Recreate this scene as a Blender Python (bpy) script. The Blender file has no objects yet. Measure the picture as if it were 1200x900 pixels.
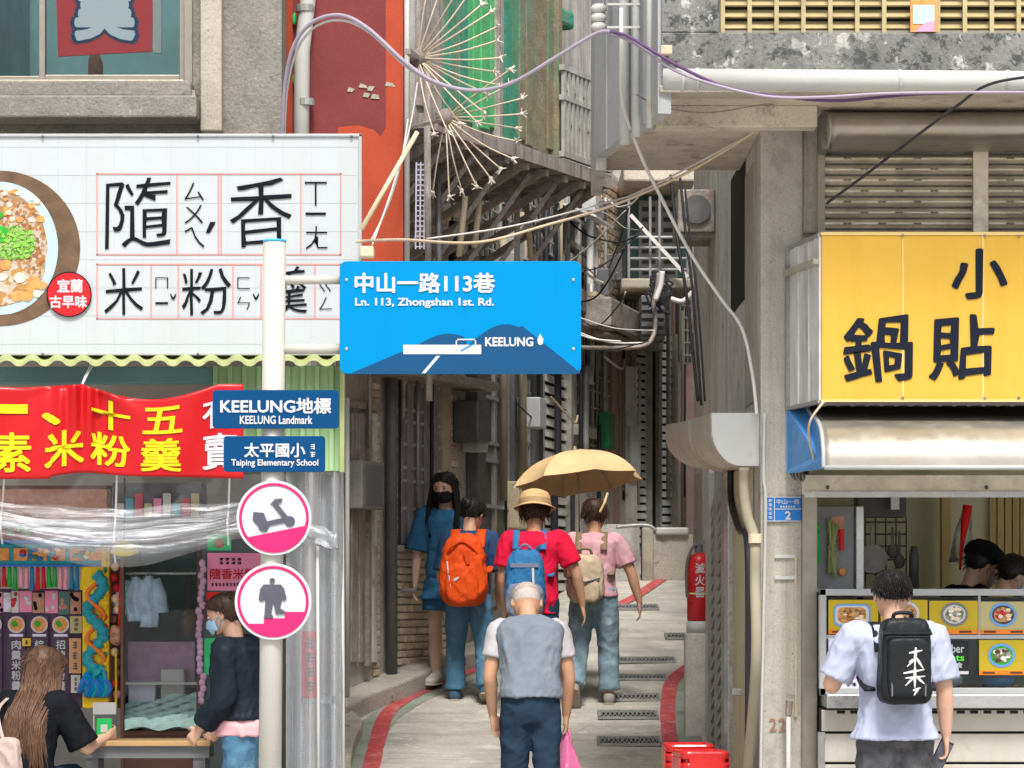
import bpy, math, random
from mathutils import Vector as V, Matrix, noise, Euler
R = math.radians
random.seed(7)
scene = bpy.context.scene
COL = scene.collection

# ---------------------------------------------------------------- camera, world, sun, exposure
F, HX, HY, EYE = 3500.0, 600.0, 691.0, 1.6      # focal length and horizon of the 1200x900 photograph
cam = bpy.data.cameras.new('camera'); camo = bpy.data.objects.new('camera', cam); COL.objects.link(camo)
camo.location = (0, 0, EYE); camo.rotation_euler = (R(90), 0, 0)
cam.sensor_width = 36; cam.lens = 36 * F / 1200; cam.shift_y = (HY - 450) / 1200
cam.clip_start = .5; cam.clip_end = 3000
scene.camera = camo
SUN_EL, SUN_AZ = R(57), R(174)                  # azimuth measured from +Y towards +X
world = bpy.data.worlds.new('World'); scene.world = world; world.use_nodes = True
wn = world.node_tree; wn.nodes.clear()
sky = wn.nodes.new('ShaderNodeTexSky'); sky.sky_type = 'NISHITA'; sky.sun_disc = False
sky.sun_elevation = SUN_EL; sky.sun_rotation = SUN_AZ; sky.air_density = 1.0; sky.dust_density = 4.0; sky.ozone_density = 1.0
hs = wn.nodes.new('ShaderNodeHueSaturation'); hs.inputs['Saturation'].default_value = .55
bg = wn.nodes.new('ShaderNodeBackground'); bg.inputs['Strength'].default_value = .15
wo = wn.nodes.new('ShaderNodeOutputWorld')
wn.links.new(sky.outputs[0], hs.inputs['Color']); wn.links.new(hs.outputs[0], bg.inputs['Color']); wn.links.new(bg.outputs[0], wo.inputs[0])
sl = bpy.data.lights.new('sun', 'SUN'); sl.energy = 2.8; sl.angle = R(13); sl.color = (1, .97, .93)
slo = bpy.data.objects.new('sun', sl); COL.objects.link(slo)
_sd = V((math.sin(SUN_AZ) * math.cos(SUN_EL), math.cos(SUN_AZ) * math.cos(SUN_EL), math.sin(SUN_EL)))
slo.rotation_euler = _sd.to_track_quat('Z', 'Y').to_euler(); slo.location = (0, 0, 20)
vs = scene.view_settings; vs.view_transform = 'Standard'; vs.look = 'None'; vs.gamma = 1; vs.use_curve_mapping = False
vs.exposure = 0.5
scene.cycles.max_bounces = 14; scene.cycles.diffuse_bounces = 8; scene.cycles.transparent_max_bounces = 16

# ---------------------------------------------------------------- helpers
def P(px, py, Y): return V(((px - HX) * Y / F, Y, EYE + (HY - py) * Y / F))
def fx(px, Y): return (px - HX) * Y / F
def fz(py, Y): return EYE + (HY - py) * Y / F
RAMP = [(10, 0), (17, 0), (20, .43), (21.9, .73), (22.9, .88), (24.2, 1.02), (27.5, 1.5), (30, 1.83), (36, 2.6)]
def ramp(Y):
    for (a, za), (b, zb) in zip(RAMP, RAMP[1:]):
        if Y <= b: return za + (zb - za) * (Y - a) / (b - a) if Y > a else za
    return RAMP[-1][1]
def on_ramp(px, py, lift=0):
    lo, hi = 16.0, 36.0
    for _ in range(40):
        m = (lo + hi) / 2
        if fz(py, m) > ramp(m) + lift: lo = m
        else: hi = m
    # march: first depth where the ray meets the ramp
    Y = 16.0
    while Y < 36 and fz(py, Y) > ramp(Y) + lift: Y += .02
    return V((fx(px, Y), Y, ramp(Y) + lift))

class Fr:
    """vertical plane: u along, n out of the plane (towards the viewer), z up"""
    def __init__(s, p0, p1):
        s.o = V((p0[0], p0[1], 0)); d = V((p1[0] - p0[0], p1[1] - p0[1], 0)); s.len = d.length; s.u = d.normalized()
        s.n = V((s.u.y, -s.u.x, 0))
    def p(s, u, n, z): return s.o + s.u * u + s.n * n + V((0, 0, z))
    def at(s, px, py=None):
        k = (px - HX) / F                         # X = k*Y on the ray
        t = (k * s.o.y - s.o.x) / (s.u.x - k * s.u.y)
        Y = s.o.y + t * s.u.y
        return (t, None if py is None else fz(py, Y))
def front(Y): return Fr((0, Y), (1, Y))           # u = X, n = towards the camera

ORG = {}
def org(o): return ORG.get(o.name, V((0, 0, 0))) if o else V((0, 0, 0))
def tagp(o, label=None, cat=None, group=None, kind=None):
    if label: o['label'] = label
    if cat: o['category'] = cat
    if group: o['group'] = group
    if kind: o['kind'] = kind
    return o
def thing(name, label, cat, loc=(0, 0, 0), group=None):
    o = bpy.data.objects.new(name, None); COL.objects.link(o); o.location = loc; o.empty_display_size = .1
    ORG[o.name] = V(loc); return tagp(o, label, cat, group)
def struct(o): o['kind'] = 'structure'; return o

def crom(pts, k=6):
    pts = [V(p) for p in pts]
    if len(pts) < 3: return pts
    out = []
    for i in range(len(pts) - 1):
        p0 = pts[max(i - 1, 0)]; p1 = pts[i]; p2 = pts[i + 1]; p3 = pts[min(i + 2, len(pts) - 1)]
        for j in range(k):
            t = j / k
            out.append(.5 * ((2 * p1) + (p2 - p0) * t + (2 * p0 - 5 * p1 + 4 * p2 - p3) * t * t + (3 * p1 - p0 - 3 * p2 + p3) * t ** 3))
    out.append(pts[-1]); return out

TXT = {}
TMP = bpy.data.scenes.new('workbench')               # scratch scene for mesh conversion, removed at the end
def baked(o):
    TMP.collection.objects.link(o)
    with bpy.context.temp_override(scene=TMP, view_layer=TMP.view_layers[0]):
        return bpy.data.meshes.new_from_object(o.evaluated_get(bpy.context.evaluated_depsgraph_get()))
def glyphs(body, bold):
    key = (body, bold)
    if key in TXT: return TXT[key]
    c = bpy.data.curves.new('lettering', 'FONT'); c.body = body; c.fill_mode = 'FRONT'; c.resolution_u = 3; c.offset = bold
    o = bpy.data.objects.new('lettering', c); m = baked(o)
    vs_ = [(v.co.x, v.co.y) for v in m.vertices]; fs = [tuple(p.vertices) for p in m.polygons]
    bpy.data.objects.remove(o); bpy.data.curves.remove(c); bpy.data.meshes.remove(m)
    TXT[key] = (vs_, fs); return TXT[key]

def bold_shifts(b):
    """stroke weight: the outline stamped at small offsets"""
    return [(0, 0)] + ([(b * math.cos(k * math.pi / 4), b * math.sin(k * math.pi / 4)) for k in range(8)] if b > .003 else [])
class MB:
    def __init__(s): s.v = []; s.f = []; s.mi = []; s.cur = 0; s.sm = []; s.smooth = False
    def add(s, vs_, fs):
        b = len(s.v); s.v += [V(v) for v in vs_]
        for f in fs: s.f.append(tuple(i + b for i in f)); s.mi.append(s.cur); s.sm.append(s.smooth)
        return s
    def box8(s, c): return s.add(c, [(0, 3, 2, 1), (4, 5, 6, 7), (0, 1, 5, 4), (1, 2, 6, 5), (2, 3, 7, 6), (3, 0, 4, 7)])
    def box(s, a, b):
        (x0, y0, z0), (x1, y1, z1) = a, b
        x0, x1 = sorted((x0, x1)); y0, y1 = sorted((y0, y1)); z0, z1 = sorted((z0, z1))
        return s.box8([(x0, y0, z0), (x1, y0, z0), (x1, y1, z0), (x0, y1, z0), (x0, y0, z1), (x1, y0, z1), (x1, y1, z1), (x0, y1, z1)])
    def fbox(s, fr, u0, u1, n0, n1, z0, z1):
        u0, u1 = sorted((u0, u1)); n0, n1 = sorted((n0, n1)); z0, z1 = sorted((z0, z1))
        return s.box8([fr.p(u0, n1, z0), fr.p(u1, n1, z0), fr.p(u1, n0, z0), fr.p(u0, n0, z0),
                       fr.p(u0, n1, z1), fr.p(u1, n1, z1), fr.p(u1, n0, z1), fr.p(u0, n0, z1)])
    def pbox(s, Y, x0, y0, x1, y1, d0=0, d1=.05):
        """box whose front face fills a pixel rectangle at depth Y; d = depth behind that plane"""
        return s.box((fx(x0, Y), Y + d0, fz(y0, Y)), (fx(x1, Y), Y + d1, fz(y1, Y)))
    def bar(s, a, b, w, h=None, up=(0, 0, 1)):
        a = V(a); b = V(b); h = h or w; d = (b - a).normalized(); up = V(up)
        if abs(d.dot(up)) > .98: up = V((0, 1, 0))
        x = d.cross(up).normalized() * w / 2; y = x.cross(d).normalized() * h / 2
        return s.box8([a - x - y, a + x - y, a + x + y, a - x + y, b - x - y, b + x - y, b + x + y, b - x + y])
    def tube(s, pts, r, n=8, caps=True):
        pts = [V(p) for p in pts]; rs = r if isinstance(r, (list, tuple)) else [r] * len(pts)
        t0 = (pts[1] - pts[0]).normalized(); ref = V((0, 0, 1)) if abs(t0.z) < .9 else V((1, 0, 0))
        x = t0.cross(ref).normalized(); vs_ = []; L = len(pts)
        for i, p in enumerate(pts):
            t = (pts[min(i + 1, L - 1)] - pts[max(i - 1, 0)])
            t = t.normalized() if t.length > 1e-9 else t0
            x = (x - t * x.dot(t)).normalized(); y = t.cross(x)
            for k in range(n):
                a = 2 * math.pi * k / n; vs_.append(p + (x * math.cos(a) + y * math.sin(a)) * rs[i])
        fs = [(i * n + k, i * n + (k + 1) % n, (i + 1) * n + (k + 1) % n, (i + 1) * n + k) for i in range(L - 1) for k in range(n)]
        if caps: fs += [tuple(reversed(range(n))), tuple(range((L - 1) * n, L * n))]
        return s.add(vs_, fs)
    def loft(s, rings, closed=True, caps=True):
        n = len(rings[0]); vs_ = [p for r in rings for p in r]; L = len(rings); kk = n if closed else n - 1
        fs = [(i * n + k, i * n + (k + 1) % n, (i + 1) * n + (k + 1) % n, (i + 1) * n + k) for i in range(L - 1) for k in range(kk)]
        if caps and closed: fs += [tuple(reversed(range(n))), tuple(range((L - 1) * n, L * n))]
        return s.add(vs_, fs)
    def ell(s, c, r, m=None, nu=14, nv=9, e=1.0):
        c = V(c); r = (r, r, r) if not isinstance(r, (tuple, list)) else r; m = m or Matrix.Identity(3); rings = []
        sg = lambda x: math.copysign(abs(x) ** e, x)
        for i in range(1, nv):
            t = math.pi * i / nv - math.pi / 2; ring = []
            for k in range(nu):
                a = 2 * math.pi * k / nu
                ring.append(c + m @ V((r[0] * sg(math.cos(t)) * sg(math.cos(a)), r[1] * sg(math.cos(t)) * sg(math.sin(a)), r[2] * sg(math.sin(t)))))
            rings.append(ring)
        b = len(s.v); s.loft(rings, caps=False); base = len(s.v); n = nu; L = len(rings)
        s.v += [c + m @ V((0, 0, -r[2])), c + m @ V((0, 0, r[2]))]
        for k in range(n):
            s.f.append((b + (k + 1) % n, b + k, base)); s.f.append((b + (L - 1) * n + k, b + (L - 1) * n + (k + 1) % n, base + 1)); s.mi += [s.cur] * 2; s.sm += [s.smooth] * 2
        return s
    def prism(s, poly, d):
        """polygon (list of points, counter-clockwise seen from the front) pushed back by vector d"""
        poly = [V(p) for p in poly]; d = V(d); n = len(poly)
        return s.add(poly + [p + d for p in poly], [tuple(range(n)), tuple(reversed(range(n, 2 * n)))] + [(i, i + n, (i + 1) % n + n, (i + 1) % n) for i in range(n)])
    def poly(s, pts): return s.add(pts, [tuple(range(len(pts)))])
    def text(s, body, x0, y0, x1, y1, Y=None, mp=None, bold=0.0, brush=0.0, rot=0):
        """glyph outlines fitted to a rectangle; mp(px, py) gives the point"""
        mp = mp or (lambda a, b: P(a, b, Y))
        vs_, fs = glyphs(body, min(0.0, bold)); bold = max(0.0, bold)
        if brush:                                  # uneven, slightly rising hand-painted strokes
            sd = sum(map(ord, body)) * .37; vs_ = [(x + brush * noise.noise(V((x * 5, y * 5, sd))), y + .07 * x + brush * noise.noise(V((x * 5 + 9, y * 5, sd)))) for x, y in vs_]
        if rot: vs_ = [(y, -x) if rot == 1 else (-y, x) for x, y in vs_]
        xs = [v[0] for v in vs_]; ys = [v[1] for v in vs_]; ax, bx, ay, by = min(xs) - bold, max(xs) + bold, min(ys) - bold, max(ys) + bold
        sx = (x1 - x0) / (bx - ax); sy = (y1 - y0) / (by - ay)
        for k, (dx, dy) in enumerate(bold_shifts(bold)):
            s.add([mp(x0 + (v[0] + dx - ax) * sx, y1 - (v[1] + dy - ay) * sy) + V((0, -.00012 * k, 0)) for v in vs_], fs)
        return s
    def build(s, name, mat, parent=None, bevel=0, smooth=None, base=None, segs=2):
        me = bpy.data.meshes.new(name)
        if parent is not None: loc = org(parent); off = loc; place = V((0, 0, 0))
        else:
            if base is None and s.v:
                lo = [min(v[i] for v in s.v) for i in range(3)]; hi = [max(v[i] for v in s.v) for i in range(3)]
                base = ((lo[0] + hi[0]) / 2, (lo[1] + hi[1]) / 2, lo[2])
            off = V(base or (0, 0, 0)); place = off
        me.from_pydata([tuple(v - off) for v in s.v], [], s.f)
        mats = mat if isinstance(mat, (list, tuple)) else [mat]
        for m in mats: me.materials.append(MT[m] if isinstance(m, str) else m)
        if len(mats) > 1: me.polygons.foreach_set('material_index', s.mi)
        fl = s.sm if smooth is None else [smooth] * len(s.f)
        me.polygons.foreach_set('use_smooth', fl)
        me.update(); me.validate()
        o = bpy.data.objects.new(name, me); COL.objects.link(o); o.location = place; ORG[o.name] = off
        if parent is not None: o.parent = parent; ORG[o.name] = org(parent)
        if bevel:
            b = o.modifiers.new('bevel', 'BEVEL'); b.width = bevel; b.segments = segs; b.limit_method = 'ANGLE'; b.angle_limit = R(40)
        return o

def inst(src_mesh, name, parent, loc, rz=0, scale=None, rot=None):
    o = bpy.data.objects.new(name, src_mesh); COL.objects.link(o); o.parent = parent; o.location = V(loc) - org(parent)
    o.rotation_euler = rot or (0, 0, rz)
    if scale: o.scale = scale
    ORG[o.name] = org(parent); return o
def mesh_of(mb, mat, bevel=0, name='piece'):
    me = bpy.data.meshes.new(name); me.from_pydata([tuple(v) for v in mb.v], [], mb.f)
    for m in (mat if isinstance(mat, (list, tuple)) else [mat]): me.materials.append(MT[m])
    me.polygons.foreach_set('use_smooth', mb.sm); me.update(); return me
def copy_tree(o, parent=None, delta=(0, 0, 0)):
    c = o.copy(); COL.objects.link(c)
    if parent is not None: c.parent = parent
    else: c.location = o.location + V(delta)
    ORG[c.name] = org(o) + V(delta)
    for ch in list(o.children): copy_tree(ch, c)
    return c
def piece(w, h, d, b=.15):
    """small brick / tile: chamfered front, origin at the centre of its back; local x along, y = -out, z up"""
    mb = MB(); k = min(w, h) * b; x, z = w / 2, h / 2
    mb.add([(-x, 0, -z), (x, 0, -z), (x, 0, z), (-x, 0, z), (-x, -d + k / 2, -z), (x, -d + k / 2, -z), (x, -d + k / 2, z), (-x, -d + k / 2, z),
            (-x + k, -d, -z + k), (x - k, -d, -z + k), (x - k, -d, z - k), (-x + k, -d, z - k)],
           [(0, 1, 5, 4), (1, 2, 6, 5), (2, 3, 7, 6), (3, 0, 4, 7), (4, 5, 9, 8), (5, 6, 10, 9), (6, 7, 11, 10), (7, 4, 8, 11), (8, 9, 10, 11)])
    return mb
def tile_field(parent, fr, u0, u1, z0, z1, tw, th, gap, mats, depth=.012, n=0, name='tile', bond=True, limit=290, holes=()):
    ang = math.atan2(fr.u.y, fr.u.x); ms = [mesh_of(piece(tw - gap, th - gap, depth), m) for m in mats]; k = 0
    spots = []; row = 0; z = z0 + th / 2
    while z + th / 2 <= z1 + 1e-6:
        u = u0 + tw / 2 - (tw / 2 if bond and row % 2 else 0)
        while u - tw / 2 < u1 - 1e-6:
            if u - tw / 2 >= u0 - 1e-6 and u + tw / 2 <= u1 + 1e-6 and not any(a < u + tw/2 and u - tw/2 < b and c < z + th/2 and z - th/2 < d for a, b, c, d in holes): spots.append((u, z))
            u += tw
        z += th; row += 1
    for u, z in spots[:limit]:
        o = inst(random.choice(ms), name, parent, fr.p(u, n + random.uniform(-.002, .002), z), ang)
    return len(spots)
# ---------------------------------------------------------------- materials (all procedural)
MT = {}
def mat(name, col, rough=.6, metal=0, var=.12, vs=5, bump=0, bs=90, spots=None, streak=None, spots2=None, emit=0, aniso=None, sheen=0, alpha=None, coat=0, spec=None):
    m = bpy.data.materials.new(name); m.use_nodes = True; nt = m.node_tree; N = nt.nodes; L = nt.links
    b = N['Principled BSDF']; b.inputs['Roughness'].default_value = rough; b.inputs['Metallic'].default_value = metal
    if sheen: b.inputs['Sheen Weight'].default_value = sheen
    if coat: b.inputs['Coat Weight'].default_value = coat; b.inputs['Coat Roughness'].default_value = .15
    b.inputs['Specular IOR Level'].default_value = spec if spec is not None else (.5 if metal > .3 or rough < .32 else .22)
    geo = N.new('ShaderNodeNewGeometry'); pos = geo.outputs['Position']
    def noise_(scale, detail=5, vec=None, rough_=.6):
        n = N.new('ShaderNodeTexNoise'); n.inputs['Scale'].default_value = scale; n.inputs['Detail'].default_value = detail; n.inputs['Roughness'].default_value = rough_
        L.new(vec or pos, n.inputs['Vector']); return n.outputs['Fac']
    def mapr(src, a, b_, c=0, d=1):
        n = N.new('ShaderNodeMapRange'); n.inputs[1].default_value = a; n.inputs[2].default_value = b_; n.inputs[3].default_value = c; n.inputs[4].default_value = d; n.clamp = True
        L.new(src, n.inputs[0]); return n.outputs[0]
    def mix(f, a, c):
        n = N.new('ShaderNodeMix'); n.data_type = 'RGBA'
        L.new(f, n.inputs[0])
        for s_, i in ((a, 6), (c, 7)):
            if isinstance(s_, tuple): n.inputs[i].default_value = s_
            else: L.new(s_, n.inputs[i])
        return n.outputs[2]
    c4 = lambda c, k=1: tuple(min(1, max(0, x * k)) for x in c[:3]) + (1,)
    if var:
        f = mapr(noise_(vs), .32, .68); out = mix(f, c4(col, 1 - var), c4(col, 1 + var))
        f2 = mapr(noise_(vs * 9, 4), .3, .7, .0, .5); out = mix(f2, out, c4(col, 1 - var * .6))
        rr = mapr(noise_(vs * 3), .3, .7, max(.02, rough - .12), min(1, rough + .12)); L.new(rr, b.inputs['Roughness'])
    else:
        n = N.new('ShaderNodeRGB'); n.outputs[0].default_value = c4(col); out = n.outputs[0]
    if bump >= .3:
        out = mix(mapr(noise_(75, 3, None, .7), .34, .5, .38, 0), out, c4(col, .45)); out = mix(mapr(noise_(48, 4, None, .7), .56, .7, 0, .4), out, c4(col, 1.5))
    for sp in (spots, spots2):
        if sp:
            sc, th, soft, amt = sp[1:5]; f = mapr(noise_(sc, 8, None, .72), th, th + soft, 0, amt); out = mix(f, out, c4(sp[0]))
    if streak:
        mp = N.new('ShaderNodeMapping'); mp.inputs['Scale'].default_value = (.12, 1, 1) if name.startswith('alley_conc') else (1, 1, streak[3] if len(streak) > 3 else .05); L.new(pos, mp.inputs['Vector'])
        f = mapr(noise_(streak[1], 6, mp.outputs[0], .65), .48, .68, 0, streak[2]); out = mix(f, out, c4(streak[0]))
    L.new(out, b.inputs['Base Color'])
    if emit: L.new(out, b.inputs['Emission Color']); b.inputs['Emission Strength'].default_value = emit
    if bump:
        bp = N.new('ShaderNodeBump'); bp.inputs['Strength'].default_value = bump; bp.inputs['Distance'].default_value = .01
        L.new(noise_(bs, 6), bp.inputs['Height']); L.new(bp.outputs[0], b.inputs['Normal'])
    MT[name] = m; return m
def glassy(name, tint, opac=.12, rough=.05, wob=0, haze=(.8, .85, .9), hz=0.0, stretch=(1, 1, .45), ior=1.5):
    """clear sheet: see-through with mirror gloss at grazing angles, faint milky film"""
    m = bpy.data.materials.new(name); m.use_nodes = True; nt = m.node_tree; N = nt.nodes; L = nt.links; N.clear()
    o = N.new('ShaderNodeOutputMaterial'); t = N.new('ShaderNodeBsdfTransparent'); t.inputs[0].default_value = (*tint, 1)
    g = N.new('ShaderNodeBsdfGlossy'); g.inputs['Roughness'].default_value = rough; g.inputs['Color'].default_value = (.95, .97, 1, 1)
    fr = N.new('ShaderNodeFresnel'); fr.inputs[0].default_value = ior
    ad = N.new('ShaderNodeMath'); ad.operation = 'ADD'; ad.inputs[1].default_value = opac; ad.use_clamp = True; L.new(fr.outputs[0], ad.inputs[0])
    mx = N.new('ShaderNodeMixShader'); L.new(ad.outputs[0], mx.inputs[0]); L.new(t.outputs[0], mx.inputs[1]); L.new(g.outputs[0], mx.inputs[2])
    last = mx.outputs[0]
    if wob:
        geo = N.new('ShaderNodeNewGeometry'); mp = N.new('ShaderNodeMapping'); mp.inputs['Scale'].default_value = stretch; L.new(geo.outputs['Position'], mp.inputs[0])
        n = N.new('ShaderNodeTexNoise'); n.inputs['Scale'].default_value = 9; n.inputs['Detail'].default_value = 4; L.new(mp.outputs[0], n.inputs['Vector'])
        bp = N.new('ShaderNodeBump'); bp.inputs['Strength'].default_value = wob; bp.inputs['Distance'].default_value = .05; L.new(n.outputs[0], bp.inputs['Height'])
        L.new(bp.outputs[0], g.inputs['Normal']); L.new(bp.outputs[0], fr.inputs['Normal'])
    if hz:
        d = N.new('ShaderNodeBsdfDiffuse'); d.inputs[0].default_value = (*haze, 1); m2 = N.new('ShaderNodeMixShader'); m2.inputs[0].default_value = hz
        L.new(last, m2.inputs[1]); L.new(d.outputs[0], m2.inputs[2]); last = m2.outputs[0]
    L.new(last, o.inputs[0]); MT[name] = m; return m

def confetti(name, cols, scale=70, rough=.5):
    """printed food picture: small cells of several colours"""
    m = bpy.data.materials.new(name); m.use_nodes = True; nt = m.node_tree; N = nt.nodes; L = nt.links; b = N['Principled BSDF']; b.inputs['Roughness'].default_value = rough; b.inputs['Specular IOR Level'].default_value = .1
    geo = N.new('ShaderNodeNewGeometry'); nz = N.new('ShaderNodeTexNoise'); nz.inputs['Scale'].default_value = scale * .5; nz.inputs['Detail'].default_value = 3; L.new(geo.outputs['Position'], nz.inputs['Vector'])
    vm = N.new('ShaderNodeVectorMath'); vm.operation = 'MULTIPLY_ADD'; vm.inputs[1].default_value = (.02, .02, .02); L.new(nz.outputs['Color'], vm.inputs[0]); L.new(geo.outputs['Position'], vm.inputs[2])
    vo = N.new('ShaderNodeTexVoronoi'); vo.inputs['Scale'].default_value = scale; L.new(vm.outputs[0], vo.inputs['Vector']); cr_ = N.new('ShaderNodeValToRGB'); cr_.color_ramp.interpolation = 'CONSTANT'
    sp_ = N.new('ShaderNodeSeparateColor'); L.new(vo.outputs['Color'], sp_.inputs[0]); L.new(sp_.outputs[0], cr_.inputs[0])
    while len(cr_.color_ramp.elements) < len(cols): cr_.color_ramp.elements.new(.5)
    for i, c in enumerate(cols): e = cr_.color_ramp.elements[i]; e.position = i / len(cols); e.color = (*c, 1)
    mx = N.new('ShaderNodeMix'); mx.data_type = 'RGBA'; mx.blend_type = 'MULTIPLY'; mx.inputs[0].default_value = .6; mr = N.new('ShaderNodeMapRange'); mr.inputs[1].default_value = 0; mr.inputs[2].default_value = .012; mr.inputs[3].default_value = 1; mr.inputs[4].default_value = .35
    L.new(vo.outputs['Distance'], mr.inputs[0]); L.new(cr_.outputs[0], mx.inputs[6]); L.new(mr.outputs[0], mx.inputs[7]); L.new(mx.outputs[2], b.inputs['Base Color']); MT[name] = m
confetti('food_noodle', [(.7, .56, .4), (.62, .3, .1), (.4, .18, .1), (.75, .64, .5), (.6, .25, .08), (.5, .35, .22)], 55)
confetti('food_scallion', [(.2, .5, .05), (.4, .62, .15), (.07, .3, .03), (.55, .68, .3)], 110)
confetti('food_tofu', [(.75, .62, .46), (.68, .36, .12), (.78, .7, .58), (.6, .3, .1)], 34)
confetti('food_fried', [(.6, .28, .08), (.7, .42, .16), (.4, .16, .05), (.72, .55, .3)], 60)
confetti('food_soup', [(.5, .48, .4), (.65, .62, .54), (.3, .3, .24), (.2, .3, .1)], 60)
# setting
mat('pale_paving', (.5, .48, .44), .85, var=.2, vs=3, bump=.5, bs=120)  # pale paving tone, raised so the unseen street bounces light upward
mat('alley_concrete', (0.4762, 0.45, 0.3858), .75, var=.22, vs=2.2, bump=.5, bs=60, spots=((.27, .26, .23), 1.6, .53, .12, .7), spots2=((.66, .63, .55), 5, .56, .08, .6), streak=((.3, .285, .25), 9, .6, .05))
mat('alley_green', (.26, .3, .24), .8, var=.3, vs=4, bump=.3, spots=((.3, .3, .26), 7, .5, .1, .8))
mat('red_line', (.46, .075, .08), .75, var=.25, vs=6, bump=.25, spots=((.38, .27, .23), 16, .54, .07, .75), spots2=((.2, .1, .09), 5, .58, .08, .5))
mat('kerb_stone', (0.4256, 0.4, 0.3321), .85, var=.25, vs=4, bump=.6, bs=70, spots=((.08, .08, .07), 4, .56, .1, .7))
mat('rough_concrete', (0.2432, 0.228, 0.1954), .9, var=.22, vs=6, bump=.9, bs=55, spots=((.12, .11, .09), 22, .58, .08, .75), spots2=((.52, .49, .42), 30, .6, .06, .6))
mat('pale_concrete', (0.3952, 0.3627, 0.2934), .85, var=.15, vs=5, bump=.5, bs=60, spots=((.2, .19, .15), 26, .63, .05, .8), streak=((.3, .27, .2), 7, .45, .04))
mat('weather_concrete', (.22, .22, .205), .9, var=.25, vs=3, bump=.9, bs=45, spots=((.045, .05, .048), 13, .52, .07, .85), spots2=((.5, .49, .45), 6, .585, .04, .9), streak=((.08, .085, .08), 5, .7, .12))
mat('soffit', (0.6079, 0.54, 0.4396), .85, var=.2, vs=3, bump=.4, spots=((.18, .15, .12), 5, .54, .12, .7))
mat('cream_wall', (.52, .46, .3), .8, var=.14, vs=4, bump=.3, spots=((.25, .22, .15), 12, .6, .08, .6), streak=((.33, .28, .18), 8, .5, .05))
mat('pillar_paint', (0.4661, 0.44, 0.3761), .75, var=.1, vs=4, bump=.35, bs=40, spots=((.12, .1, .08), 24, .62, .03, .9), spots2=((.32, .3, .255), 5, .53, .08, .7), streak=((.26, .2, .14), 12, .5, .035))
mat('grey_wall', (0.5877, 0.565, 0.5079), .8, var=.15, vs=4, bump=.4, spots=((.18, .18, .17), 6, .55, .1, .6), streak=((.2, .19, .17), 9, .5, .05))
mat('red_wall', (0.1895, 0.0365, 0.0351), .65, var=.16, vs=3, bump=.25, bs=30, spots=((.42, .18, .16), 5, .66, .05, .5), streak=((.18, .04, .04), 6, .5, .06))
mat('orange_wall', (0.39, 0.0585, 0.0234), .6, var=.14, vs=4, bump=.2, spots=((.3, .05, .03), 8, .6, .06, .5))
mat('brown_tile', (0.4664, 0.35, 0.243), .6, var=.25, vs=9, bump=.15); mat('brown_tile_b', (0.5512, 0.42, 0.288), .6, var=.25, vs=9, bump=.15); mat('brown_tile_c', (0.3816, 0.29, 0.198), .65, var=.25, vs=9, bump=.15)
mat('tan_brick', (0.636, 0.53, 0.36), .75, var=.22, vs=10, bump=.4); mat('tan_brick_b', (0.5512, 0.45, 0.306), .75, var=.22, vs=10, bump=.4); mat('tan_brick_c', (0.6996, 0.6, 0.423), .75, var=.2, vs=10, bump=.4)
mat('mortar', (0.4767, 0.448, 0.412), .9, var=.25, vs=8, bump=.4)
mat('dark_wall', (0.4312, 0.4088, 0.3842), .85, var=.35, vs=3, bump=.4, spots=((.28, .25, .21), 4, .58, .08, .6), streak=((.16, .15, .13), 6, .6, .08))
mat('pink_wall', (.5, .33, .31), .8, var=.15, vs=5, bump=.3, spots=((.3, .2, .18), 8, .58, .08, .6))
mat('pink_tile', (.46, .27, .25), .65, var=.15, vs=9, bump=.15); mat('pink_tile_b', (.4, .23, .21), .65, var=.15, vs=9, bump=.15)
mat('green_plank', (.05, .27, .17), .75, var=.3, vs=6, bump=.5, bs=40, streak=((.28, .2, .11), 14, .85, .06), spots=((.03, .15, .1), 9, .55, .1, .6))
mat('green_plank_bright', (.1, .42, .16), .7, var=.25, vs=6, bump=.4, streak=((.05, .22, .1), 14, .7, .05))
mat('green_plank_worn', (.24, .19, .12), .85, var=.35, vs=8, bump=.6, bs=40, streak=((.06, .24, .15), 16, .9, .06))
mat('green_door', (.03, .14, .1), .6, var=.2, vs=6, bump=.2)
mat('old_wood', (0.3518, 0.3136, 0.2784), .85, var=.3, vs=9, bump=.5, streak=((.08, .06, .045), 20, .7, .05))
mat('rust_iron', (0.3405, 0.3024, 0.2672), .7, .4, var=.35, vs=12, bump=.4, spots=((.3, .15, .07), 14, .56, .08, .6))
mat('grey_iron', (.34, .34, .325), .55, .5, var=.2, vs=10, bump=.2)
mat('dark_iron', (0.1344, 0.1322, 0.1311), .55, .4, var=.25, vs=10)
mat('rail_iron', (.42, .41, .37), .65, .3, var=.25, vs=10, spots=((.25, .13, .07), 18, .6, .06, .6))
mat('alu', (0.4836, 0.4914, 0.4914), .32, .85, var=.1, vs=6, spots=((.4, .38, .33), 14, .62, .08, .4))
mat('alu_frame', (.3, .27, .22), .4, .6, var=.12, vs=8)
mat('white_alu', (0.4056, 0.4212, 0.4212), .45, .1, var=.06, vs=7)
mat('shutter_metal', (.72, .66, .52), .45, .55, var=.18, vs=5, spots=((.3, .2, .1), 9, .6, .08, .5), streak=((.3, .26, .18), 6, .4, 1))
mat('shutter_grey', (.78, .78, .74), .5, .5, var=.15, vs=5, streak=((.25, .23, .2), 7, .5, .1))
mat('awning_metal', (0.4368, 0.4056, 0.3432), .42, .7, var=.12, vs=3, bump=.12, bs=6, spots=((.3, .25, .18), 30, .66, .04, .8), streak=((.36, .3, .22), 4, .4, 1))
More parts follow.
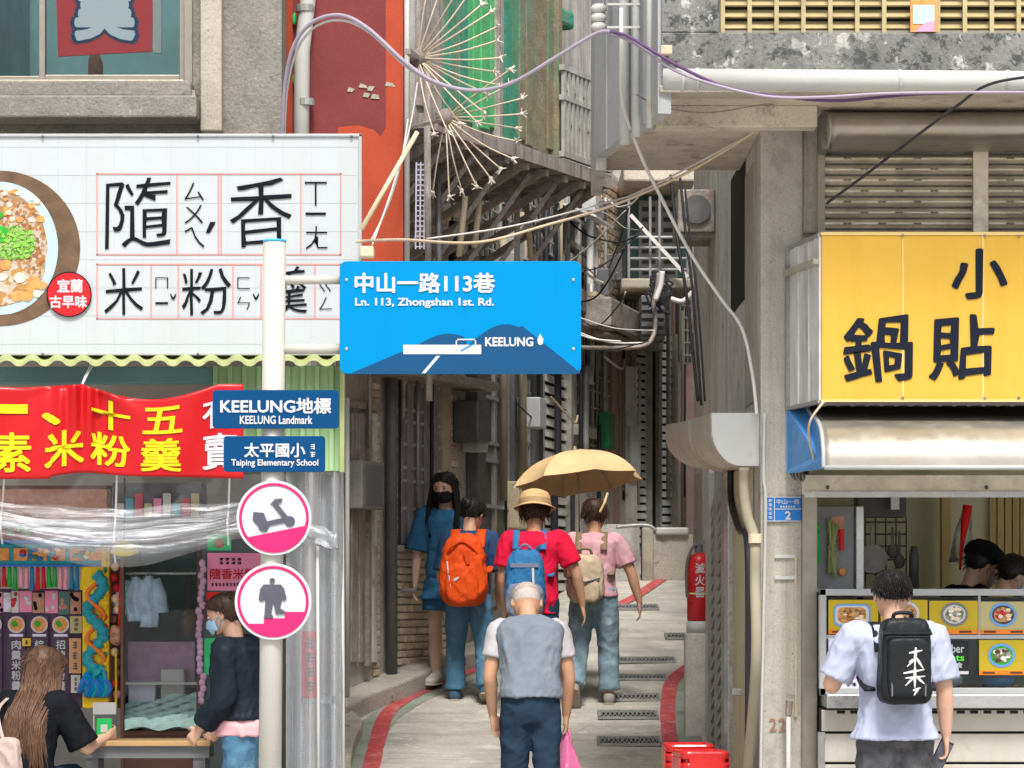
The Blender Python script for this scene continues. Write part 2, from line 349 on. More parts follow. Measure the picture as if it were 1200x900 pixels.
mat('canopy_beige', (.5, .44, .34), .55, .35, var=.15, vs=4, bump=.2, bs=9, spots=((.3, .22, .14), 8, .58, .08, .7), streak=((.34, .27, .18), 7, .5, .1)); mat('white_plate', (0.5148, 0.5226, 0.4992), .45, .25, var=.08, vs=4, bump=.15, bs=7, spots=((.5, .42, .28), 6, .6, .06, .6))
mat('blue_panel', (0.0624, 0.2496, 0.5616), .4, var=.06, vs=4)
mat('pipe_white', (0.4836, 0.4836, 0.4563), .4, var=.07, vs=4, spots=((.45, .37, .2), 9, .62, .06, .6))
mat('pipe_grey', (.48, .49, .47), .5, var=.1, vs=5)
mat('pipe_cream', (.3, .265, .19), .6, var=.12, vs=5, streak=((.35, .27, .15), 9, .5, .05))
mat('black_cable', (.025, .025, .03), .5, var=.1); mat('mauve_cable', (.33, .28, .34), .5, var=.12, vs=9); mat('purple_cable', (.1, .05, .13), .5, var=.2)
mat('beige_cable', (.6, .48, .34), .6, var=.12, vs=9); mat('white_cable', (.68, .66, .62), .5, var=.1, vs=9); mat('bamboo', (.66, .55, .36), .6, var=.15, vs=12)
mat('fan_rod', (.62, .53, .4), .55, .2, var=.12, vs=12); mat('fan_tip', (.68, .62, .54), .6, var=.15, vs=20)
mat('insulator', (0.585, 0.5694, 0.5304), .25, var=.05)
# signs
mat('board_white', (.46, .495, .51), .45, var=.04, vs=1.5, spots=((.4, .4, .37), 2.2, .6, .2, .25), streak=((.38, .37, .33), 5, .2, .06)); mat('print_black', (.012, .013, .017), .9, var=0, spec=.02); mat('print_red_line', (.62, .26, .24), .5, var=0)
mat('lane_blue', (.0, .22, .5), .65, var=.02, vs=2, spec=.06, streak=((.0, .17, .4), 9, .22, .06)); mat('lane_navy', (.012, .07, .17), .65, var=.02, spec=.06); mat('sign_navy', (.004, .055, .16), .65, var=.03, vs=3, spec=.06)
mat('print_white', (0.5304, 0.5382, 0.5538), .65, var=0, spec=.06); mat('sign_pink', (0.5148, 0.0273, 0.1404), .65, var=.03, spec=.06); mat('glyph_grey', (.085, .085, .11), .4, var=0)
mat('pole_white', (0.468, 0.4524, 0.4056), .35, var=.04, vs=2, streak=((.55, .5, .42), 12, .25, .04)); mat('pole_cap', (.05, .4, .62), .4, var=0)
mat('yellow_board', (.63, .385, .062), .65, var=.05, vs=1.3, spots=((.55, .37, .1), .8, .5, .2, .5), spec=.06, streak=((.52, .29, .035), 7, .3, .05)); mat('yellow_seam', (0.6727, 0.4933, 0.1973), .4, var=0); mat('ink', (.016, .02, .03), .9, var=0, spec=.02)
mat('banner_red', (0.468, 0.0062, 0.0094), .42, var=.06, vs=4, coat=.15); mat('banner_yellow', (0.702, 0.5616, 0.0078), .5, var=0)
mat('badge_red', (.78, .015, .02), .4, var=0); mat('bowl_brown', (.14, .085, .05), .5, var=.3, vs=14); mat('bowl_inside', (.42, .6, .65), .4, var=.15, vs=12)
mat('food_orange', (.72, .3, .09), .5, var=.3, vs=30); mat('food_cream', (.82, .66, .48), .5, var=.15, vs=25); mat('food_green', (.22, .6, .06), .5, var=.3, vs=30); mat('food_leaf', (.04, .35, .03), .5, var=.3, vs=30); mat('food_meat', (.5, .25, .17), .5, var=.3, vs=30); mat('food_white', (.82, .8, .72), .5, var=.1, vs=30); mat('food_dark', (.1, .05, .03), .5, var=.3, vs=30)
mat('plate_blue', (.12, .34, .7), .3, var=.05); mat('card_yellow', (0.5304, 0.39, 0.0234), .4, var=.04, vs=3); mat('card_cream', (0.4836, 0.4212, 0.2028), .4, var=.04, vs=3); mat('card_orange', (.82, .22, .02), .4, var=0); mat('card_black', (.015, .02, .025), .4, var=0); mat('lime', (.12, .75, .03), .4, var=0); mat('card_lilac', (.72, .7, .85), .4, var=.04); mat('card_purple', (.35, .1, .5), .4, var=0)
mat('plate_no_blue', (.02, .17, .5), .35, var=.08, vs=9)
# shop
mat('roof_sheet', (0.3276, 0.3666, 0.156), .5, var=.2, vs=4, streak=((.3, .3, .14), 5, .5, 1)); mat('mint_clad', (0.3276, 0.4992, 0.2574), .5, var=.07, vs=3); mat('teal_beam', (.16, .34, .36), .6, var=.15, vs=4)
mat('teal', (.02, .3, .36), .5, var=.2, vs=15); mat('temple_yellow', (.8, .52, .02), .5, var=.15, vs=15); mat('temple_red', (.5, .02, .03), .5, var=.2, vs=15); mat('temple_blue', (.03, .16, .5), .5, var=.2, vs=15); mat('temple_green', (.03, .2, .08), .5, var=.2)
for n_, c_ in dict(tassel_red=(.6, .02, .03), tassel_green=(.03, .38, .06), tassel_pink=(.8, .35, .45), tassel_blue=(.03, .2, .42), tassel_yellow=(.82, .55, .03), tassel_orange=(.8, .2, .03)).items(): mat(n_, c_, .6, var=.15, vs=30)
mat('menu_dark', (.08, .045, .085), .5, var=.2, vs=6); mat('paper_pink', (.78, .26, .42), .6, var=.04, vs=4); mat('paper_green', (.06, .6, .22), .6, var=.04); mat('paper_red', (.75, .02, .02), .6, var=.05); mat('paper_wood', (.6, .33, .17), .6, var=.12); mat('paper_white', (0.585, 0.5694, 0.546), .6, var=.05); mat('paper_violet', (.5, .3, .44), .6, var=.15, vs=20)
mat('shop_dark', (.1, .12, .125), .7, var=.3, vs=3); mat('shop_teal', (.1, .19, .19), .6, var=.25, vs=3); mat('shop_wall', (.5, .47, .43), .7, var=.2, vs=3); mat('shop_floor', (.42, .4, .36), .6, var=.2)
mat('cloth_bluewhite', (.55, .7, .9), .8, var=.25, vs=22); mat('cloth_wave', (.45, .66, .6), .7, var=.25, vs=25); mat('wood_edge', (.42, .27, .12), .5, var=.15, vs=9, streak=((.4, .24, .1), 9, .5, 1)); mat('frame_dark', (0.1456, 0.1512, 0.1596), .5, .2, var=.15); mat('frame_brown', (.14, .07, .05), .5, var=.2)
mat('tan_panel', (.6, .44, .2), .6, var=.15, vs=4, streak=((.3, .22, .1), 9, .5, .04)); mat('lamp_yellow', (.75, .6, .05), .5, var=.1); mat('green_plastic', (.02, .5, .12), .4, var=.05); mat('fridge', (.2, .21, .22), .4, .3, var=.1); mat('kitchen_wall', (0.682, 0.66, 0.462), .6, var=.12, vs=3)
mat('stall_panel', (0.5148, 0.4934, 0.429), .5, .2, var=.1, vs=3, spots=((.38, .33, .25), 7, .58, .1, .6), streak=((.42, .36, .26), 6, .4, .15)); mat('slot_dark', (.02, .02, .02), .8, var=0)
mat('lattice_yellow', (0.429, 0.351, 0.1872), .45, var=.15, vs=8, spots=((.4, .25, .06), 12, .6, .08, .5)); mat('dark_room', (.08, .09, .09), .8, var=.2)
mat('stool_red', (0.5616, 0.0117, 0.0117), .3, var=.05, coat=.2); mat('ext_red', (.5, .02, .025), .35, var=.12, vs=8, coat=.2); mat('ext_band', (.62, .52, .2), .4, var=0)
glassy('pane', (.85, .9, .9), .0, .02, ior=1.3); glassy('vinyl', (.95, .955, .96), .01, .2, wob=.3, hz=.025, stretch=(.35, 1, .9)); glassy('vinyl_roll', (.93, .94, .95), .02, .36, wob=.3, haze=(.78, .8, .84), hz=.09, stretch=(.4, 1, 3)); glassy('vinyl_side', (.93, .94, .95), .03, .2, wob=.8, hz=.2, stretch=(6, 1, .3)); mat('board_seam', (.4, .43, .445), .6, var=0); glassy('case_glass', (.92, .94, .94), .0, .02, ior=1.28)
# people
mat('cloth_red_bright', (.85, .05, .05), .6, var=.05); mat('cloth_white_bright', (.85, .87, .9), .6, var=0); mat('scalp', (.46, .36, .3), .5, var=.12, vs=50); mat('faded_red', (.36, .2, .14), .8, var=.3, vs=30); mat('skin', (.60, .36, .25), .5, var=.07, vs=14); mat('skin_tan', (.52, .29, .18), .5, var=.09, vs=14); mat('skin_pale', (.68, .44, .34), .5, var=.06, vs=14)
mat('hair_black', (.018, .015, .014), .45, var=.3, vs=40); mat('hair_brown', (0.1275, 0.0684, 0.042), .42, var=.3, vs=30, streak=((.24, .13, .08), 60, .6, .05)); mat('hair_dark_brown', (.05, .028, .02), .45, var=.3, vs=40); mat('hair_grey', (.46, .41, .37), .6, var=.15, vs=60)
def cloth(n, c, **k): mat(n, c, k.pop('rough', .85), var=k.pop('var', .12), vs=k.pop('vs', 7), bump=k.pop('bump', .29), bs=k.pop('bs', 30), sheen=0, spec=.1, **k)
cloth('denim', (.075, .18, .28), spots=((.25, .42, .52), 4, .52, .15, .7)); cloth('denim_light', (.19, .28, .33), spots=((.42, .55, .6), 4, .52, .12, .8)); cloth('denim_dress', (.04, .15, .29)); cloth('navy', (.025, .06, .13)); cloth('navy_trousers', (.02, .04, .07)); cloth('black_cloth', (.008, .009, .012)); cloth('jacket', (.012, .017, .025), rough=.55)
cloth('red_shirt', (.66, .012, .05)); cloth('pink_shirt', (.55, .3, .34), spots=((.62, .42, .4), 9, .5, .1, .6)); cloth('vest', (.185, .215, .255)); cloth('white_shirt', (0.4368, 0.4212, 0.4368), spots=((.6, .5, .55), 18, .58, .06, .4)); cloth('lilac_shirt', (.4, .43, .56)); cloth('shorts', (.085, .085, .09), var=.5, vs=12); cloth('tee_pink', (.68, .38, .4))
cloth('pack_orange', (.66, .075, .012), rough=.6); cloth('pack_orange_dark', (.62, .06, .01), rough=.6); cloth('pack_blue', (.035, .17, .37), rough=.6); cloth('pack_grey', (.2, .23, .32), rough=.6); cloth('pack_beige', (.5, .4, .28), rough=.6); cloth('pack_brown', (.22, .15, .1), rough=.6); cloth('pack_black', (.018, .02, .022), rough=.38); cloth('hat_tan', (.62, .4, .2)); cloth('hat_band', (.4, .26, .14)); cloth('umbrella_tan', (.68, .47, .25), rough=.6, bump=.1); cloth('tote', (.46, .35, .31)); cloth('staff_shirt', (.65, .5, .2)); cloth('mask_black', (.015, .015, .018)); cloth('mask_blue', (.3, .5, .66))
mat('shoe_white', (.66, .63, .56), .6, var=.12, vs=15); mat('shoe_grey', (.3, .28, .25), .6, var=.2, vs=15); mat('shoe_navy', (.05, .1, .16), .6, var=.2); mat('sole', (.34, .27, .22), .7, var=.2); mat('eye_white', (.8, .8, .78), .3, var=0); mat('eye_dark', (.01, .008, .006), .2, var=0); mat('lip', (.5, .2, .17), .5, var=0); mat('phone', (.012, .014, .018), .15, var=0); mat('metal_shaft', (.5, .5, .5), .3, .9, var=0)
glassy('pink_plastic', (.95, .3, .55), .12, .2, wob=1.2, haze=(.85, .2, .45), hz=.55); mat('fruit', (.8, .35, .12), .5, var=.2, vs=9)
# ================================================================ SETTING: ground
g = MB(); g.add([(-300, -200, 0), (300, -200, 0), (300, 500, 0), (-300, 500, 0)], [(0, 1, 2, 3)])
struct(g.build('street_ground', 'pale_paving', base=(0, 0, 0)))
def ramp_z(x, y): return ramp(y) + .004 + .012 * noise.noise(V((x * 1.3, y * .9, 0)))
g = MB(); g.smooth = True; nx, ny = 40, 110; vs_ = []
for j in range(ny + 1):
    for i in range(nx + 1):
        x = -2.6 + 7.0 * i / nx; y = 16.9 + 19 * j / ny; vs_.append((x, y, ramp_z(x, y) if j else .002))
g.add(vs_, [(j * (nx + 1) + i, j * (nx + 1) + i + 1, (j + 1) * (nx + 1) + i + 1, (j + 1) * (nx + 1) + i) for j in range(ny) for i in range(nx)])
struct(g.build('alley_road', 'alley_concrete', base=(0, 0, 0)))
def strip(name, pix, w, m, lift=.006, wob=.0):
    pts = crom([on_ramp(*p) for p in pix], 8); mb = MB(); vs_ = []
    for i, p in enumerate(pts):
        t = (pts[min(i + 1, len(pts) - 1)] - pts[max(i - 1, 0)]); t.z = 0; t.normalize(); s_ = V((t.y, -t.x, 0))
        k = w / 2 * (1 + wob * noise.noise(V((i * .7, 3, 0))))
        for q in (p - s_ * k, p - s_ * k * .33, p + s_ * k * .33, p + s_ * k): vs_.append((q.x, q.y, ramp_z(q.x, q.y) + lift))
    n = 4; mb.add(vs_, [(i * n + k, i * n + k + 1, (i + 1) * n + k + 1, (i + 1) * n + k) for i in range(len(pts) - 1) for k in range(n - 1)])
    return struct(mb.build(name, m, base=(0, 0, 0)))
strip('green_edge', [(420, 915), (428, 872), (452, 840), (500, 812), (545, 795), (600, 772)], .24, 'alley_green', .004, .3)
strip('green_edge', [(812, 915), (805, 860), (803, 815), (806, 792)], .2, 'alley_green', .004, .3)
strip('red_line', [(432, 915), (440, 880), (452, 842), (472, 824), (510, 803), (545, 790), (620, 757), (690, 727), (735, 705), (765, 687), (800, 664)], .115, 'red_line', .009, .12)
strip('red_line', [(802, 915), (788, 880), (783, 850), (784, 815), (792, 795), (812, 779)], .11, 'red_line', .009, .12)

# slab joints and hairline cracks in the lane
def ground_line(pts, w, name):
    pts = crom(pts, 5); mb = MB(); vs_ = []
    for i, q in enumerate(pts):
        t = (pts[min(i + 1, len(pts) - 1)] - pts[max(i - 1, 0)]); t.z = 0; t.normalize(); s_ = V((t.y, -t.x, 0)); k = w * (.6 + .6 * abs(noise.noise(V((i * .9, q.x * 3, q.y)))))
        for a in (q - s_ * k, q + s_ * k): vs_.append((a.x, a.y, ramp_z(a.x, a.y) + .005))
    mb.add(vs_, [(2 * i, 2 * i + 1, 2 * i + 3, 2 * i + 2) for i in range(len(pts) - 1)]); return struct(mb.build(name, 'kerb_dark', base=(0, 0, 0)))
mat('kerb_dark', (.24, .225, .2), .9, var=.3, vs=20)
gr_ = random.Random(12)
for k, Yj in enumerate((19.3, 20.15, 20.95, 21.7, 22.5, 23.4, 24.6, 25.6, 26.8, 28.0)):
    ground_line([V((-1.2 + 2.6 * i / 9 + (Yj - 22) * .18, Yj + gr_.uniform(-.02, .02), 0)) for i in range(10)], .004, 'slab_joint')
for k in range(5):
    q = V((gr_.uniform(-.6, 1.2), gr_.uniform(19.5, 24), 0)); pts = [q]
    for i in range(6): q = q + V((gr_.uniform(-.16, .2), gr_.uniform(-.05, .18), 0)); pts.append(q)
    ground_line(pts, .0022, 'crack')
# drain grates let into the alley
GR = [(757, 776, 66), (748, 797, 66), (740, 820, 66), (736, 841, 68), (737, 871, 72), (795, 748, 30), (745, 714, 52)]
GL = ['dark drain grate highest of the row beside the walker', 'drain grate second from the top of the near row in the alley', 'drain grate beside the heel of the walker in pink', 'drain grate fourth from the top of the alley row', 'lowest drain grate of the row, left of the red stools',
      'short far drain grate in front of the red extinguisher', 'farthest drain grate beside the upper red line']
for (cx, cy, wpx), lab in zip(GR, GL):
    c = on_ramp(cx, cy); w = wpx * c.y / F; d = .24; sl = (ramp(c.y + .12) - ramp(c.y - .12)) / .24
    t = thing('drain_grate', lab, 'grate', c, 'drain grates across the alley')
    q = lambda u, v, h: V((c.x + u, c.y + v, ramp_z(c.x, c.y) + sl * v + h))
    fb = MB(); fb.poly([q(-w/2, -d/2, .008), q(w/2, -d/2, .008), q(w/2, d/2, .008), q(-w/2, d/2, .008)]); fb.build('pit_shade', 'slot_dark', t)  # flat black sheet; the shade below the bars is only its colour
    fr_ = MB()
    for a, b in (((-w/2, -d/2), (w/2, -d/2)), ((-w/2, d/2), (w/2, d/2)), ((-w/2, -d/2), (-w/2, d/2)), ((w/2, -d/2), (w/2, d/2))): fr_.bar(q(*a, .014), q(*b, .014), .018, .02)
    fr_.build('frame', 'grey_iron', t)
    bm_ = MB(); n = max(5, int(w / .03))
    for k in range(n):
        u = -w/2 + w * (k + .5) / n; bm_.bar(q(u - .02, -d/2, .014), q(min(w/2, u + .02), d/2, .014), .007, .012); bm_.bar(q(min(w/2, u + .02), -d/2, .0145), q(u - .02, d/2, .0145), .006, .012)
    bm_.build('lattice', 'grey_iron', t)

# ================================================================ LEFT: corner shop building
YL = 17.3
LB = thing('shop_building', 'grey concrete corner building above the noodle shop, red painted flank', 'building', (-3.2, YL, 0))
fr = front(YL); U = lambda px, Y=YL: fx(px, Y); Z = lambda py, Y=YL: fz(py, Y)
XL = -5.2
m = MB(); m.fbox(fr, XL, U(-40), -.35, 0, Z(160), 5.6)          # wall left of the window
m.fbox(fr, U(-40), U(222), -.35, 0, Z(160), Z(112)); m.fbox(fr, U(222), U(330), -.35, 0, Z(160), 5.6); m.fbox(fr, U(-40), U(222), -.35, 0, Z(-160), 5.9)
m.build('wall', 'rough_concrete', LB)
m = MB(); m.fbox(fr, U(237), U(262), 0, .11, Z(157), 5.6); m.build('pilaster', 'pale_concrete', LB, bevel=.01)
m = MB(); m.fbox(fr, U(-80), U(236), .0, .26, Z(146), Z(120)); m.fbox(fr, U(-80), U(228), .0, .2, Z(120), Z(101)); m.build('sill', 'rough_concrete', LB, bevel=.012)
m = MB(); m.fbox(fr, U(-80), U(232), .002, .16, Z(119), Z(117) + .03); m.build('sill_edge', 'pale_concrete', LB, bevel=.005)
# window: frame, two sashes
w = MB()
for a, b, c, d in ((-40, 216, 101, 94), (216, 226, 101, -160)): w.fbox(fr, U(a), U(b), -.12, .02, Z(c), Z(d))
W1 = w.build('window', 'alu_frame', LB, bevel=.004)
for a, b, n0 in ((-40, 52, -.06), (45, 216, -.02)):
    s_ = MB()
    s_.fbox(fr, U(a), U(a + 7), n0 - .03, n0, Z(95), Z(-160)); s_.fbox(fr, U(b - 6), U(b), n0 - .03, n0, Z(95), Z(-160)); s_.fbox(fr, U(a + 7), U(b - 6), n0 - .03, n0, Z(95), Z(87))
    s_.build('sash', 'alu_frame', W1, bevel=.003)
    p_ = MB(); p_.fbox(fr, U(a + 7), U(b - 6), n0 - .018, n0 - .012, Z(87), Z(-160)); p_.build('pane', 'pane', W1)
m = MB(); Zb, Zt = Z(110), Z(-160); m.box((U(-40), YL + .36, Zb), (U(224), YL + 2.3, Zb + .02)); m.box((U(-40), YL + 2.3, Zb), (U(224), YL + 2.32, Zt)); m.box((U(224), YL + .36, Zb), (U(228), YL + 2.3, Zt)); m.box((U(-44), YL + .36, Zb), (U(-40), YL + 2.3, Zt)); m.build('room_lining', 'shop_teal', LB)
# things behind the window
t = thing('hanging_sign', 'red cloth sign with a white blue edged character behind the upstairs window', 'sign', P(120, 65, 17.42))
Yh = 17.42
m = MB(); m.prism([P(64, -60, Yh), P(68, 66, Yh), P(178, 60, Yh), P(180, -60, Yh)], (0, .02, 0)); m.build('cloth', 'cloth_red_bright', t)
m = MB(); m.text('羹', 82, -62, 164, 52, Yh - .006, bold=.055); m.build('character_edge', 'lane_navy', t)
m = MB(); m.text('羹', 87, -58, 159, 48, Yh - .010, bold=.028); m.build('character', 'cloth_white_bright', t)
m = MB(); m.pbox(Yh, 179, -60, 189, 62, 0, .02); m.build('edge_strip', 'paper_white', t)
t = MB(); t.tube([P(111, 64, 17.9), P(112, 74, 17.9), P(112, 96, 17.9)], [.03, .045, .045], 10); tagp(t.build('lantern', 'food_orange', smooth=True), 'small amber lantern standing under the red cloth upstairs', 'lantern')
# red flank
YQ = 17.75; frq = front(YQ)
m = MB(); m.fbox(frq, U(331, YQ), U(473, YQ), -1.1, 0, Z(330, YQ), 5.7); m.build('flank_wall', 'red_wall', LB)
m = MB(); poly = [(452, -120), (452, 150), (446, 160), (438, 152), (420, 147), (396, 149), (396, 165), (422, 165), (422, 320), (472.5, 320), (472.5, -120)]
m.prism([P(a, b, YQ - .004) for a, b in reversed(poly)], (0, .003, 0)); m.build('orange_paint', 'orange_wall', LB)
m = MB(); m.fbox(frq, U(331.5, YQ), U(343, YQ), .001, .006, Z(320, YQ), 5.7); m.build('orange_edge', 'orange_wall', LB)
m = MB(); m.tube([P(477, 330, YQ - .02), P(477, -200, YQ - .02)], .017, 10); m.smooth = True; m.build('corner_pipe', 'pipe_white', LB, smooth=True)
m = MB()
for k in range(6): x, y = random.uniform(405, 452), random.uniform(100, 116); m.prism([P(x, y, YQ - .006), P(x + random.uniform(5, 14), y + 1, YQ - .006), P(x + 9, y - random.uniform(2, 7), YQ - .006), P(x + 2, y - 5, YQ - .006)], (0, .004, 0))
m.build('scar', 'pale_concrete', LB)
m = MB(); m.tube([P(352, 330, YQ - .07), P(354, 60, YQ - .07), P(362, -10, YQ - .07), P(363, -200, YQ - .07)], .047, 14); dp = m.build('drain_pipe', 'pipe_white', LB, smooth=True)
for y in (10, 120):
    m = MB(); c = P(358, y, YQ - .07); m.tube([c - V((0, 0, .02)), c + V((0, 0, .02))], .056, 14); m.build('pipe_collar', 'grey_iron', dp)
m = MB()
for y in (22, 93): c = P(345, y, YQ - .03); m.ell(c, (.012, .01, .035))
m.build('pipe_bracket', 'green_plastic', dp)

# ---- big white noodle signboard
YS = 16.6
SB = thing('shop_signboard', 'long white noodle shop signboard with black characters in red grid and noodle bowl', 'signboard', P(180, 416, YS))
m = MB(); m.pbox(YS, -140, 159, 422, 415, 0, .14); m.build('board', 'board_white', SB, bevel=.008)
m = MB()
for a in ((-140, 157, 424, 160.5), (-140, 413.5, 424, 416.5), (420.5, 157, 424, 416)): m.pbox(YS, *a, -.012, .03)
m.build('trim', 'white_alu', SB, bevel=.003)
m = MB()
for x in (-90, 50, 232, 320, 412): 
    for y in (160, 415): m.ell(P(x, y, YS - .012), .008)
m.build('eyelets', 'dark_iron', SB)
YT = YS - .003
m = MB()
def rect_line(x0, y0, x1, y1, w=1.3):
    for a in ((x0, y0, x1, y0 + w), (x0, y1 - w, x1, y1), (x0, y0, x0 + w, y1), (x1 - w, y0, x1, y1)): m.pbox(YT, *a, 0, .002)
for a in ((113, 203, 400, 299), (113, 309, 400, 374)): rect_line(*a, 1.6)
for x in (207.5, 256, 259, 352.5): m.pbox(YT, x - .8, 204, x + .8, 298, 0, .002)
for x in (177, 209, 273, 306, 369): m.pbox(YT, x - .8, 310, x + .8, 373, 0, .002)
m.build('grid_print', 'print_red_line', SB)
m = MB(); YT2 = YS - .006
for ch, *b in (('隨', 123, 208, 201, 292), ('香', 269, 208, 342, 290), ('米', 122, 314, 168, 369), ('粉', 213, 314, 271, 370), ('羹', 318, 312, 360, 371)): m.text(ch, *b, YT2, bold=0 if ch == '羹' else -.005, brush=.028)
for ch, *b in (('ㄙ', 216, 214, 239, 235), ('ㄨ', 216, 240, 238, 262), ('ㄟ', 216, 266, 240, 290), ('ˊ', 241, 260, 253, 273), ('ㄒ', 357, 213, 383, 241), ('ㄧ', 358, 249, 382, 252), ('ㄤ', 358, 265, 384, 292), ('ㄇ', 182, 325, 197, 338), ('ㄧ', 182, 354, 197, 356.5), ('ˇ', 199, 344, 207, 351), ('ㄈ', 278, 325, 293, 339), ('ㄣ', 278, 348, 293, 363), ('ˇ', 296, 344, 304, 351), ('ㄍ', 374, 326, 388, 342), ('ㄥ', 374, 348, 389, 363)): m.text(ch, *b, YT2, bold=-.008)
m.build('lettering', 'print_black', SB)
m = MB()
for x in range(-130, 420, 33): m.pbox(YS, x, 162, x + .35, 413, -.001, .001)
for y in range(172, 412, 33): m.pbox(YS, -138, y, 419, y + .35, -.0012, .001)
m.build('panel_seams', 'board_seam', SB)
# printed noodle bowl
def disc(mb, cx, cy, rx, ry, Y, n=40, a0=0, a1=360, jag=0):
    pts = []
    for k in range(n):
        a = R(a0 + (a1 - a0) * k / (n if a1 - a0 >= 360 else n - 1)); j = 1 + jag * noise.noise(V((math.cos(a) * 3 + cx, math.sin(a) * 3, cy)))
        pts.append(P(cx + rx * j * math.cos(a), cy + ry * j * math.sin(a), Y))
    mb.poly(pts)
BY = YS - .003
m = MB(); disc(m, 0, 291, 94, 91, BY, 60); m.build('bowl_rim_print', 'bowl_brown', SB)
m = MB(); disc(m, 0, 291, 68, 78, BY - .002, 50); m.build('bowl_inside_print', 'bowl_inside', SB)
rnd = random.Random(3)
m = MB(); disc(m, -4, 291, 60, 70, BY - .003, 46, jag=.08); m.build('noodle_print', 'food_noodle', SB)
m = MB(); disc(m, -8, 333, 46, 27, BY - .0045, 30, jag=.16); m.build('tofu_print', 'food_tofu', SB)
m = MB(); disc(m, 14, 285, 28, 20, BY - .006, 30, jag=.2); m.build('scallion_print', 'food_scallion', SB)
for matn, n, box_, sz, dy in (('food_orange', 26, (-60, 222, 56, 262), (3, 6), .007), ('food_cream', 26, (-60, 212, 50, 258), (3, 5.5), .0074), ('food_orange', 12, (-60, 310, 56, 350), (6, 10), .0078), ('food_cream', 12, (-60, 310, 46, 350), (6, 10), .0086), ('food_leaf', 22, (-60, 245, 8, 290), (4, 8), .0098), ('food_green', 50, (-5, 268, 40, 303), (1.6, 3), .011)):
    m = MB(); big = sz[0] >= 3
    for k in range(n):
        x = rnd.uniform(box_[0], box_[2]); y = rnd.uniform(box_[1], box_[3]); r_ = rnd.uniform(*sz)
        if (x / 66) ** 2 + ((y - 291) / 76) ** 2 > 1: continue
        a = rnd.uniform(0, 6); pts = [P(x + r_ * math.cos(a + q) * (1 if i % 2 else .75), y + r_ * .7 * math.sin(a + q), BY - dy - k * .00001) for i, q in enumerate((0, .9, 1.7, 2.7, 3.6, 4.4, 5.4))]
        m.poly(pts)
        if big: m.build('food_piece', matn, SB); m = MB()
    if not big: m.build('food_print', matn, SB)
m = MB(); disc(m, 81, 345, 26.5, 26.5, BY - .013, 40); m.build('badge_edge', 'print_black', SB)
m = MB(); disc(m, 81, 345, 25, 25, BY - .0145, 40); m.build('badge', 'badge_red', SB)
m = MB(); m.text('宜蘭', 67, 327, 97, 343, BY - .016, bold=.03); m.text('古早味', 58, 346, 102, 361, BY - .016, bold=.03); m.build('badge_lettering', 'print_white', SB)

# ---- corrugated eave sheet, beams, mint cladding
t = thing('eave_sheet', 'yellow green corrugated eave sheet under the white signboard', 'roof', P(150, 430, 16.5))
m = MB(); m.smooth = True; a, b = [], []; n = 260
for k in range(n + 1):
    x = -140 + 545 * k / n; ph = math.sin(x / 30 * 2 * math.pi); ph = math.copysign(abs(ph) ** .7, ph)
    a.append(P(x, 426 - 3.4 * ph, 16.42)); b.append(P(x, 416 - 3.4 * ph, 17.1) + V((0, 0, .05)))
m.loft([a, b, [p + V((0, 0, .006)) for p in b], [p + V((0, 0, .012)) for p in a], a], closed=False, caps=False); m.build('sheet', 'roof_sheet', t)
m = MB(); m.pbox(16.75, -140, 430, 250, 449, 0, .12); tagp(m.build('fascia_beam', 'teal_beam', bevel=.006), 'grey teal fascia beam above the red banner', 'beam')
m = MB()
x = 250.0
while x < 402:
    m.pbox(16.7, x, 429, min(402, x + 5.5), 552, -.022, .0); x += 17
m.pbox(16.7, 250, 429, 403, 552, 0, .03); tagp(m.build('cladding_panel', 'mint_clad', bevel=.003), 'pale mint green ribbed cladding panel behind the small blue signs', 'cladding')
m = MB(); m.pbox(16.62, 398.5, 429, 403.5, 553, -.01, .1); tagp(m.build('edge_trim', 'roof_sheet'), 'thin yellow trim along the edge of the mint cladding', 'trim')

# ---- red cloth banner with sag and folds
YB = 16.42
def ban(px, py):
    k = (px + 60) / 345; pin = abs(px - 96)
    top = 450 + 18 * math.sin(math.pi * min(1, max(0, (px - 96) / 160))) * (1 if px > 96 else 0) + (4 * math.sin(math.pi * min(1, max(0, (96 - px) / 150))) if px < 96 else 0)
    bot = 560 + 1.5 * math.sin(k * 7) - (6 if px > 60 else 0) * math.exp(-((px - 96) / 40) ** 2)
    v = (py - 450) / 110; yy = top + (bot - top) * v
    fold = .016 * math.sin(px * .05 + v * 2) + .03 * math.exp(-(pin / 28) ** 2) * (1 - v) * math.cos(pin * .35) + .02 * math.sin((px - 96) / (8 + 60 * v) * 1.2) * math.exp(-((pin - 30 * v) / 45) ** 2)
    return P(px, yy, YB + fold)
BN = thing('banner', 'sagging red cloth banner with yellow and white characters under the eave', 'banner', P(110, 560, YB))
m = MB(); m.smooth = True; gx, gy = 120, 24
m.add([ban(-60 + 345 * i / gx, 450 + 110 * j / gy) for j in range(gy + 1) for i in range(gx + 1)], [(j * (gx + 1) + i, (j + 1) * (gx + 1) + i, (j + 1) * (gx + 1) + i + 1, j * (gx + 1) + i + 1) for j in range(gy) for i in range(gx)])
bo = m.build('cloth', 'banner_red', BN); so = bo.modifiers.new('thick', 'SOLIDIFY'); so.thickness = .003; so.offset = -1
def lift(px, py): p = ban(px, py); return p + V((0, -.006, 0))
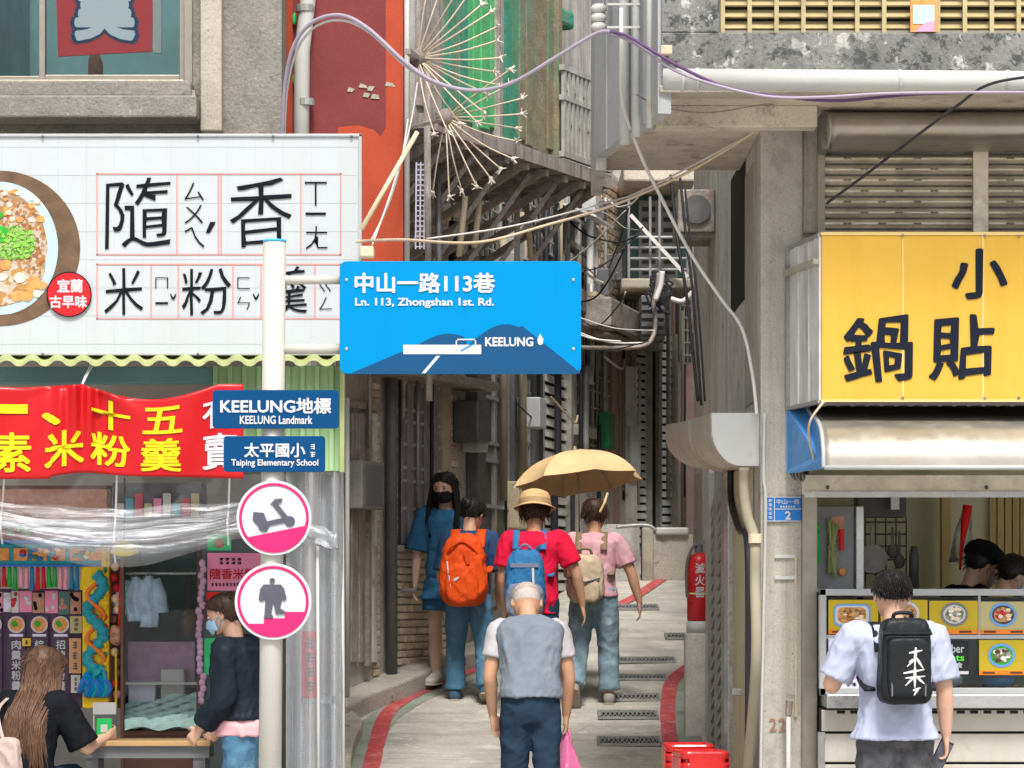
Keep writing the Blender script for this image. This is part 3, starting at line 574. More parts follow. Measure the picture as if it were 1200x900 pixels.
def fine_text(mb, ch, x0, y0, x1, y1, bold):
    """glyph triangles cut fine enough to follow the folds"""
    vs_, fs = glyphs(ch, 0.0); xs = [v[0] for v in vs_]; ys = [v[1] for v in vs_]; ax, bx_, ay, by = min(xs), max(xs), min(ys), max(ys)
    Q = lambda v: ((x0 + (v[0] - ax) * (x1 - x0) / (bx_ - ax)), y1 - (v[1] - ay) * (y1 - y0) / (by - ay))
    def rec(a, b, c, d):
        mx_ = max((a[0]-b[0])**2 + (a[1]-b[1])**2, (b[0]-c[0])**2 + (b[1]-c[1])**2, (c[0]-a[0])**2 + (c[1]-a[1])**2)
        if d == 0 or mx_ < 16: mb.add([lift(*a), lift(*b), lift(*c)], [(0, 1, 2)]); return
        h = lambda p, q: ((p[0] + q[0]) / 2, (p[1] + q[1]) / 2); ab, bc, ca = h(a, b), h(b, c), h(c, a)
        for t_ in ((a, ab, ca), (ab, b, bc), (ca, bc, c), (ab, bc, ca)): rec(*t_, d - 1)
    for kk, (dx, dy) in enumerate(bold_shifts(bold)[::2] + [(0, 0)]):
        n0 = len(mb.v)
        for f in fs:
            q = [Q((vs_[i][0] + dx, vs_[i][1] + dy)) for i in f]
            for k in range(1, len(q) - 1): rec(q[0], q[k], q[k + 1], 2)
        for i in range(n0, len(mb.v)): mb.v[i] = mb.v[i] + V((0, -.00015 * kk, 0))
m = MB()
for ch, *b in (('初', -52, 458, -8, 500), ('一', -4, 472, 32, 480), ('、', 50, 482, 70, 497), ('十', 108, 461, 152, 499), ('五', 168, 463, 213, 499), ('素', -8, 505, 36, 551), ('米', 53, 506, 98, 549), ('粉', 107, 506, 152, 548), ('羹', 166, 507, 212, 552)): fine_text(m, ch, *b, .022)
m.build('yellow_lettering', 'banner_yellow', BN)
m = MB()
for ch, *b in (('有', 238, 464, 276, 500), ('賣', 238, 508, 278, 550)): fine_text(m, ch, *b, .022)
m.build('white_lettering', 'print_white', BN)
m = MB(); m.tube([ban(97, 450), P(104, 436, YB + .05), P(109, 428, YB + .1)], .004, 6); m.tube([ban(96, 450), P(100, 440, YB + .05), P(106, 428, YB + .1)], .004, 6); m.build('tie', 'white_cable', BN)

def scrawl(parent, x0, y0, x1, y1, Y, cols, rows, m_, seed=1):
    """print too small to read in the photograph: short strokes in a grid of cells"""
    rn = random.Random(seed); mb = MB(); w_ = (x1 - x0) / cols; h_ = (y1 - y0) / rows
    for i in range(cols):
        for j in range(rows):
            cx, cy = x0 + w_ * (i + .5), y0 + h_ * (j + .5); a, b = w_ * .36, h_ * .36
            for k in range(3):
                yy = cy - b + 2 * b * (k + .2) / 3; mb.pbox(Y, cx - a * rn.uniform(.6, 1), yy, cx + a * rn.uniform(.6, 1), yy + max(.7, b * .3), 0, .002)
            xx = cx + rn.uniform(-.4, .4) * a; mb.pbox(Y, xx, cy - b, xx + max(.7, a * .3), cy + b, -.001, .0015)
    return mb.build('fine_print', m_, parent)
# ---- clear vinyl curtains
VC = thing('rolled_vinyl_curtain', 'rolled up clear plastic curtain sagging under the red banner', 'curtain', P(160, 640, 16.6))
def cur(px, v):
    s_ = math.sin(math.pi * min(1, max(0, (px + 10) / 300)))
    y = 556 + v * (58 + 26 * s_); d = .05 * math.sin(px * .045 + v * 3) + .03 * noise.noise(V((px * .03, v * 3, 1)))
    return P(px, y, 16.58 + d)
m = MB(); m.smooth = True; gx, gy = 110, 20
m.add([cur(-70 + 405 * i / gx, j / gy) for j in range(gy + 1) for i in range(gx + 1)], [(j * (gx + 1) + i, (j + 1) * (gx + 1) + i, (j + 1) * (gx + 1) + i + 1, j * (gx + 1) + i + 1) for j in range(gy) for i in range(gx)])
m.build('hanging_sheet', 'vinyl', VC)
def swag(j, gx=130, gy=10):
    """one layer of the gathered film: a shallow bulging strip that sags between its ties"""
    mb = MB(); mb.smooth = True; h0 = 16 + 5 * (j % 3); y0 = 588 + 7.5 * j; vs_ = []
    for q in range(gy + 1):
        v = q / gy
        for i in range(gx + 1):
            px = -70 + 405 * i / gx; s_ = math.sin(math.pi * min(1, max(0, (px + 10) / 290))); nz = noise.noise(V((px * .022, j * 3.1, v * 2.5))); n2 = noise.noise(V((px * .012 + 40, j * 5.3, v * 6)))
            y = y0 + (12 + 3.5 * j) * s_ * (.55 + .45 * v) + h0 * v * (.55 + .45 * s_) + 3.5 * nz + 2.5 * n2
            vs_.append(P(px, y, 16.52 - .012 * j) + V((0, -.055 * math.sin(math.pi * v) * (.6 + .4 * s_) + .02 * n2, 0)))
    mb.add(vs_, [(q * (gx + 1) + i, (q + 1) * (gx + 1) + i, (q + 1) * (gx + 1) + i + 1, q * (gx + 1) + i + 1) for q in range(gy) for i in range(gx)]); mb.build('gathered_fold', 'vinyl_roll', VC)
for j in range(5): swag(j)
m = MB()
for px in (5, 137, 269): m.tube(crom([P(px, 556, 16.5), cur(px, .6) + V((0, -.06, 0)), cur(px, 1) + V((0, -.13, .02)), cur(px, 1) + V((0, -.06, -.09))], 4), .006, 6)
m.build('tie_strap', 'white_cable', VC)
VS = thing('side_vinyl_curtain', 'clear plastic side curtain hanging to the ground beside the sign pole', 'curtain', P(368, 900, 16.75)); VS.location.z = 0; ORG[VS.name].z = 0
def side(px, v):
    y0 = 553; z0, z1 = fz(y0, 16.75), .02
    return V((fx(px, 16.75), 16.75 + .05 * math.sin(px * .22) + .03 * noise.noise(V((px * .06, v * 4, 4))), z0 + (z1 - z0) * v))
m = MB(); m.smooth = True; gx, gy = 50, 40
m.add([side(336 + 66 * i / gx, j / gy) for j in range(gy + 1) for i in range(gx + 1)], [(j * (gx + 1) + i, (j + 1) * (gx + 1) + i, (j + 1) * (gx + 1) + i + 1, j * (gx + 1) + i + 1) for j in range(gy) for i in range(gx)])
m.build('sheet', 'vinyl_side', VS)
m = MB(); m.tube([P(372, 640, 16.73), V((fx(374, 16.73), 16.73, 0))], .009, 8); m.tube([P(400, 553, 16.78), V((fx(403, 16.78), 16.78, 0))], .012, 8); m.build('weld_seam', 'pipe_white', VS, smooth=True)
m = MB(); m.smooth = True; pts = [P(x, 628 + 6 * math.sin(x * .1), 16.7) for x in range(336, 401, 5)]; m.tube(pts, [.05 + .02 * noise.noise(V((i * .8, 0, 7))) for i in range(len(pts))], 14); m.build('folded_flap', 'vinyl_roll', VS)
m = MB(); m.pbox(16.95, 353, 740, 375, 818, 0, .004); q = tagp(m.build('paper_notice', 'paper_red', base=P(364, 818, 16.95)), 'red paper notice seen through the clear side curtain', 'notice')
scrawl(q, 357, 746, 371, 813, 16.947, 1, 4, 'print_black')
m = MB(); m.box((fx(352, 16.95), 16.956, 0), (fx(356, 16.95), 17.0, 3.0)); m.box((fx(388, 16.95), 16.956, 0), (fx(393, 16.95), 17.0, 3.0)); m.box((fx(352, 16.95), 16.956, .95), (fx(393, 16.95), 17.0, 1.0)); tagp(m.build('metal_stand', 'alu', bevel=.004), 'slim metal stand behind the clear side curtain', 'stand')
# ================================================================ LEFT: inside the noodle shop
t = thing('shop_interior', 'dim interior walls of the noodle shop behind the counter', 'room', (-3, 19, 0))
m = MB(); m.box((XL, 19.6, 0), (-1.25, 19.7, 3.2)); m.build('back_wall', 'shop_wall', t)
m = MB(); m.box((XL, 17.2, 3.02), (-1.2, 19.6, 3.08)); m.build('ceiling', 'shop_wall', t)
m = MB(); m.box((-1.24, 17.5, 0), (-1.18, 19.6, 3.02)); m.build('side_wall', 'shop_wall', t)
m = MB(); m.box((XL, 16.95, 0), (-1.25, 19.6, .03)); m.build('floor', 'shop_floor', t)
m = MB(); m.pbox(17.1, -200, 556, -120, 1040, 0, .4); m.build('pier', 'rough_concrete', t)
m = MB(); m.pbox(16.98, 376, 556, 396, 1020, 0, .1); m.build('post', 'grey_iron', t)
# altar-like shop front: painted beam, tassels, dragon pillar
YA = 17.75
AL = thing('painted_shopfront', 'colourful temple style shop front with painted beam and tassels', 'shopfront', (fx(40, YA), YA, 0))
m = MB(); m.pbox(YA, -80, 637, 119, 662, 0, .12); b_ = m.build('beam', 'teal', AL, bevel=.006)
m = MB()
for k in range(9):
    x = -72 + k * 22; m.pbox(YA, x, 642, x + 17, 657, -.008, .0)
m.build('beam_panel', 'food_orange', b_, bevel=.004)
rn = random.Random(5)
for k in range(34):
    m = MB(); x = rn.uniform(-75, 112); y = rn.uniform(643, 656); m.ell(P(x, y, YA - .012), (.022, .012, .013), nu=8, nv=6); m.build('painted_flower', rn.choice(['temple_blue', 'teal', 'temple_red', 'temple_yellow', 'food_cream', 'temple_green']), b_, smooth=True)
m = MB(); m.pbox(YA, -80, 633, 121, 637, -.02, .12); m.pbox(YA, -80, 661.5, 121, 664, -.012, .1); m.build('beam_edge', 'temple_blue', AL)
m = MB()
for k in range(40):
    x = -78 + k * 5 ; m.ell(P(x, 628 + 9 * rn.random() - (8 if x < 20 else 0), YA + .05), (.03, .03, .035), nu=8, nv=6)
m.build('red_garland', 'temple_red', AL, smooth=True)
m = MB()
for k in range(12): m.ell(P(-70 + k * 9 + rn.uniform(-3, 3), 622 + rn.uniform(-6, 6), YA + .02), (.022, .02, .022), nu=8, nv=6)
m.build('garland_flower', 'food_green', AL, smooth=True)
cols = ['tassel_red', 'tassel_red', 'tassel_green', 'tassel_green', 'tassel_pink', 'tassel_pink', 'tassel_blue', 'tassel_blue', 'tassel_yellow', 'tassel_yellow', 'tassel_red', 'tassel_red', 'tassel_green', 'tassel_green', 'tassel_pink', 'tassel_pink', 'tassel_blue']
k = 0; x = -68.0
while x < 117:
    m = MB(); y1 = 690 + rn.uniform(-3, 2); m.tube([P(x, 663, YA + .02), P(x, 667, YA + .02), P(x, 672, YA + .02), P(x + rn.uniform(-.6, .6), y1, YA + .02)], [.006, .012, .011, .0165], 8); m.build('tassel', cols[k % len(cols)], AL, smooth=True); x += 6.6; k += 1
# dragon pillar
m = MB(); m.pbox(YA, 97, 664, 128, 830, -.02, .13); m.pbox(YA, 119, 641, 129, 664, -.02, .13); DP = m.build('pillar', 'temple_yellow', AL, bevel=.008)
def coil(r_, ph, z0, z1, amp, n=60): return [P(112 + amp * math.sin(ph + i / n * 13), z0 + (z1 - z0) * i / n, YA - .03 - .012 * math.cos(ph + i / n * 13)) for i in range(n + 1)]
m = MB(); c_ = coil(0, 0, 672, 790, 9); m.tube(c_, [.034 + .006 * math.sin(i * 1.7) for i in range(len(c_))], 10); m.build('dragon', 'teal', DP, smooth=True)
m = MB()
for i in range(4, 60, 3): m.tube([c_[i], c_[i] + V((rn.choice((-1, 1)) * .035, -.02, .03))], [.015, .003], 6)
m.build('dragon_fin', 'temple_red', DP)
m = MB(); m.tube(coil(0, 2.6, 680, 785, 10), .013, 8); m.build('dragon_belly', 'tassel_orange', DP, smooth=True)
for k in range(7): m = MB(); m.tube(crom([P(98 + 4 * k - 5, 812 - 3 * (k % 2), YA - .03), P(98 + 4 * k, 797 - 8 * (k % 3), YA - .045), P(98 + 4 * k + 7, 806, YA - .04), P(98 + 4 * k + 2, 816, YA - .03)], 5), [.016] * 16, 8); m.build('wave', ['temple_blue', 'lane_blue', 'teal'][k % 3], DP, smooth=True)
for k in range(16): m = MB(); m.ell(P(123.5, 646 + k * 11, YA - .025), (.012, .012, .018), nu=8, nv=6); m.build('pillar_boss', rn.choice(['temple_red', 'temple_yellow', 'temple_green']), DP, smooth=True)
# poster wall of menus
PW = thing('menu_wall', 'wall of small pictures and purple menu strips behind the seated woman', 'menu', (fx(45, 17.85), 17.85, .8))
m = MB(); m.pbox(17.86, -80, 690, 98, 830, 0, .05); m.build('board', 'menu_dark', PW)
x = -78
while x < 92:
    w_ = rn.uniform(9, 16); m = MB(); m.pbox(17.85, x, 692 + rn.uniform(0, 3), x + w_ - .8, 718 + rn.uniform(-2, 3), 0, .006); o_ = m.build('photo', rn.choice(['paper_white', 'paper_violet', 'shop_teal', 'food_meat', 'paper_pink', 'card_lilac']), PW)
    m = MB()
    for q in range(5): m.ell(P(x + rn.uniform(1, w_ - 2), rn.uniform(696, 715), 17.848), (.012, .004, .014), nu=7, nv=5)
    m.build('photo_detail', rn.choice(['food_meat', 'paper_white', 'temple_red', 'print_black']), o_); x += w_
for i, (cx, tx) in enumerate(((-35, ''), (-8, ''), (19, '肉羹米粉羹'), (46, '綜合米粉羹'), (71, '招牌米粉羹'))):
    m = MB(); m.pbox(17.84, cx - 10.5, 722, cx + 10.5, 818, 0, .01); s_ = m.build('menu_strip', 'menu_dark', PW)
    m = MB(); disc(m, cx, 732, 10, 10, 17.836, 24); m.build('bowl_edge', 'paper_white', s_)
    m = MB(); disc(m, cx, 732, 8, 8, 17.834, 20, jag=.2); m.build('bowl_food', 'food_orange', s_)
    m = MB(); disc(m, cx - 2, 731, 4, 4, 17.832, 10, jag=.4); m.build('bowl_greens', 'food_leaf', s_)
    m = MB()
    for q, ch in enumerate(tx): m.text(ch, cx - 5.5, 750 + q * 12, cx + 5.5, 761 + q * 12, 17.837, bold=.02)
    if tx: m.build('lettering', 'print_white', s_)
    m = MB(); m.pbox(17.837, cx - 8, 743, cx + 8, 746, 0, .002); m.build('price_line', 'card_lilac', s_)
for x0, y0, x1, y1, mt in ((82, 722, 96, 742, 'card_cream'), (81, 748, 95, 789, 'paper_wood'), (83, 791, 94, 812, 'paper_white'), (26, 748, 36, 757, 'temple_yellow')):
    m = MB(); m.pbox(17.83, x0, y0, x1, y1, 0, .006); o_ = m.build('paper', mt, PW); scrawl(o_, x0 + 3, y0 + 2, x1 - 3, y1 - 2, 17.827, 1, 3, 'glyph_grey', int(x0))
# red ornament strip, lantern, lamp shade
OS = thing('ornament_strip', 'narrow dark red hanging ornaments right of the dragon pillar', 'ornament', P(136, 830, 17.8))
m = MB(); m.pbox(17.82, 130, 655, 143, 830, 0, .04); m.build('backing', 'frame_brown', OS)
for k in range(13):
    m = MB(); m.ell(P(136 + rn.uniform(-3, 3), 664 + k * 12.5, 17.79), (.026, .02, .028), nu=9, nv=6); m.build('ornament', rn.choice(['temple_red', 'temple_red', 'frame_brown', 'food_cream', 'temple_green', 'paper_pink']), OS, smooth=True)
m = MB(); m.tube([P(143, 655, 17.77), P(142, 700, 17.77), P(139, 745, 17.77)], [.008, .016, .008], 8); m.build('ribbon', 'paper_red', OS)
m = MB(); m.smooth = True
for k in range(5): m.ell(P(134 + (k % 2) * 4, 741 + k * 1.5, 17.74), (.032, .03, .045), nu=10, nv=7)
m.build('paper_lantern', 'food_meat', OS)
m = MB(); m.tube([P(136, 830, 17.77), P(136, 762, 17.77)], .008, 8); m.build('bamboo_rod', 'temple_yellow', OS)
t = thing('hanging_lamp', 'yellow hanging lamp shade tucked under the plastic curtain', 'lamp', P(146, 650, 17.5))
m = MB(); m.tube([P(146, 632, 17.5), P(146, 640, 17.5), P(146, 648, 17.5), P(146, 652, 17.5)], [.02, .07, .085, .02], 18); m.build('shade', 'lamp_yellow', t, smooth=True)
m = MB(); m.tube([P(146, 560, 17.5), P(146, 632, 17.5)], .005, 6); m.build('cord', 'black_cable', t)
# glazed cabinet / door with goods behind
GC = thing('glass_cabinet', 'tall glass fronted cabinet with clothes hanging inside', 'cabinet', (fx(187, 17.7), 17.7, 0))
m = MB()
for a in ((141, 632, 145, 1010), (231, 632, 236, 1010), (145, 632, 231, 638), (145, 856, 231, 862), (145, 1000, 231, 1010)): m.pbox(17.7, *a, 0, .06)
m.build('frame', 'frame_brown', GC, bevel=.004)
m = MB(); m.pbox(17.7, 145, 638, 231, 856, .02, .026); m.build('pane', 'case_glass', GC)
m = MB(); m.pbox(17.7, 145, 862, 231, 1000, .02, .035); m.build('kick_panel', 'frame_brown', GC)
m = MB(); m.pbox(17.7, 141, 632, 236, 1010, .9, .93); m.build('back', 'shop_teal', GC)
m = MB(); m.pbox(17.7, 141, 632, 143, 1010, .061, .9); m.pbox(17.7, 234, 632, 236, 1010, .061, .9); m.build('side', 'shop_dark', GC)
m = MB(); m.pbox(17.7, 145, 800, 231, 803, .08, .88); m.build('shelf', 'paper_white', GC)
m = MB(); m.pbox(17.98, 148, 752, 228, 806, 0, .03); m.build('pink_panel', 'paper_violet', GC)
m = MB(); m.pbox(17.86, 188, 784, 216, 822, 0, .1); m.build('carton', 'paper_white', GC, bevel=.01); m = MB(); m.pbox(17.86, 150, 800, 182, 828, 0, .1); m.build('carton', 'card_lilac', GC, bevel=.01)
m = MB(); m.tube([P(147, 672, 17.82), P(230, 672, 17.82)], .008, 8); m.build('rail', 'alu', GC)
t = None
def hanging_shirt(cx, w_, y0, y1, seed, lab):
    tt = thing('hanging_shirt', lab, 'shirt', P(cx, y1, 17.82), 'shirts hanging in the glass cabinet')
    mb = MB(); mb.smooth = True; rg = []
    for i in range(14):
        v = i / 13; ring = []
        for k in range(24):
            a = 2 * math.pi * k / 24; ww = w_ * (.35 + .65 * min(1, v * 4)) * (1 - .1 * v); d = .05 + .02 * math.sin(a * 5 + seed) * v
            ring.append(P(cx, y0 + (y1 - y0) * v, 17.82) + V((ww * math.cos(a) + .012 * math.sin(v * 7 + seed), d * math.sin(a), 0)))
        rg.append(ring)
    mb.loft(rg); mb.build('body', 'cloth_bluewhite', tt)
    for sg in (-1, 1): mb = MB(); a = P(cx, y0 + 4, 17.82); mb.tube([a + V((sg * w_ * .7, 0, 0)), a + V((sg * w_ * 1.15, 0, -.09)), a + V((sg * w_ * 1.3, 0, -.2))], [.035, .045, .05], 10); mb.build('sleeve', 'cloth_bluewhite', tt, smooth=True)
    mb = MB(); mb.tube(crom([P(cx - 6, y0 + 3, 17.82), P(cx, y0 - 2, 17.82), P(cx + 6, y0 + 3, 17.82)], 4), .005, 6); mb.tube(crom([P(cx, y0 - 2, 17.82), P(cx, 671, 17.82)], 4), .004, 6); mb.build('hanger', 'metal_shaft', tt)
hanging_shirt(157, .06, 676, 728, 1, 'pale blue shirt hanging at the left of the glass cabinet')
hanging_shirt(173, .06, 675, 735, 2, 'pale blue shirt hanging second in the glass cabinet')
m = MB(); m.smooth = True; gx, gy = 40, 16
m.add([P(146 + 84 * i / gx, 826 + 28 * j / gy - 16 * (i / gx) * (1 - j / gy), 17.82 - .16 * j / gy) + V((0, .01 * math.sin(j * 2.2 + i * .25), .012 * math.sin(j * 1.9 + .3 * i))) for j in range(gy + 1) for i in range(gx + 1)], [(j * (gx + 1) + i, (j + 1) * (gx + 1) + i, (j + 1) * (gx + 1) + i + 1, j * (gx + 1) + i + 1) for j in range(gy) for i in range(gx)])
tagp(m.build('striped_cloth', 'cloth_wave'), 'rumpled pale turquoise cloth at the foot of the glass cabinet', 'cloth')
m = MB(); m.smooth = True; m.ell(P(222, 730, 17.9), (.05, .04, .09)); m.tube([P(222, 715, 17.9), P(223, 672, 17.9)], .006, 6); tagp(m.build('hanging_bag', 'food_dark'), 'dark bag hanging at the right of the glass cabinet', 'bag')
# posters and door jamb right of the cabinet
m = MB(); m.pbox(17.66, 236, 632, 312, 1005, 0, .08); JP = tagp(m.build('notice_board', 'shop_dark', bevel=.004), 'dark board carrying the pink and green paper notices', 'board')
def paper(x0, y0, x1, y1, mt, lab, grid, seed, ink_='print_black', Y=17.655):
    mb = MB(); mb.pbox(Y, x0, y0, x1, y1, 0, .003); o_ = tagp(mb.build('paper_notice', mt), lab, 'notice', 'paper notices on the dark board')
    if grid: scrawl(o_, *grid, Y - .003, *grid_n, ink_, seed)
    return o_
grid_n = (5, 1)
q = paper(243, 648, 306, 692, 'paper_pink', 'pink paper notice with dark print beside the sign pole', None, 1)
m = MB(); m.text('隨香米粉', 246, 666, 300, 679, 17.652, bold=.02); m.build('lettering', 'temple_red', q); scrawl(q, 256, 653, 284, 662, 17.652, 4, 2, 'print_black', 2); scrawl(q, 247, 682, 298, 688, 17.652, 12, 1, 'print_black', 3)
q = paper(243, 627, 271, 645, 'paper_green', 'small green paper notice above the pink notice', None, 1)
m = MB(); disc(m, 257, 637, 6, 6, 17.652, 20); m.build('picture', 'food_meat', q)
paper(242, 694, 257, 727, 'paper_red', 'red paper strip beside the masked woman at the door', None, 1)
q = paper(239, 748, 267, 791, 'paper_green', 'green paper notice in front of the woman in the black jacket', None, 1); scrawl(q, 244, 752, 262, 786, 17.652, 2, 3, 'print_black', 8)
m = MB(); m.smooth = True
for k in range(24): m.ell(P(237 + rn.uniform(-2, 2) - max(0, 8 - abs(k - 12)) * .6, 660 + k * 7, 17.62), (.02, .012, .024), nu=8, nv=6)
tagp(m.build('paper_garland', 'paper_violet'), 'mauve paper garland hanging down the cabinet edge', 'garland')
# table
TB = thing('counter_table', 'narrow wood topped table in front of the glass cabinet', 'table', (fx(170, 17.15), 17.15, 0))
zt = fz(868, 17.0)
m = MB(); m.box((fx(95, 17), 16.98, zt - .032), (fx(247, 17), 17.3, zt)); m.build('table_top', 'wood_edge', TB, bevel=.006)
m = MB(); m.box((fx(97, 17), 17.01, zt - .1), (fx(245, 17), 17.28, zt - .034)); m.build('apron', 'frame_dark', TB)
for x in (100, 226):
    for y in (17.02, 17.23): m = MB(); m.box((fx(x, 17), y, .03), (fx(x + 14, 17), y + .05, zt - .1)); m.build('leg', 'frame_dark', TB)
t = thing('card_stand', 'green plastic card stand on the table beside the seated woman', 'stand', P(123, 868, 17.1))
m = MB(); m.pbox(17.1, 113, 842, 131, 869, 0, .012); m.build('board', 'green_plastic', t, bevel=.003)
m = MB(); m.pbox(17.1, 118, 849, 126, 858, -.003, 0); m.build('card', 'paper_white', t)
m = MB(); m.pbox(17.1, 108, 862, 131, 870, -.08, .0); m.build('foot', 'paper_white', t, bevel=.004)
m = MB(); m.pbox(17.1, 106, 824, 133, 838, .1, .12); m.tube([P(110, 838, 17.21), V((fx(110, 17.21), 17.21, zt))], .006, 6); tagp(m.build('small_sign', 'paper_white'), 'small white sign on a stem behind the green card stand', 'sign')

# ================================================================ SIGN POLE
YP = 14.8
SP = thing('sign_pole', 'white street sign pole with two horizontal arms and a blue cap', 'pole', (fx(315, YP), YP, 0))
pt = P(321.8, 284, YP); pb = V((fx(315, YP), YP, 0))
m = MB(); m.smooth = True; m.tube([pb, pb.lerp(pt, .5), pt], .0565, 24); m.build('post', 'pole_white', SP)
m = MB(); m.tube([pt, pt + V((0, 0, .012))], .0575, 24); m.build('cap', 'pole_cap', SP, smooth=True)
for y, r_ in ((328, .022), (409, .026)):
    m = MB(); m.tube([P(325, y, YP - .0), P(404, y, YP + .02)], r_, 16); m.build('arm', 'pole_white', SP, smooth=True)
def rrect(x0, y0, x1, y1, r_, Y, n=6):
    pts = []
    for cx, cy, a0 in ((x1 - r_, y0 + r_, -90), (x1 - r_, y1 - r_, 0), (x0 + r_, y1 - r_, 90), (x0 + r_, y0 + r_, 180)):
        for k in range(n + 1): a = R(a0 + 90 * k / n); pts.append(P(cx + r_ * math.cos(a), cy + r_ * math.sin(a), Y))
    return list(reversed(pts))
YN = YP - .03
LS = thing('lane_sign', 'large bright blue lane name sign with hills and white harbour drawing', 'sign', P(540, 438, YN))
m = MB(); m.prism(rrect(398, 306, 681, 438, 8, YN), (0, .022, 0)); m.build('panel', 'lane_blue', LS, bevel=.003)
m = MB(); hill = [(412, 437)] + [(x, 437 - max(0, (x - 412) * .36)) for x in range(430, 475, 8)]
def hill_y(x):
    a = 437 - 17 * 0
    h1 = 437 - (x - 412) * .42 if x < 490 else 404 - 13 * math.sin(math.pi * min(1, (x - 490) / 72)) if x < 548 else 999
    h2 = 405 - 25 * math.sin(math.pi * min(1, max(0, (x - 548) / 90))) if 548 <= x < 612 else 382 + (x - 612) * .8 if x >= 612 else 999
    return min(437.5, min(h1, h2))
top = [(x, hill_y(x)) for x in range(412, 681, 4)]
for (a, ya), (b, yb) in zip(top, top[1:]):
    m.poly([P(a, 437.6, YN - .002), P(b, 437.6, YN - .002), P(b, yb, YN - .002), P(a, ya, YN - .002)])
m.build('hills_print', 'lane_navy', LS)
m = MB(); q = YN - .004
m.pbox(q, 472.5, 404, 564, 415, 0, .001)
for a in ((534, 397, 558, 398.6), (534, 397, 535.6, 404), (556.4, 397, 558, 404)): m.pbox(q, *a, 0, .001)
m.poly([P(494, 437.4, q), P(498.5, 437.4, q), P(516, 417, q), P(511.5, 417, q)])
m.text('KEELUNG', 568.5, 395, 625, 406, q, bold=.035)
m.text('中山一路113巷', 415.5, 319.5, 580, 343.5, q, bold=.03); m.text('Ln. 113, Zhongshan 1st. Rd.', 416, 349, 579, 361, q, bold=.03)
m.poly([P(633, 391, q), P(629.5, 398, q), P(630.5, 403, q), P(633, 404.5, q), P(636, 403, q), P(636.8, 397.5, q)])
m.build('lettering', 'print_white', LS)
m = MB(); m.poly([P(539, 411, q - .002), P(553, 403, q - .002), P(556, 403, q - .002), P(541, 411.5, q - .002)]); m.build('window_print', 'lane_blue', LS)
m = MB()
for y in (328, 409): m.pbox(YP, 398, y - 5, 676, y + 5, .006, .03)
m.build('back_rail', 'alu', LS)
for x, y in ((406, 328), (406, 409), (672, 328), (672, 409)): m = MB(); m.ell(P(x, y, YN - .001), (.009, .005, .009), nu=10, nv=6); m.build('bolt', 'alu', LS, smooth=True)
YD = YP - .075
def small_sign(x0, y0, x1, y1, lab, rows):
    tt = thing('direction_sign', lab, 'sign', P((x0 + x1) / 2, y1, YD), 'small navy signs on the pole')
    mb = MB(); mb.prism(rrect(x0, y0, x1, y1, 4, YD), (0, .018, 0)); mb.build('panel', 'sign_navy', tt, bevel=.002)
    mb = MB()
    for tx, a, b, c, d, bo_ in rows: mb.text(tx, a, b, c, d, YD - .003, bold=bo_)
    mb.build('lettering', 'print_white', tt)
    mb = MB(); mb.pbox(YP, 312, y0 + 8, 331, y1 - 8, -.058, -.05); mb.build('clamp', 'alu', tt)
small_sign(249, 457, 397, 502, 'navy landmark sign on the pole, upper of the two small ones', [('KEELUNG地標', 258, 466, 388, 485, .028), ('KEELUNG Landmark', 281, 487, 366, 497, .025)])
small_sign(262, 511, 381, 553, 'navy elementary school sign on the pole, lower of the two small ones', [('太平國小', 286, 519, 358, 536, .025), ('Taiping Elementary School', 271, 538, 373, 548, .025)])
scrawl(bpy.data.objects['direction_sign.001'], 362, 519, 371, 537, YD - .003, 1, 2, 'print_white', 4)
YC = YP - .075
def ring_pts(cx, cy, r_, Y, n=48): return [P(cx + r_ * math.cos(2 * math.pi * k / n), cy - r_ * math.sin(2 * math.pi * k / n), Y) for k in range(n)]
def round_sign(cx, cy, r_, lab):
    tt = thing('round_sign', lab, 'sign', P(cx, cy + r_, YC), 'round warning signs on the pole')
    mb = MB(); mb.prism(list(reversed(ring_pts(cx, cy, r_, YC))), (0, .018, 0)); mb.build('disc', 'print_white', tt, bevel=.002)
    a, b = ring_pts(cx, cy, r_ * .93, YC - .003), ring_pts(cx, cy, r_ * .855, YC - .003); mb = MB(); mb.loft([a, b], caps=False); mb.build('ring_print', 'sign_pink', tt)
    mb = MB(); mb.pbox(YP, 308, cy - 8, 334, cy + 8, -.058, -.05); mb.build('clamp', 'alu', tt)
    return tt
def circ_cut(cx, cy, r_, fy, Y, n=40):
    """part of a disc under the line y = fy(x)"""
    mb = MB(); pv = None
    for k in range(n + 1):
        x = cx - r_ + 2 * r_ * k / n; h = math.sqrt(max(0, r_ * r_ - (x - cx) ** 2)); yb = cy + h; yt = min(yb, max(cy - h, fy(x)))
        cur_ = (P(x, yb, Y), P(x, yt, Y))
        if pv: mb.add([pv[0], cur_[0], cur_[1], pv[1]], [(0, 1, 2, 3)])
        pv = cur_
    return mb
A = round_sign(321, 607, 44, 'round sign with a scooter going down a pink slope')
circ_cut(321, 607, 38, lambda x: 631 - (x - 283) * .2, YC - .0035).build('slope_print', 'sign_pink', A)
m = MB(); q = YC - .006
for cx, cy, r_ in ((309, 617, 6.2), (339.5, 611, 6.2)): m.poly(list(ring_pts(cx, cy, r_, q, 20)))
qp = q - .001; 
for pl in ([(297, 600), (309, 601), (313, 611), (330, 607), (335, 612), (316, 616), (312, 619), (301, 615), (296, 609)], [(318, 590), (322, 586.5), (338, 606), (333, 609)], [(316, 592), (322, 585), (331, 584), (330, 589), (324, 590)]): m.poly([P(a, b, qp) for a, b in reversed(pl)]); qp -= .0003
m.build('scooter_print', 'glyph_grey', A)
A = round_sign(320, 705, 45, 'round sign with a grey figure walking down pink steps')
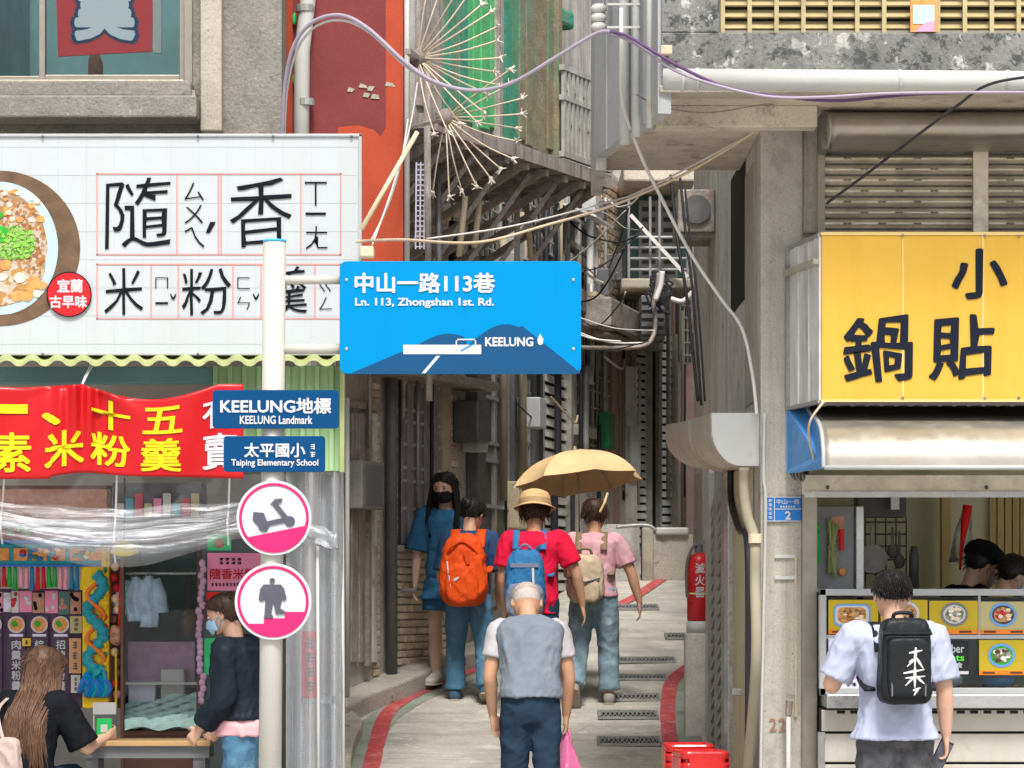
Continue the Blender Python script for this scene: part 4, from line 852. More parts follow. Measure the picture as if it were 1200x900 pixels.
def steps(x): return 732 - (10 if x > 334 else 0) * 1 - (6 if x > 308 else 0) - (0 if x < 345 else 0)
circ_cut(320, 705, 39, lambda x: 731 if x < 309 else 724.5 if x < 334 else 717, YC - .0035, 120).build('steps_print', 'sign_pink', A)
m = MB(); m.poly(list(ring_pts(319, 680.5, 3.2, q, 18))); qp = q - .001
for pl in ([(309, 685), (329, 685), (332, 689), (330, 706), (311, 706), (307, 689)], [(309, 685), (305, 690), (303, 703), (306, 704.5), (309, 704), (311, 694)], [(329, 685), (333, 690), (336, 702), (333, 704), (330, 702), (327, 694)], [(311, 705), (320, 705), (318, 720), (320, 722), (320, 724.5), (309, 724.5), (310, 720)], [(320, 704), (330, 704), (328, 713), (335, 717), (334, 719.5), (323, 719.5), (322, 712)]): m.poly([P(a, b, qp) for a, b in reversed(pl)]); qp -= .0003
m.build('figure_print', 'glyph_grey', A)

t = thing('inner_signboard', 'dull red board hanging behind the clear curtain at the left', 'board', P(60, 612, 17.4))
m = MB(); m.pbox(17.4, -60, 572, 126, 610, 0, .04); m.build('panel', 'food_meat', t, bevel=.005)
m = MB(); m.pbox(17.4, -60, 569, 130, 573, -.01, .05); m.pbox(17.4, 126, 569, 130, 612, -.01, .05); m.build('frame', 'frame_brown', t)
m = MB(); m.pbox(17.5, 132, 566, 236, 606, 0, .3); m.build('shelf_box', 'frame_dark', t)
for k in range(9): m = MB(); m.pbox(17.47, 136 + 11 * k, 590 - 6 * (k % 3), 145 + 11 * k, 606, 0, .02); m.build('packet', ['paper_white', 'teal', 'temple_red', 'card_cream', 'paper_pink'][k % 5], t)
# ================================================================ RIGHT: corner building with dumpling stall
YR = 17.0; XR = 5.2
RB = thing('corner_building', 'weathered concrete corner building on the right with a balcony over the stall', 'building', (3.2, YR, 0))
XW = 1.415                                                     # alley side wall plane
fr = front(YR); U = lambda px, Y=YR: fx(px, Y); Z = lambda py, Y=YR: fz(py, Y)
m = MB(); m.box((XW, YR, 0), (fx(941, YR), YR + .45, 4.3)); m.build('pillar', 'pillar_paint', RB, bevel=.012)
m = MB(); m.box((fx(941, YR), YR + .03, Z(272)), (fx(966, YR), YR + .45, 4.3)); m.build('pillar_return', 'pillar_paint', RB, bevel=.008)
m = MB(); m.box((XW + .004, YR + .45, 0), (XW + .22, 18.14, 5.4)); m.box((XW + .004, 19.35, 0), (XW + .22, 23.3, 5.4)); m.box((XW + .004, 18.14, 0), (XW + .22, 19.35, 3.37)); m.box((XW + .004, 18.14, 4.25), (XW + .22, 19.35, 5.4)); m.build('side_wall', 'grey_wall', RB)
m = MB(); m.box((XW - .004, YR + .46, 2.7), (XW + .003, 18.1, 4.1)); m.build('side_wall_paint', 'pale_concrete', RB)
m = MB(); m.box((XW + .002, 18.14, 3.37), (XW + .12, 19.35, 4.25)); m.build('slit_window', 'slot_dark', RB)  # flush black fill; the slit's inner shade is put into its colour
m = MB(); m.box((1.8, 23.2, 0), (XR, 23.3, 5.4)); m.box((XR - .1, YR, 0), (XR, 23.2, 5.4)); m.build('rear_wall', 'grey_wall', RB)
# balcony block
YF = 15.9; zb = fz(104, YF)
def plan(mb, pts, z0, z1): mb.prism([V((x, y, z1)) for x, y in reversed(pts)][::-1], (0, 0, z0 - z1))
zw = fz(38, YF)
m = MB(); x0 = fx(775, YF)
m.box((x0, YF, zb + .02), (XR, YF + .16, zw)); m.box((x0, YF, zw), (fx(843, YF), YF + .16, 5.75)); m.box((fx(843, YF), YF, 5.6), (XR, YF + .16, 5.75)); m.build('parapet', 'weather_concrete', RB, bevel=.008)
m = MB(); m.box((x0 - .01, YF + .0, zb - .02), (XR, YF + .22, zb + .02)); m.build('parapet_edge', 'pale_concrete', RB, bevel=.006)
SL = [(x0, YF + .16), (XR, YF + .16), (XR, YR + .1), (XW, YR + .1), (XW, 18.7), (.50, 18.7), (.50, 17.55)]
m = MB(); plan(m, SL, zb + .02, zb + .14); m.build('slab', 'soffit', RB)
m = MB(); m.box((x0 + .0, YF + .66, zb - .1), (fx(957, 16.6), YF + .82, zb + .02)); m.build('soffit_beam', 'soffit', RB, bevel=.006)
m = MB(); plan(m, [(.53, 17.6), (x0 + .03, YF + .84), (1.6, YF + .84), (1.6, 17.0), (XW, 17.0), (XW, 18.6), (.53, 18.6)], zb - .055, zb + .0201); m.build('soffit_panel', 'soffit', RB)
# side of the balcony: siding panels on the slanted corner
sf = Fr((.495, 17.56), (x0 - .004, YF + .02)); sf2 = Fr((.495, 18.7), (.495, 17.56)); L_ = sf.len
m = MB(); n = 9
for k in range(n): m.fbox(sf, L_ * k / n + .004, L_ * (k + 1) / n - .004, .0, .012 + .006 * (k % 2), zb - .13, 5.75)
m.fbox(sf, 0, L_, -.06, .001, zb - .13, 5.75); m.build('corner_siding', 'white_alu', RB, bevel=.003)
m = MB(); m.fbox(sf2, 0, sf2.len, -.06, 0, zb - .2, 5.75); m.build('alley_siding', 'grey_wall', RB)
for u, r_, mt in ((L_ * .60, .03, 'pipe_white'), (L_ * .78, .022, 'pipe_grey'), (L_ * .97, .016, 'pipe_white')):
    m = MB(); m.tube([sf.p(u, .05, zb - .2), sf.p(u, .05, 5.75)], r_, 12); m.build('downpipe', mt, RB, smooth=True)
m = MB(); m.tube([sf.p(L_ * .3, .06, fz(15, 16.8)), sf.p(L_ * .3, .06, 5.7)], .008, 6); bo_ = m.build('insulator_rod', 'alu', RB)
for k in range(3):
    m = MB(); c = sf.p(L_ * .3, .09, fz(22 - k * 11, 16.8)); m.tube([c - V((0, 0, .025)), c - V((0, 0, .01)), c + V((0, 0, .01)), c + V((0, 0, .025))], [.03, .045, .045, .03], 12); m.build('insulator', 'insulator', RB, smooth=True)
for y in (5, 32): m = MB(); m.bar(P(712, y, 16.3), P(750, y, 16.25), .012); m.build('wire_bracket', 'pipe_white', RB)
# lattice window over the parapet
LW = thing('lattice_window', 'yellowed lattice window with metal louvres at the top right', 'window', (fx(1020, YF), YF, zw))
m = MB(); m.box((fx(843, YF), YF + .05, zw), (XR, YF + .12, zw + .02)); m.box((fx(843, YF), YF + .05, zw + .02), (fx(847, YF), YF + .12, 5.6)); m.build('frame', 'alu_frame', LW)
x = 847.0
while x < 1330:
    if not 1066 < x < 1096:
        m = MB(); m.pbox(YF, x - 2, -160, x + 3, 37, .03, .05); m.build('bar', 'lattice_yellow', LW)
    x += 31.6
YV = YF + .07
for k in range(13):
    y = 31 - 13.5 * k; m = MB()
    m.box8([P(847, y + 4, YV + .02), P(1330, y + 4, YV + .02), P(1330, y + 2, YV + .0), P(847, y + 2, YV + .0), P(847, y - 4, YV + .07), P(1330, y - 4, YV + .07), P(1330, y - 6, YV + .05), P(847, y - 6, YV + .05)]); m.build('slat', 'lattice_yellow', LW)
m = MB(); m.box((fx(843, YF), YF + .35, zw), (XR, YF + .4, 5.6)); m.build('dark_backing', 'dark_room', LW)
m = MB(); m.pbox(YF, 1067, -6, 1098, 37.5, .0, .02); q = m.build('patch_board', 'food_orange', LW)
m = MB(); m.pbox(YF, 1070, 6, 1095, 28, -.004, 0); m.build('patch_sky', 'bowl_inside', q)
m = MB(); m.poly([P(1072, 37, YF - .007), P(1095, 37, YF - .007), P(1095, 24, YF - .007), P(1086, 26, YF - .007), P(1078, 31, YF - .007)]); m.build('patch_hill', 'paper_violet', q)
# gutter pipe
t = thing('gutter_pipe', 'thick white drain pipe running along the foot of the balcony', 'pipe', P(1000, 108, 15.72))
m = MB(); m.tube([P(777, 93, 15.74), P(1340, 97, 15.74)], .058, 20); m.build('tube', 'pipe_white', t, smooth=True)
for x in (800, 817, 1054, 1180): m = MB(); a = P(x, 93 + (x - 777) * .007, 15.74); m.tube([a - V((.008, 0, 0)), a + V((.008, 0, 0))], .063, 20); m.build('collar', 'pipe_grey' if x != 800 else 'pipe_white', t, smooth=True)
for x in (900, 1120): m = MB(); a = P(x, 95, 15.74); m.bar(a + V((0, 0, .05)), a + V((0, .17, .09)), .02); m.build('bracket', 'rust_iron', t)
# shutter housing over the first floor opening
def roll_awning(name, lab, prof, xa, xb, matn, parent=None, cat='awning', end=None):
    """curved sheet: profile of (depth, py-at-that-depth) swept from px xa to xb"""
    tt = thing(name, lab, cat, P((xa + xb) / 2, prof[0][1], prof[0][0]))
    mb = MB(); mb.smooth = True; rg = []
    n = 40; pr = crom([V((0, d, fz(y, d))) for d, y in prof], 6); X0, X1 = fx(xa, prof[-1][0]), fx(xb, prof[-1][0])
    for k in range(n + 1):
        x = X0 + (X1 - X0) * k / n; rg.append([V((x, p.y + .006 * noise.noise(V((x * 2.2, p.z * 5, 0))), p.z + .006 * noise.noise(V((x * 2, p.z * 3, 7))))) for p in pr])
    mb.loft(rg, closed=False, caps=False); o_ = mb.build('sheet', matn, tt); so = o_.modifiers.new('thick', 'SOLIDIFY'); so.thickness = .006
    return tt, pr, X0, X1
t, pr, X0, X1 = roll_awning('shutter_housing', 'dented curved metal shutter housing under the white pipe', [(16.95, 136), (16.72, 131), (16.58, 140), (16.6, 160), (16.75, 172), (16.93, 178)], 967, 1340, 'awning_metal', cat='housing')
m = MB(); m.prism([V((X0 - .012, p.y, p.z)) for p in pr] + [V((X0 - .012, 17.0, pr[-1].z)), V((X0 - .012, 17.0, pr[0].z))], (.012, 0, 0)); m.build('end_plate', 'pale_concrete', t)
m = MB(); m.box((fx(958, YR), 16.72, fz(180, 16.9)), (fx(966, YR), 17.02, 4.28)); m.build('side_cheek', 'rough_concrete', t)
US = thing('upper_shutter', 'closed beige roller shutter above the yellow sign', 'shutter', (fx(1080, 17), 17.0, fz(272, 17)))
y = 181.0; k = 0
for (a, b) in ((966, 1139), (1157, 1340)):
    y = 180.0
    while y < 276:
        m = MB(); m.smooth = True; zc = fz(y + 6, 16.99); rg = []
        for px in (a, b):
            X = fx(px, 16.99); rg.append([V((X, 17.0 - .028 * math.sin(math.pi * i / 6) ** .8, zc + .026 * (1 - i / 3))) for i in range(7)])
        m.loft(rg, closed=False, caps=False); s_ = m.build('slat', 'shutter_metal', US)
        mb = MB()
        for q in range(3 if a < 1000 else 4): X = fx(a + 27 + q * 41 + (20 if k % 2 else 0), 16.97); mb.ell((X - .012, 16.968, zc), (.012, .006, .006), nu=6, nv=4); mb.ell((X + .012, 16.968, zc), (.012, .006, .006), nu=6, nv=4)
        mb.build('vent_slot', 'rust_iron', s_); y += 12.7; k += 1
m = MB(); m.pbox(16.99, 1139, 178, 1157, 300, -.045, .02); m.build('mullion', 'shutter_metal', US, bevel=.004)
m = MB(); m.pbox(16.99, 958, 178, 966, 300, -.03, .04); m.build('guide_rail', 'pale_concrete', US)
m = MB(); m.box((fx(958, 17), 17.03, 2.4), (XR, 17.2, 4.3)); m.build('wall_behind', 'dark_wall', US)
# yellow sign box
YY = 16.3
YS_ = thing('yellow_sign', 'yellow dumpling stall sign box with dark characters', 'signboard', P(1100, 470, YY))
m = MB(); m.pbox(YY, 963, 274, 1340, 470, 0, .1); m.build('face', 'yellow_board', YS_, bevel=.006)
m = MB()
for x in (1058, 1152, 1248): m.pbox(YY, x - 1.2, 276, x + 1.2, 468, -.003, 0)
m.build('seam', 'yellow_seam', YS_)
for a in ((962, 272, 1340, 275.5), (962, 468, 1340, 471)): m = MB(); m.pbox(YY, *a, -.006, .1); m.build('edge_trim', 'yellow_seam', YS_)
sd_ = Fr((fx(925, 17.0), 16.98), (fx(963, YY), YY + .02)); L_ = sd_.len
m = MB(); zb_, zt_ = fz(468, YY), fz(277, YY)
for k in range(6): m.fbox(sd_, L_ * k / 6 + .003, L_ * (k + 1) / 6 - .003, -.01, .004 + .008 * (k % 2), zb_, zt_)
m.build('side_sheet', 'shutter_grey', YS_)
m = MB(); m.fbox(sd_, -.01, .02, -.01, .025, zb_ - .02, zt_ + .02); m.fbox(sd_, 0, L_, -.01, .02, zt_, zt_ + .02); m.fbox(sd_, 0, L_, -.01, .02, zb_ - .02, zb_); m.build('side_frame', 'grey_iron', YS_)
m = MB(); m.bar(sd_.p(.02, .03, fz(315, 16.7)), sd_.p(L_, .03, fz(315, 16.7)), .03); m.build('side_bar', 'pale_concrete', YS_)
m = MB(); q = YY - .005
m.text('小', 1115, 291, 1181, 351, q, bold=.028, brush=.03); m.text('鍋', 988, 368, 1070, 448, q, bold=.016, brush=.045); m.text('貼', 1088, 368, 1166, 446, q, bold=.018, brush=.045); m.build('lettering', 'ink', YS_)
m = MB()
for x in (1058, 1154, 1194):
    for y in (276, 466): m.ell(P(x, y, YY - .006), .009, nu=8, nv=6)
m.build('bolts', 'rust_iron', YS_)
m = MB(); m.box((fx(963, YY), YY + .11, zb_), (XR, 17.02, zb_ + .02)); m.box((fx(963, YY), YY + .11, zt_ - .02), (XR, 17.02, zt_)); m.box((fx(960, YY), YY + .02, zb_ - .03), (XR, YY + .1, zb_ - .004)); m.build('box_shell', 'dark_iron', YS_)
m = MB()
for k in range(22): m.ell(P(965 + 17 * k, 474, YY + .04), (.02, .02, .012), nu=8, nv=5)
m.build('lamp_cap', 'dark_iron', YS_)
# lower awning over the stall
t, pr, X0, X1 = roll_awning('stall_awning', 'curved metal awning with a bright blue end over the stall', [(16.98, 474), (16.75, 484), (16.45, 490), (16.2, 503), (16.08, 525), (16.06, 548)], 966, 1340, 'awning_metal')
m = MB(); m.prism([V((fx(922, 16.95), 16.96, fz(478, 16.95))), V((fx(922, 16.95), 16.96, fz(555, 16.95))), V((X0, 16.07, fz(549, 16.07)))] + [V((X0 - .002, p.y, p.z)) for p in reversed(pr)][:-1], (.006, .01, 0)); m.build('end_panel', 'blue_panel', t)
m = MB(); m.tube([V((X0 - .004, p.y, p.z)) for p in pr], .012, 8); m.tube([V((X0, pr[-1].y, pr[-1].z)), V((X1, pr[-1].y, pr[-1].z))], .013, 8); m.build('lip', 'white_alu', t, smooth=True)
m = MB(); m.tube(crom([P(966, 470, 16.1), P(950, 492, 16.1), P(948, 512, 16.2), P(953, 535, 16.3), P(958, 548, 16.4)], 6), .007, 6); tagp(m.build('rope', 'beige_cable', smooth=True), 'loose beige cord hanging at the blue awning end', 'cord')
m = MB(); m.smooth = True
for k in range(5): m.tube(crom([P(926 + 4 * k, 555, 16.9), P(930 + 3 * k, 562 + 3 * (k % 2), 16.85), P(938 - k, 568, 16.86), P(930 + k, 574, 16.88)], 4), .007, 6)
tagp(m.build('wire_bundle', 'rust_iron'), 'tangled wires below the blue awning end', 'wires')
# ---- stall
ST = thing('dumpling_stall', 'dumpling stall opening with header beam, posts and panelled front', 'stall', (3.0, 16.95, 0))
YK = 16.95
m = MB(); m.pbox(YK, 940, 556, 1340, 580, 0, .1); m.build('header', 'shutter_metal', ST, bevel=.006)
m = MB(); m.pbox(YK, 942, 576, 1340, 583, -.02, .0); m.build('header_track', 'alu', ST)
m = MB(); m.box((fx(940, YK), YK, 0), (fx(958, YK), YK + .1, fz(580, YK))); m.build('post', 'alu_frame', ST, bevel=.006)
m = MB(); m.ell(P(970, 571, YK - .002), .012); m.ell(P(1156, 571, YK - .002), .012); m.build('bolt', 'dark_iron', ST)
YG = 16.75
z0 = fz(830, YG)
for i, (a, b) in enumerate(((832, 857), (860, 893), (896, 935), (938, 975), (978, 1018))):
    m = MB(); m.pbox(YG, 963, a, 1340, b, 0, .04); m.build('front_panel', 'stall_panel', ST, bevel=.004)
m = MB(); m.box((fx(961, YG), YG + .03, 0), (XR, YG + .06, z0)); m.build('front_backing', 'slot_dark', ST)
m = MB(); m.box((fx(959, YG), YG - .01, 0), (fx(966.5, YG), YG + .05, fz(858, YG))); m.build('corner_strip', 'alu', ST)
x = 981
while x < 1340:
    m = MB(); m.tube([P(x, 834.5, YG - .002), P(x + 9, 834.5, YG - .002)], .009, 8); m.build('vent_hole', 'slot_dark', ST); x += 15.6
# display counter
DC = thing('display_counter', 'aluminium display counter with picture cards and steel ledge', 'counter', (3.0, 16.8, z0))
m = MB(); m.box((fx(966, YG), YG - .13, fz(829, YG)), (XR, YG + .55, fz(813, YG))); m.build('ledge', 'alu', DC, bevel=.006)
YD_ = 16.78; al = MB()
for a in ((960, 690, 1340, 698), (960, 806, 1340, 815), (960, 690, 968, 815)): al.pbox(YD_, *a, -.02, .04)
al.build('frame', 'white_alu', DC, bevel=.004)
m = MB(); m.pbox(YD_, 968, 744, 1340, 748.5, -.01, .03); m.build('mid_rail', 'white_alu', DC)
m = MB(); m.pbox(YD_, 1146.2, 698, 1149, 744, -.008, .03); m.build('mullion', 'white_alu', DC)
m = MB(); m.pbox(YD_, 968, 698, 1340, 806, .03, .036); m.build('pane', 'case_glass', DC)
m = MB(); m.pbox(YD_, 968, 700, 1340, 806, .5, .53); m.build('back', 'fridge', DC)
m = MB(); m.box((fx(960, YD_), YD_ + .03, fz(690, YD_) - .02), (XR, YD_ + .5, fz(690, YD_))); m.build('top', 'alu', DC)
for k, x in enumerate((1060, 1110, 1170)): m = MB(); c = P(x, 804, YD_ + .22); m.tube([c, c + V((0, 0, .02)), c + V((0, 0, .055))], [.06, .085, .09], 18); m.build('food_tray', ['alu', 'bowl_inside', 'plate_blue'][k], DC, smooth=True)
def card(x0, y0, x1, y1, kind, base='card_yellow', seed=1):
    yy = YD_ - .012; mb = MB(); mb.pbox(yy, x0, y0, x1, y1, 0, .006); c = mb.build('picture_card', base, DC)
    mb = MB(); mb.pbox(yy - .003, x0, y1 - 5, x1, y1, 0, .002); o2 = mb.build('price_strip', 'card_orange', c)
    rn_ = random.Random(seed); cx, cy = (x0 + x1) / 2, (y0 + y1 - 5) / 2; mb = MB()
    if kind == 'tray':
        mb.poly(rrect(x0 + 6, y0 + 5, x1 - 9, y1 - 9, 7, yy - .004)); mb.build('plate_print', 'plate_blue', c); mb = MB(); mb.poly(rrect(x0 + 8, y0 + 7, x1 - 11, y1 - 11, 6, yy - .0045)); mb.build('plate_inner', 'paper_white', c)
        mb = MB(); mb.poly(rrect(x0 + 11, y0 + 9, x1 - 14, y1 - 13, 6, yy - .0052)); mb.build('food_print', 'food_fried', c)
        for mt, n_ in (('food_orange', 8), ('food_cream', 6)):
            mb = MB()
            for k in range(n_): disc(mb, rn_.uniform(x0 + 13, x1 - 15), rn_.uniform(y0 + 10, y1 - 14), rn_.uniform(2, 4.2), rn_.uniform(1, 2), yy - .0058 - k * .00002 - (.0015 if mt == 'food_cream' else .0008 if mt == 'food_meat' else 0), 9)
            mb.build('food_print', mt, c)
    else:
        a, b, rim, soup, bits = kind
        disc(mb, cx + a, cy + b, 16, 14, yy - .004, 30); mb.build('plate_print', rim, c); mb = MB(); disc(mb, cx + a, cy + b, 13, 11, yy - .005, 26); mb.build('plate_inner', soup, c); mb = MB(); disc(mb, cx + a, cy + b, 11, 9, yy - .0055, 24, jag=.2); mb.build('food_print', 'food_soup' if soup in ('paper_white', 'food_leaf') else 'food_fried', c)
        for q, mt in enumerate(bits):
            mb = MB()
            for k in range(5): disc(mb, cx + a + rn_.uniform(-8, 8), cy + b + rn_.uniform(-7, 7), rn_.uniform(1.6, 3.6), rn_.uniform(1.2, 2.6), yy - .006 - q * .001 - k * .00003, 9)
            mb.build('food_print', mt, c)
    for k in range(2): mb = MB(); xa = x0 + 4 + k * (x1 - x0) * .55; mb.pbox(yy - .006, xa, y1 - 3.8, xa + (x1 - x0) * .25, y1 - 1.6, 0, .001); mb.build('price_print', 'food_dark', o2)
card(971, 703, 1029, 743, 'tray', seed=1); card(1032, 703, 1087, 743, (2, -2, 'paper_white', 'food_meat', ('food_orange', 'food_dark')), seed=2)
card(1089, 704, 1146, 743, (1, -1, 'fridge', 'paper_white', ('food_white', 'food_cream')), seed=3); card(1149, 705, 1206, 743, (-2, -1, 'plate_blue', 'food_dark', ('food_meat', 'food_cream', 'temple_red')), 'card_cream', seed=4); card(1147.5, 750, 1206, 791, (-3, 0, 'plate_blue', 'food_leaf', ('food_white', 'food_dark')), seed=5)
card(1210, 704, 1268, 743, (1, -1, 'fridge', 'paper_white', ('food_white', 'food_orange')), seed=7); card(1210, 750, 1268, 791, 'tray', seed=8)
m = MB(); m.pbox(YD_ - .012, 971, 748, 1008, 787, 0, .006); c = m.build('picture_card', 'card_lilac', DC); m = MB(); m.pbox(YD_ - .015, 971, 782, 1008, 787, 0, .002); m.build('price_strip', 'card_orange', c); m = MB(); disc(m, 992, 766, 14, 10, YD_ - .0155, 24, jag=.1); m.build('food_print', 'food_cream', c)
m = MB(); m.pbox(YD_ - .012, 971, 788.5, 1009, 807, 0, .006); c = m.build('sticker', 'card_lilac', DC); m = MB(); disc(m, 978, 794, 5.5, 4, YD_ - .0145, 16); m.build('logo', 'card_purple', c); scrawl(c, 986, 791, 1006, 796, YD_ - .0145, 5, 1, 'card_purple', 4); scrawl(c, 973, 800, 986, 805, YD_ - .0145, 4, 1, 'card_purple', 5); scrawl(c, 990, 799, 1005, 805, YD_ - .0145, 2, 1, 'print_black', 6)
m = MB(); m.pbox(YD_ - .014, 1092, 751, 1135, 786, 0, .008); c = m.build('delivery_card', 'card_black', DC); m = MB(); m.pbox(YD_ - .012, 1092, 786.5, 1135, 790, 0, .008); m.build('card_foot', 'paper_white', c)
m = MB(); m.text('Uber', 1107, 755, 1130, 765, YD_ - .0165, bold=.012); m.text('優食', 1113, 776, 1128, 783, YD_ - .0165, bold=.02); m.build('white_lettering', 'print_white', c)
m = MB(); m.text('Eats', 1108, 766.5, 1130, 774.5, YD_ - .0165, bold=.02); m.build('green_lettering', 'lime', c)
# kitchen behind
KT = thing('stall_kitchen', 'kitchen walls behind the stall counter with tan panelling', 'room', (3, 19, 0))
m = MB(); m.box((fx(950, 17.05), 18.9, 0), (XR, 19, 3.2)); m.build('back_wall', 'kitchen_wall', KT)
m = MB(); m.box((fx(948, 17.05), 17.06, 0), (fx(950, 17.05) + .02, 18.9, 3.0)); m.build('side_wall', 'kitchen_wall', KT)
m = MB(); m.box((fx(950, 17.05), 17.06, 2.55), (XR, 18.9, 2.6)); m.build('ceiling', 'kitchen_wall', KT)
m = MB(); m.box((fx(950, 17.05), 17.06, .0), (XR, 18.9, .15)); m.build('floor', 'shop_floor', KT)
for k in range(9): m = MB(); m.pbox(18.85, 1160 + k * 9, 560, 1167.5 + k * 9, 1000, 0, .03); m.build('wall_panel', 'tan_panel', KT)
m = MB(); m.pbox(18.7, 1104, 560, 1114, 1000, 0, .1); m.build('wall_post', 'tan_panel', KT)
t = thing('fridge', 'grey upright fridge with festive papers at the left of the stall kitchen', 'fridge', P(985, 760, 17.3)); t.location.z = .15; ORG[t.name].z = .15
m = MB(); m.box((fx(955, 17.3), 17.3, .15), (fx(1002, 17.3), 17.85, fz(592, 17.3))); m.build('body', 'fridge', t, bevel=.01)
m = MB(); m.box((fx(1002.5, 17.3), 17.28, .15), (fx(1012, 17.3), 17.32, fz(593, 17.3))); m.build('door_edge', 'alu', t, bevel=.006)
m = MB(); m.pbox(17.29, 974, 605, 989, 632, 0, .004); m.build('festive_paper', 'food_meat', t)
m = MB(); m.smooth = True
for k in range(22): m.tube([P(975 + rn.uniform(-4, 6), 605 + rn.uniform(0, 60), 17.26), P(972 + rn.uniform(-3, 8), 640 + rn.uniform(0, 40), 17.24)], [.014, .003], 6)
m.build('paper_tassel', 'roof_sheet', t)
m = MB(); m.tube([P(986, 620, 17.26), P(986, 645, 17.26)], .014, 8); m.build('red_charm', 'paper_red', t)
m = MB(); m.ell(P(987, 670, 17.26), (.02, .015, .025)); m.build('gold_charm', 'food_orange', t)
m = MB(); m.tube([P(957, 620, 17.25), P(958, 660, 17.25)], .018, 8); m.ell(P(957, 618, 17.25), .02); tagp(m.build('green_hook', 'green_plastic', smooth=True), 'bright green plastic holder at the kitchen edge', 'holder')
t = thing('pan_rack', 'dark rack of pans hanging in the stall kitchen', 'rack', P(1038, 690, 18.3))
m = MB(); m.pbox(18.3, 1006, 582, 1062, 606, 0, .25); m.build('shelf_box', 'frame_dark', t)
for y in (612, 626, 640, 656, 672): m = MB(); m.tube([P(1014, y, 18.35), P(1062, y, 18.35)], .006, 6); m.build('rail', 'dark_iron', t)
for x in (1014, 1026, 1038, 1050, 1062): m = MB(); m.tube([P(x, 606, 18.36), P(x, 695, 18.36)], .005, 6); m.build('upright', 'dark_iron', t)
m = MB(); c = P(1022, 655, 18.28); m.tube([c, c + V((0, -.03, 0))], [.075, .09], 20); m.bar(c + V((0, 0, .08)), c + V((0, 0, .2)), .02); m.build('pan', 'grey_iron', t, smooth=False)
for x, y0, y1 in ((1046, 618, 650), (1054, 622, 662), (1034, 640, 680)): m = MB(); m.bar(P(x, y0, 18.27), P(x, y1 - 10, 18.27), .014); m.ell(P(x, y1 - 4, 18.27), (.035, .012, .045)); m.build('ladle', 'dark_iron', t)
m = MB(); m.pbox(18.2, 1044, 582, 1054, 597, 0, .05); m.build('steel_jug', 'alu', t)
m = MB(); m.tube([P(1071, 640, 18.2), P(1071, 652, 18.2), P(1071, 690, 18.2)], [.018, .03, .03], 12); tagp(m.build('dark_bottle', 'frame_dark', smooth=True), 'tall dark bottle in the middle of the stall kitchen', 'bottle')
m = MB(); m.smooth = True; m.tube([P(1133, 600, 18.2), P(1129, 625, 18.2), P(1126, 660, 18.2)], [.03, .055, .075], 12); tagp(m.build('plastic_bag', 'vinyl_roll'), 'clear plastic bag hanging over the cook in the black cap', 'bag')
m = MB(); m.smooth = True; m.tube([P(1134, 592, 18.1), P(1131, 612, 18.1), P(1127, 640, 18.1), P(1125, 668, 18.1)], [.03, .026, .012, .006], 10); tagp(m.build('red_ribbon', 'paper_red'), 'long red ribbon hanging above the cook in the black cap', 'ribbon')
# door number plate, pillar details
t = thing('number_plate', 'small blue house number plate on the pillar', 'plate', P(918, 612, 16.99))
m = MB(); m.pbox(16.985, 898, 582, 939, 611, 0, .008); m.build('plate', 'plate_no_blue', t, bevel=.002)
m = MB()
for a in ((898, 582, 939, 583), (898, 610, 939, 611), (907.5, 596, 939, 597), (907, 583, 908, 610)): m.pbox(16.982, *a, 0, .002)
m.text('中山一路', 910, 585, 937, 591, 16.981, bold=.01); m.text('2', 920, 599, 927, 609, 16.981, bold=.04); m.build('lettering', 'print_white', t); scrawl(t, 899.5, 584, 905.5, 609, 16.982, 1, 5, 'print_white', 3); scrawl(t, 914, 592.3, 932, 595, 16.982, 6, 1, 'print_white', 6)
t = thing('standpipe', 'white standpipe with brass tap at the foot of the pillar', 'pipe', (fx(924, 16.9), 16.9, 0))
m = MB(); m.tube([V((fx(924, 16.9), 16.9, 0)), P(924, 835, 16.9)], .014, 10); m.build('pipe', 'pipe_white', t, smooth=True)
m = MB(); m.tube([P(924, 838, 16.9), P(925, 822, 16.9)], .02, 10); m.bar(P(922, 815, 16.88), P(931, 817, 16.88), .022); m.build('tap', 'rust_iron', t)
m = MB(); m.tube(crom([P(896, 484, 16.97), P(895, 560, 16.97), P(897, 620, 16.97), V((fx(889, 16.97), 16.97, 0))], 6), .01, 8); tagp(m.build('conduit', 'pipe_white', smooth=True), 'thin grey conduit running down the pillar edge', 'conduit')
for y0 in (650, 675): m = MB(); m.pbox(16.985, 908, y0, 933, y0 + 4, 0, .015); m.build('saddle', 'white_plate', RB)
m = MB(); m.text('22', 901, 842, 921, 857, 16.992, bold=.0); tagp(m.build('painted_number', 'faded_red'), 'faded red hand painted number low on the pillar', 'number')
m = MB(); m.pbox(16.99, 931, 650, 933.5, 840, -.006, .0); m.build('pillar_crack', 'cream_wall', RB)
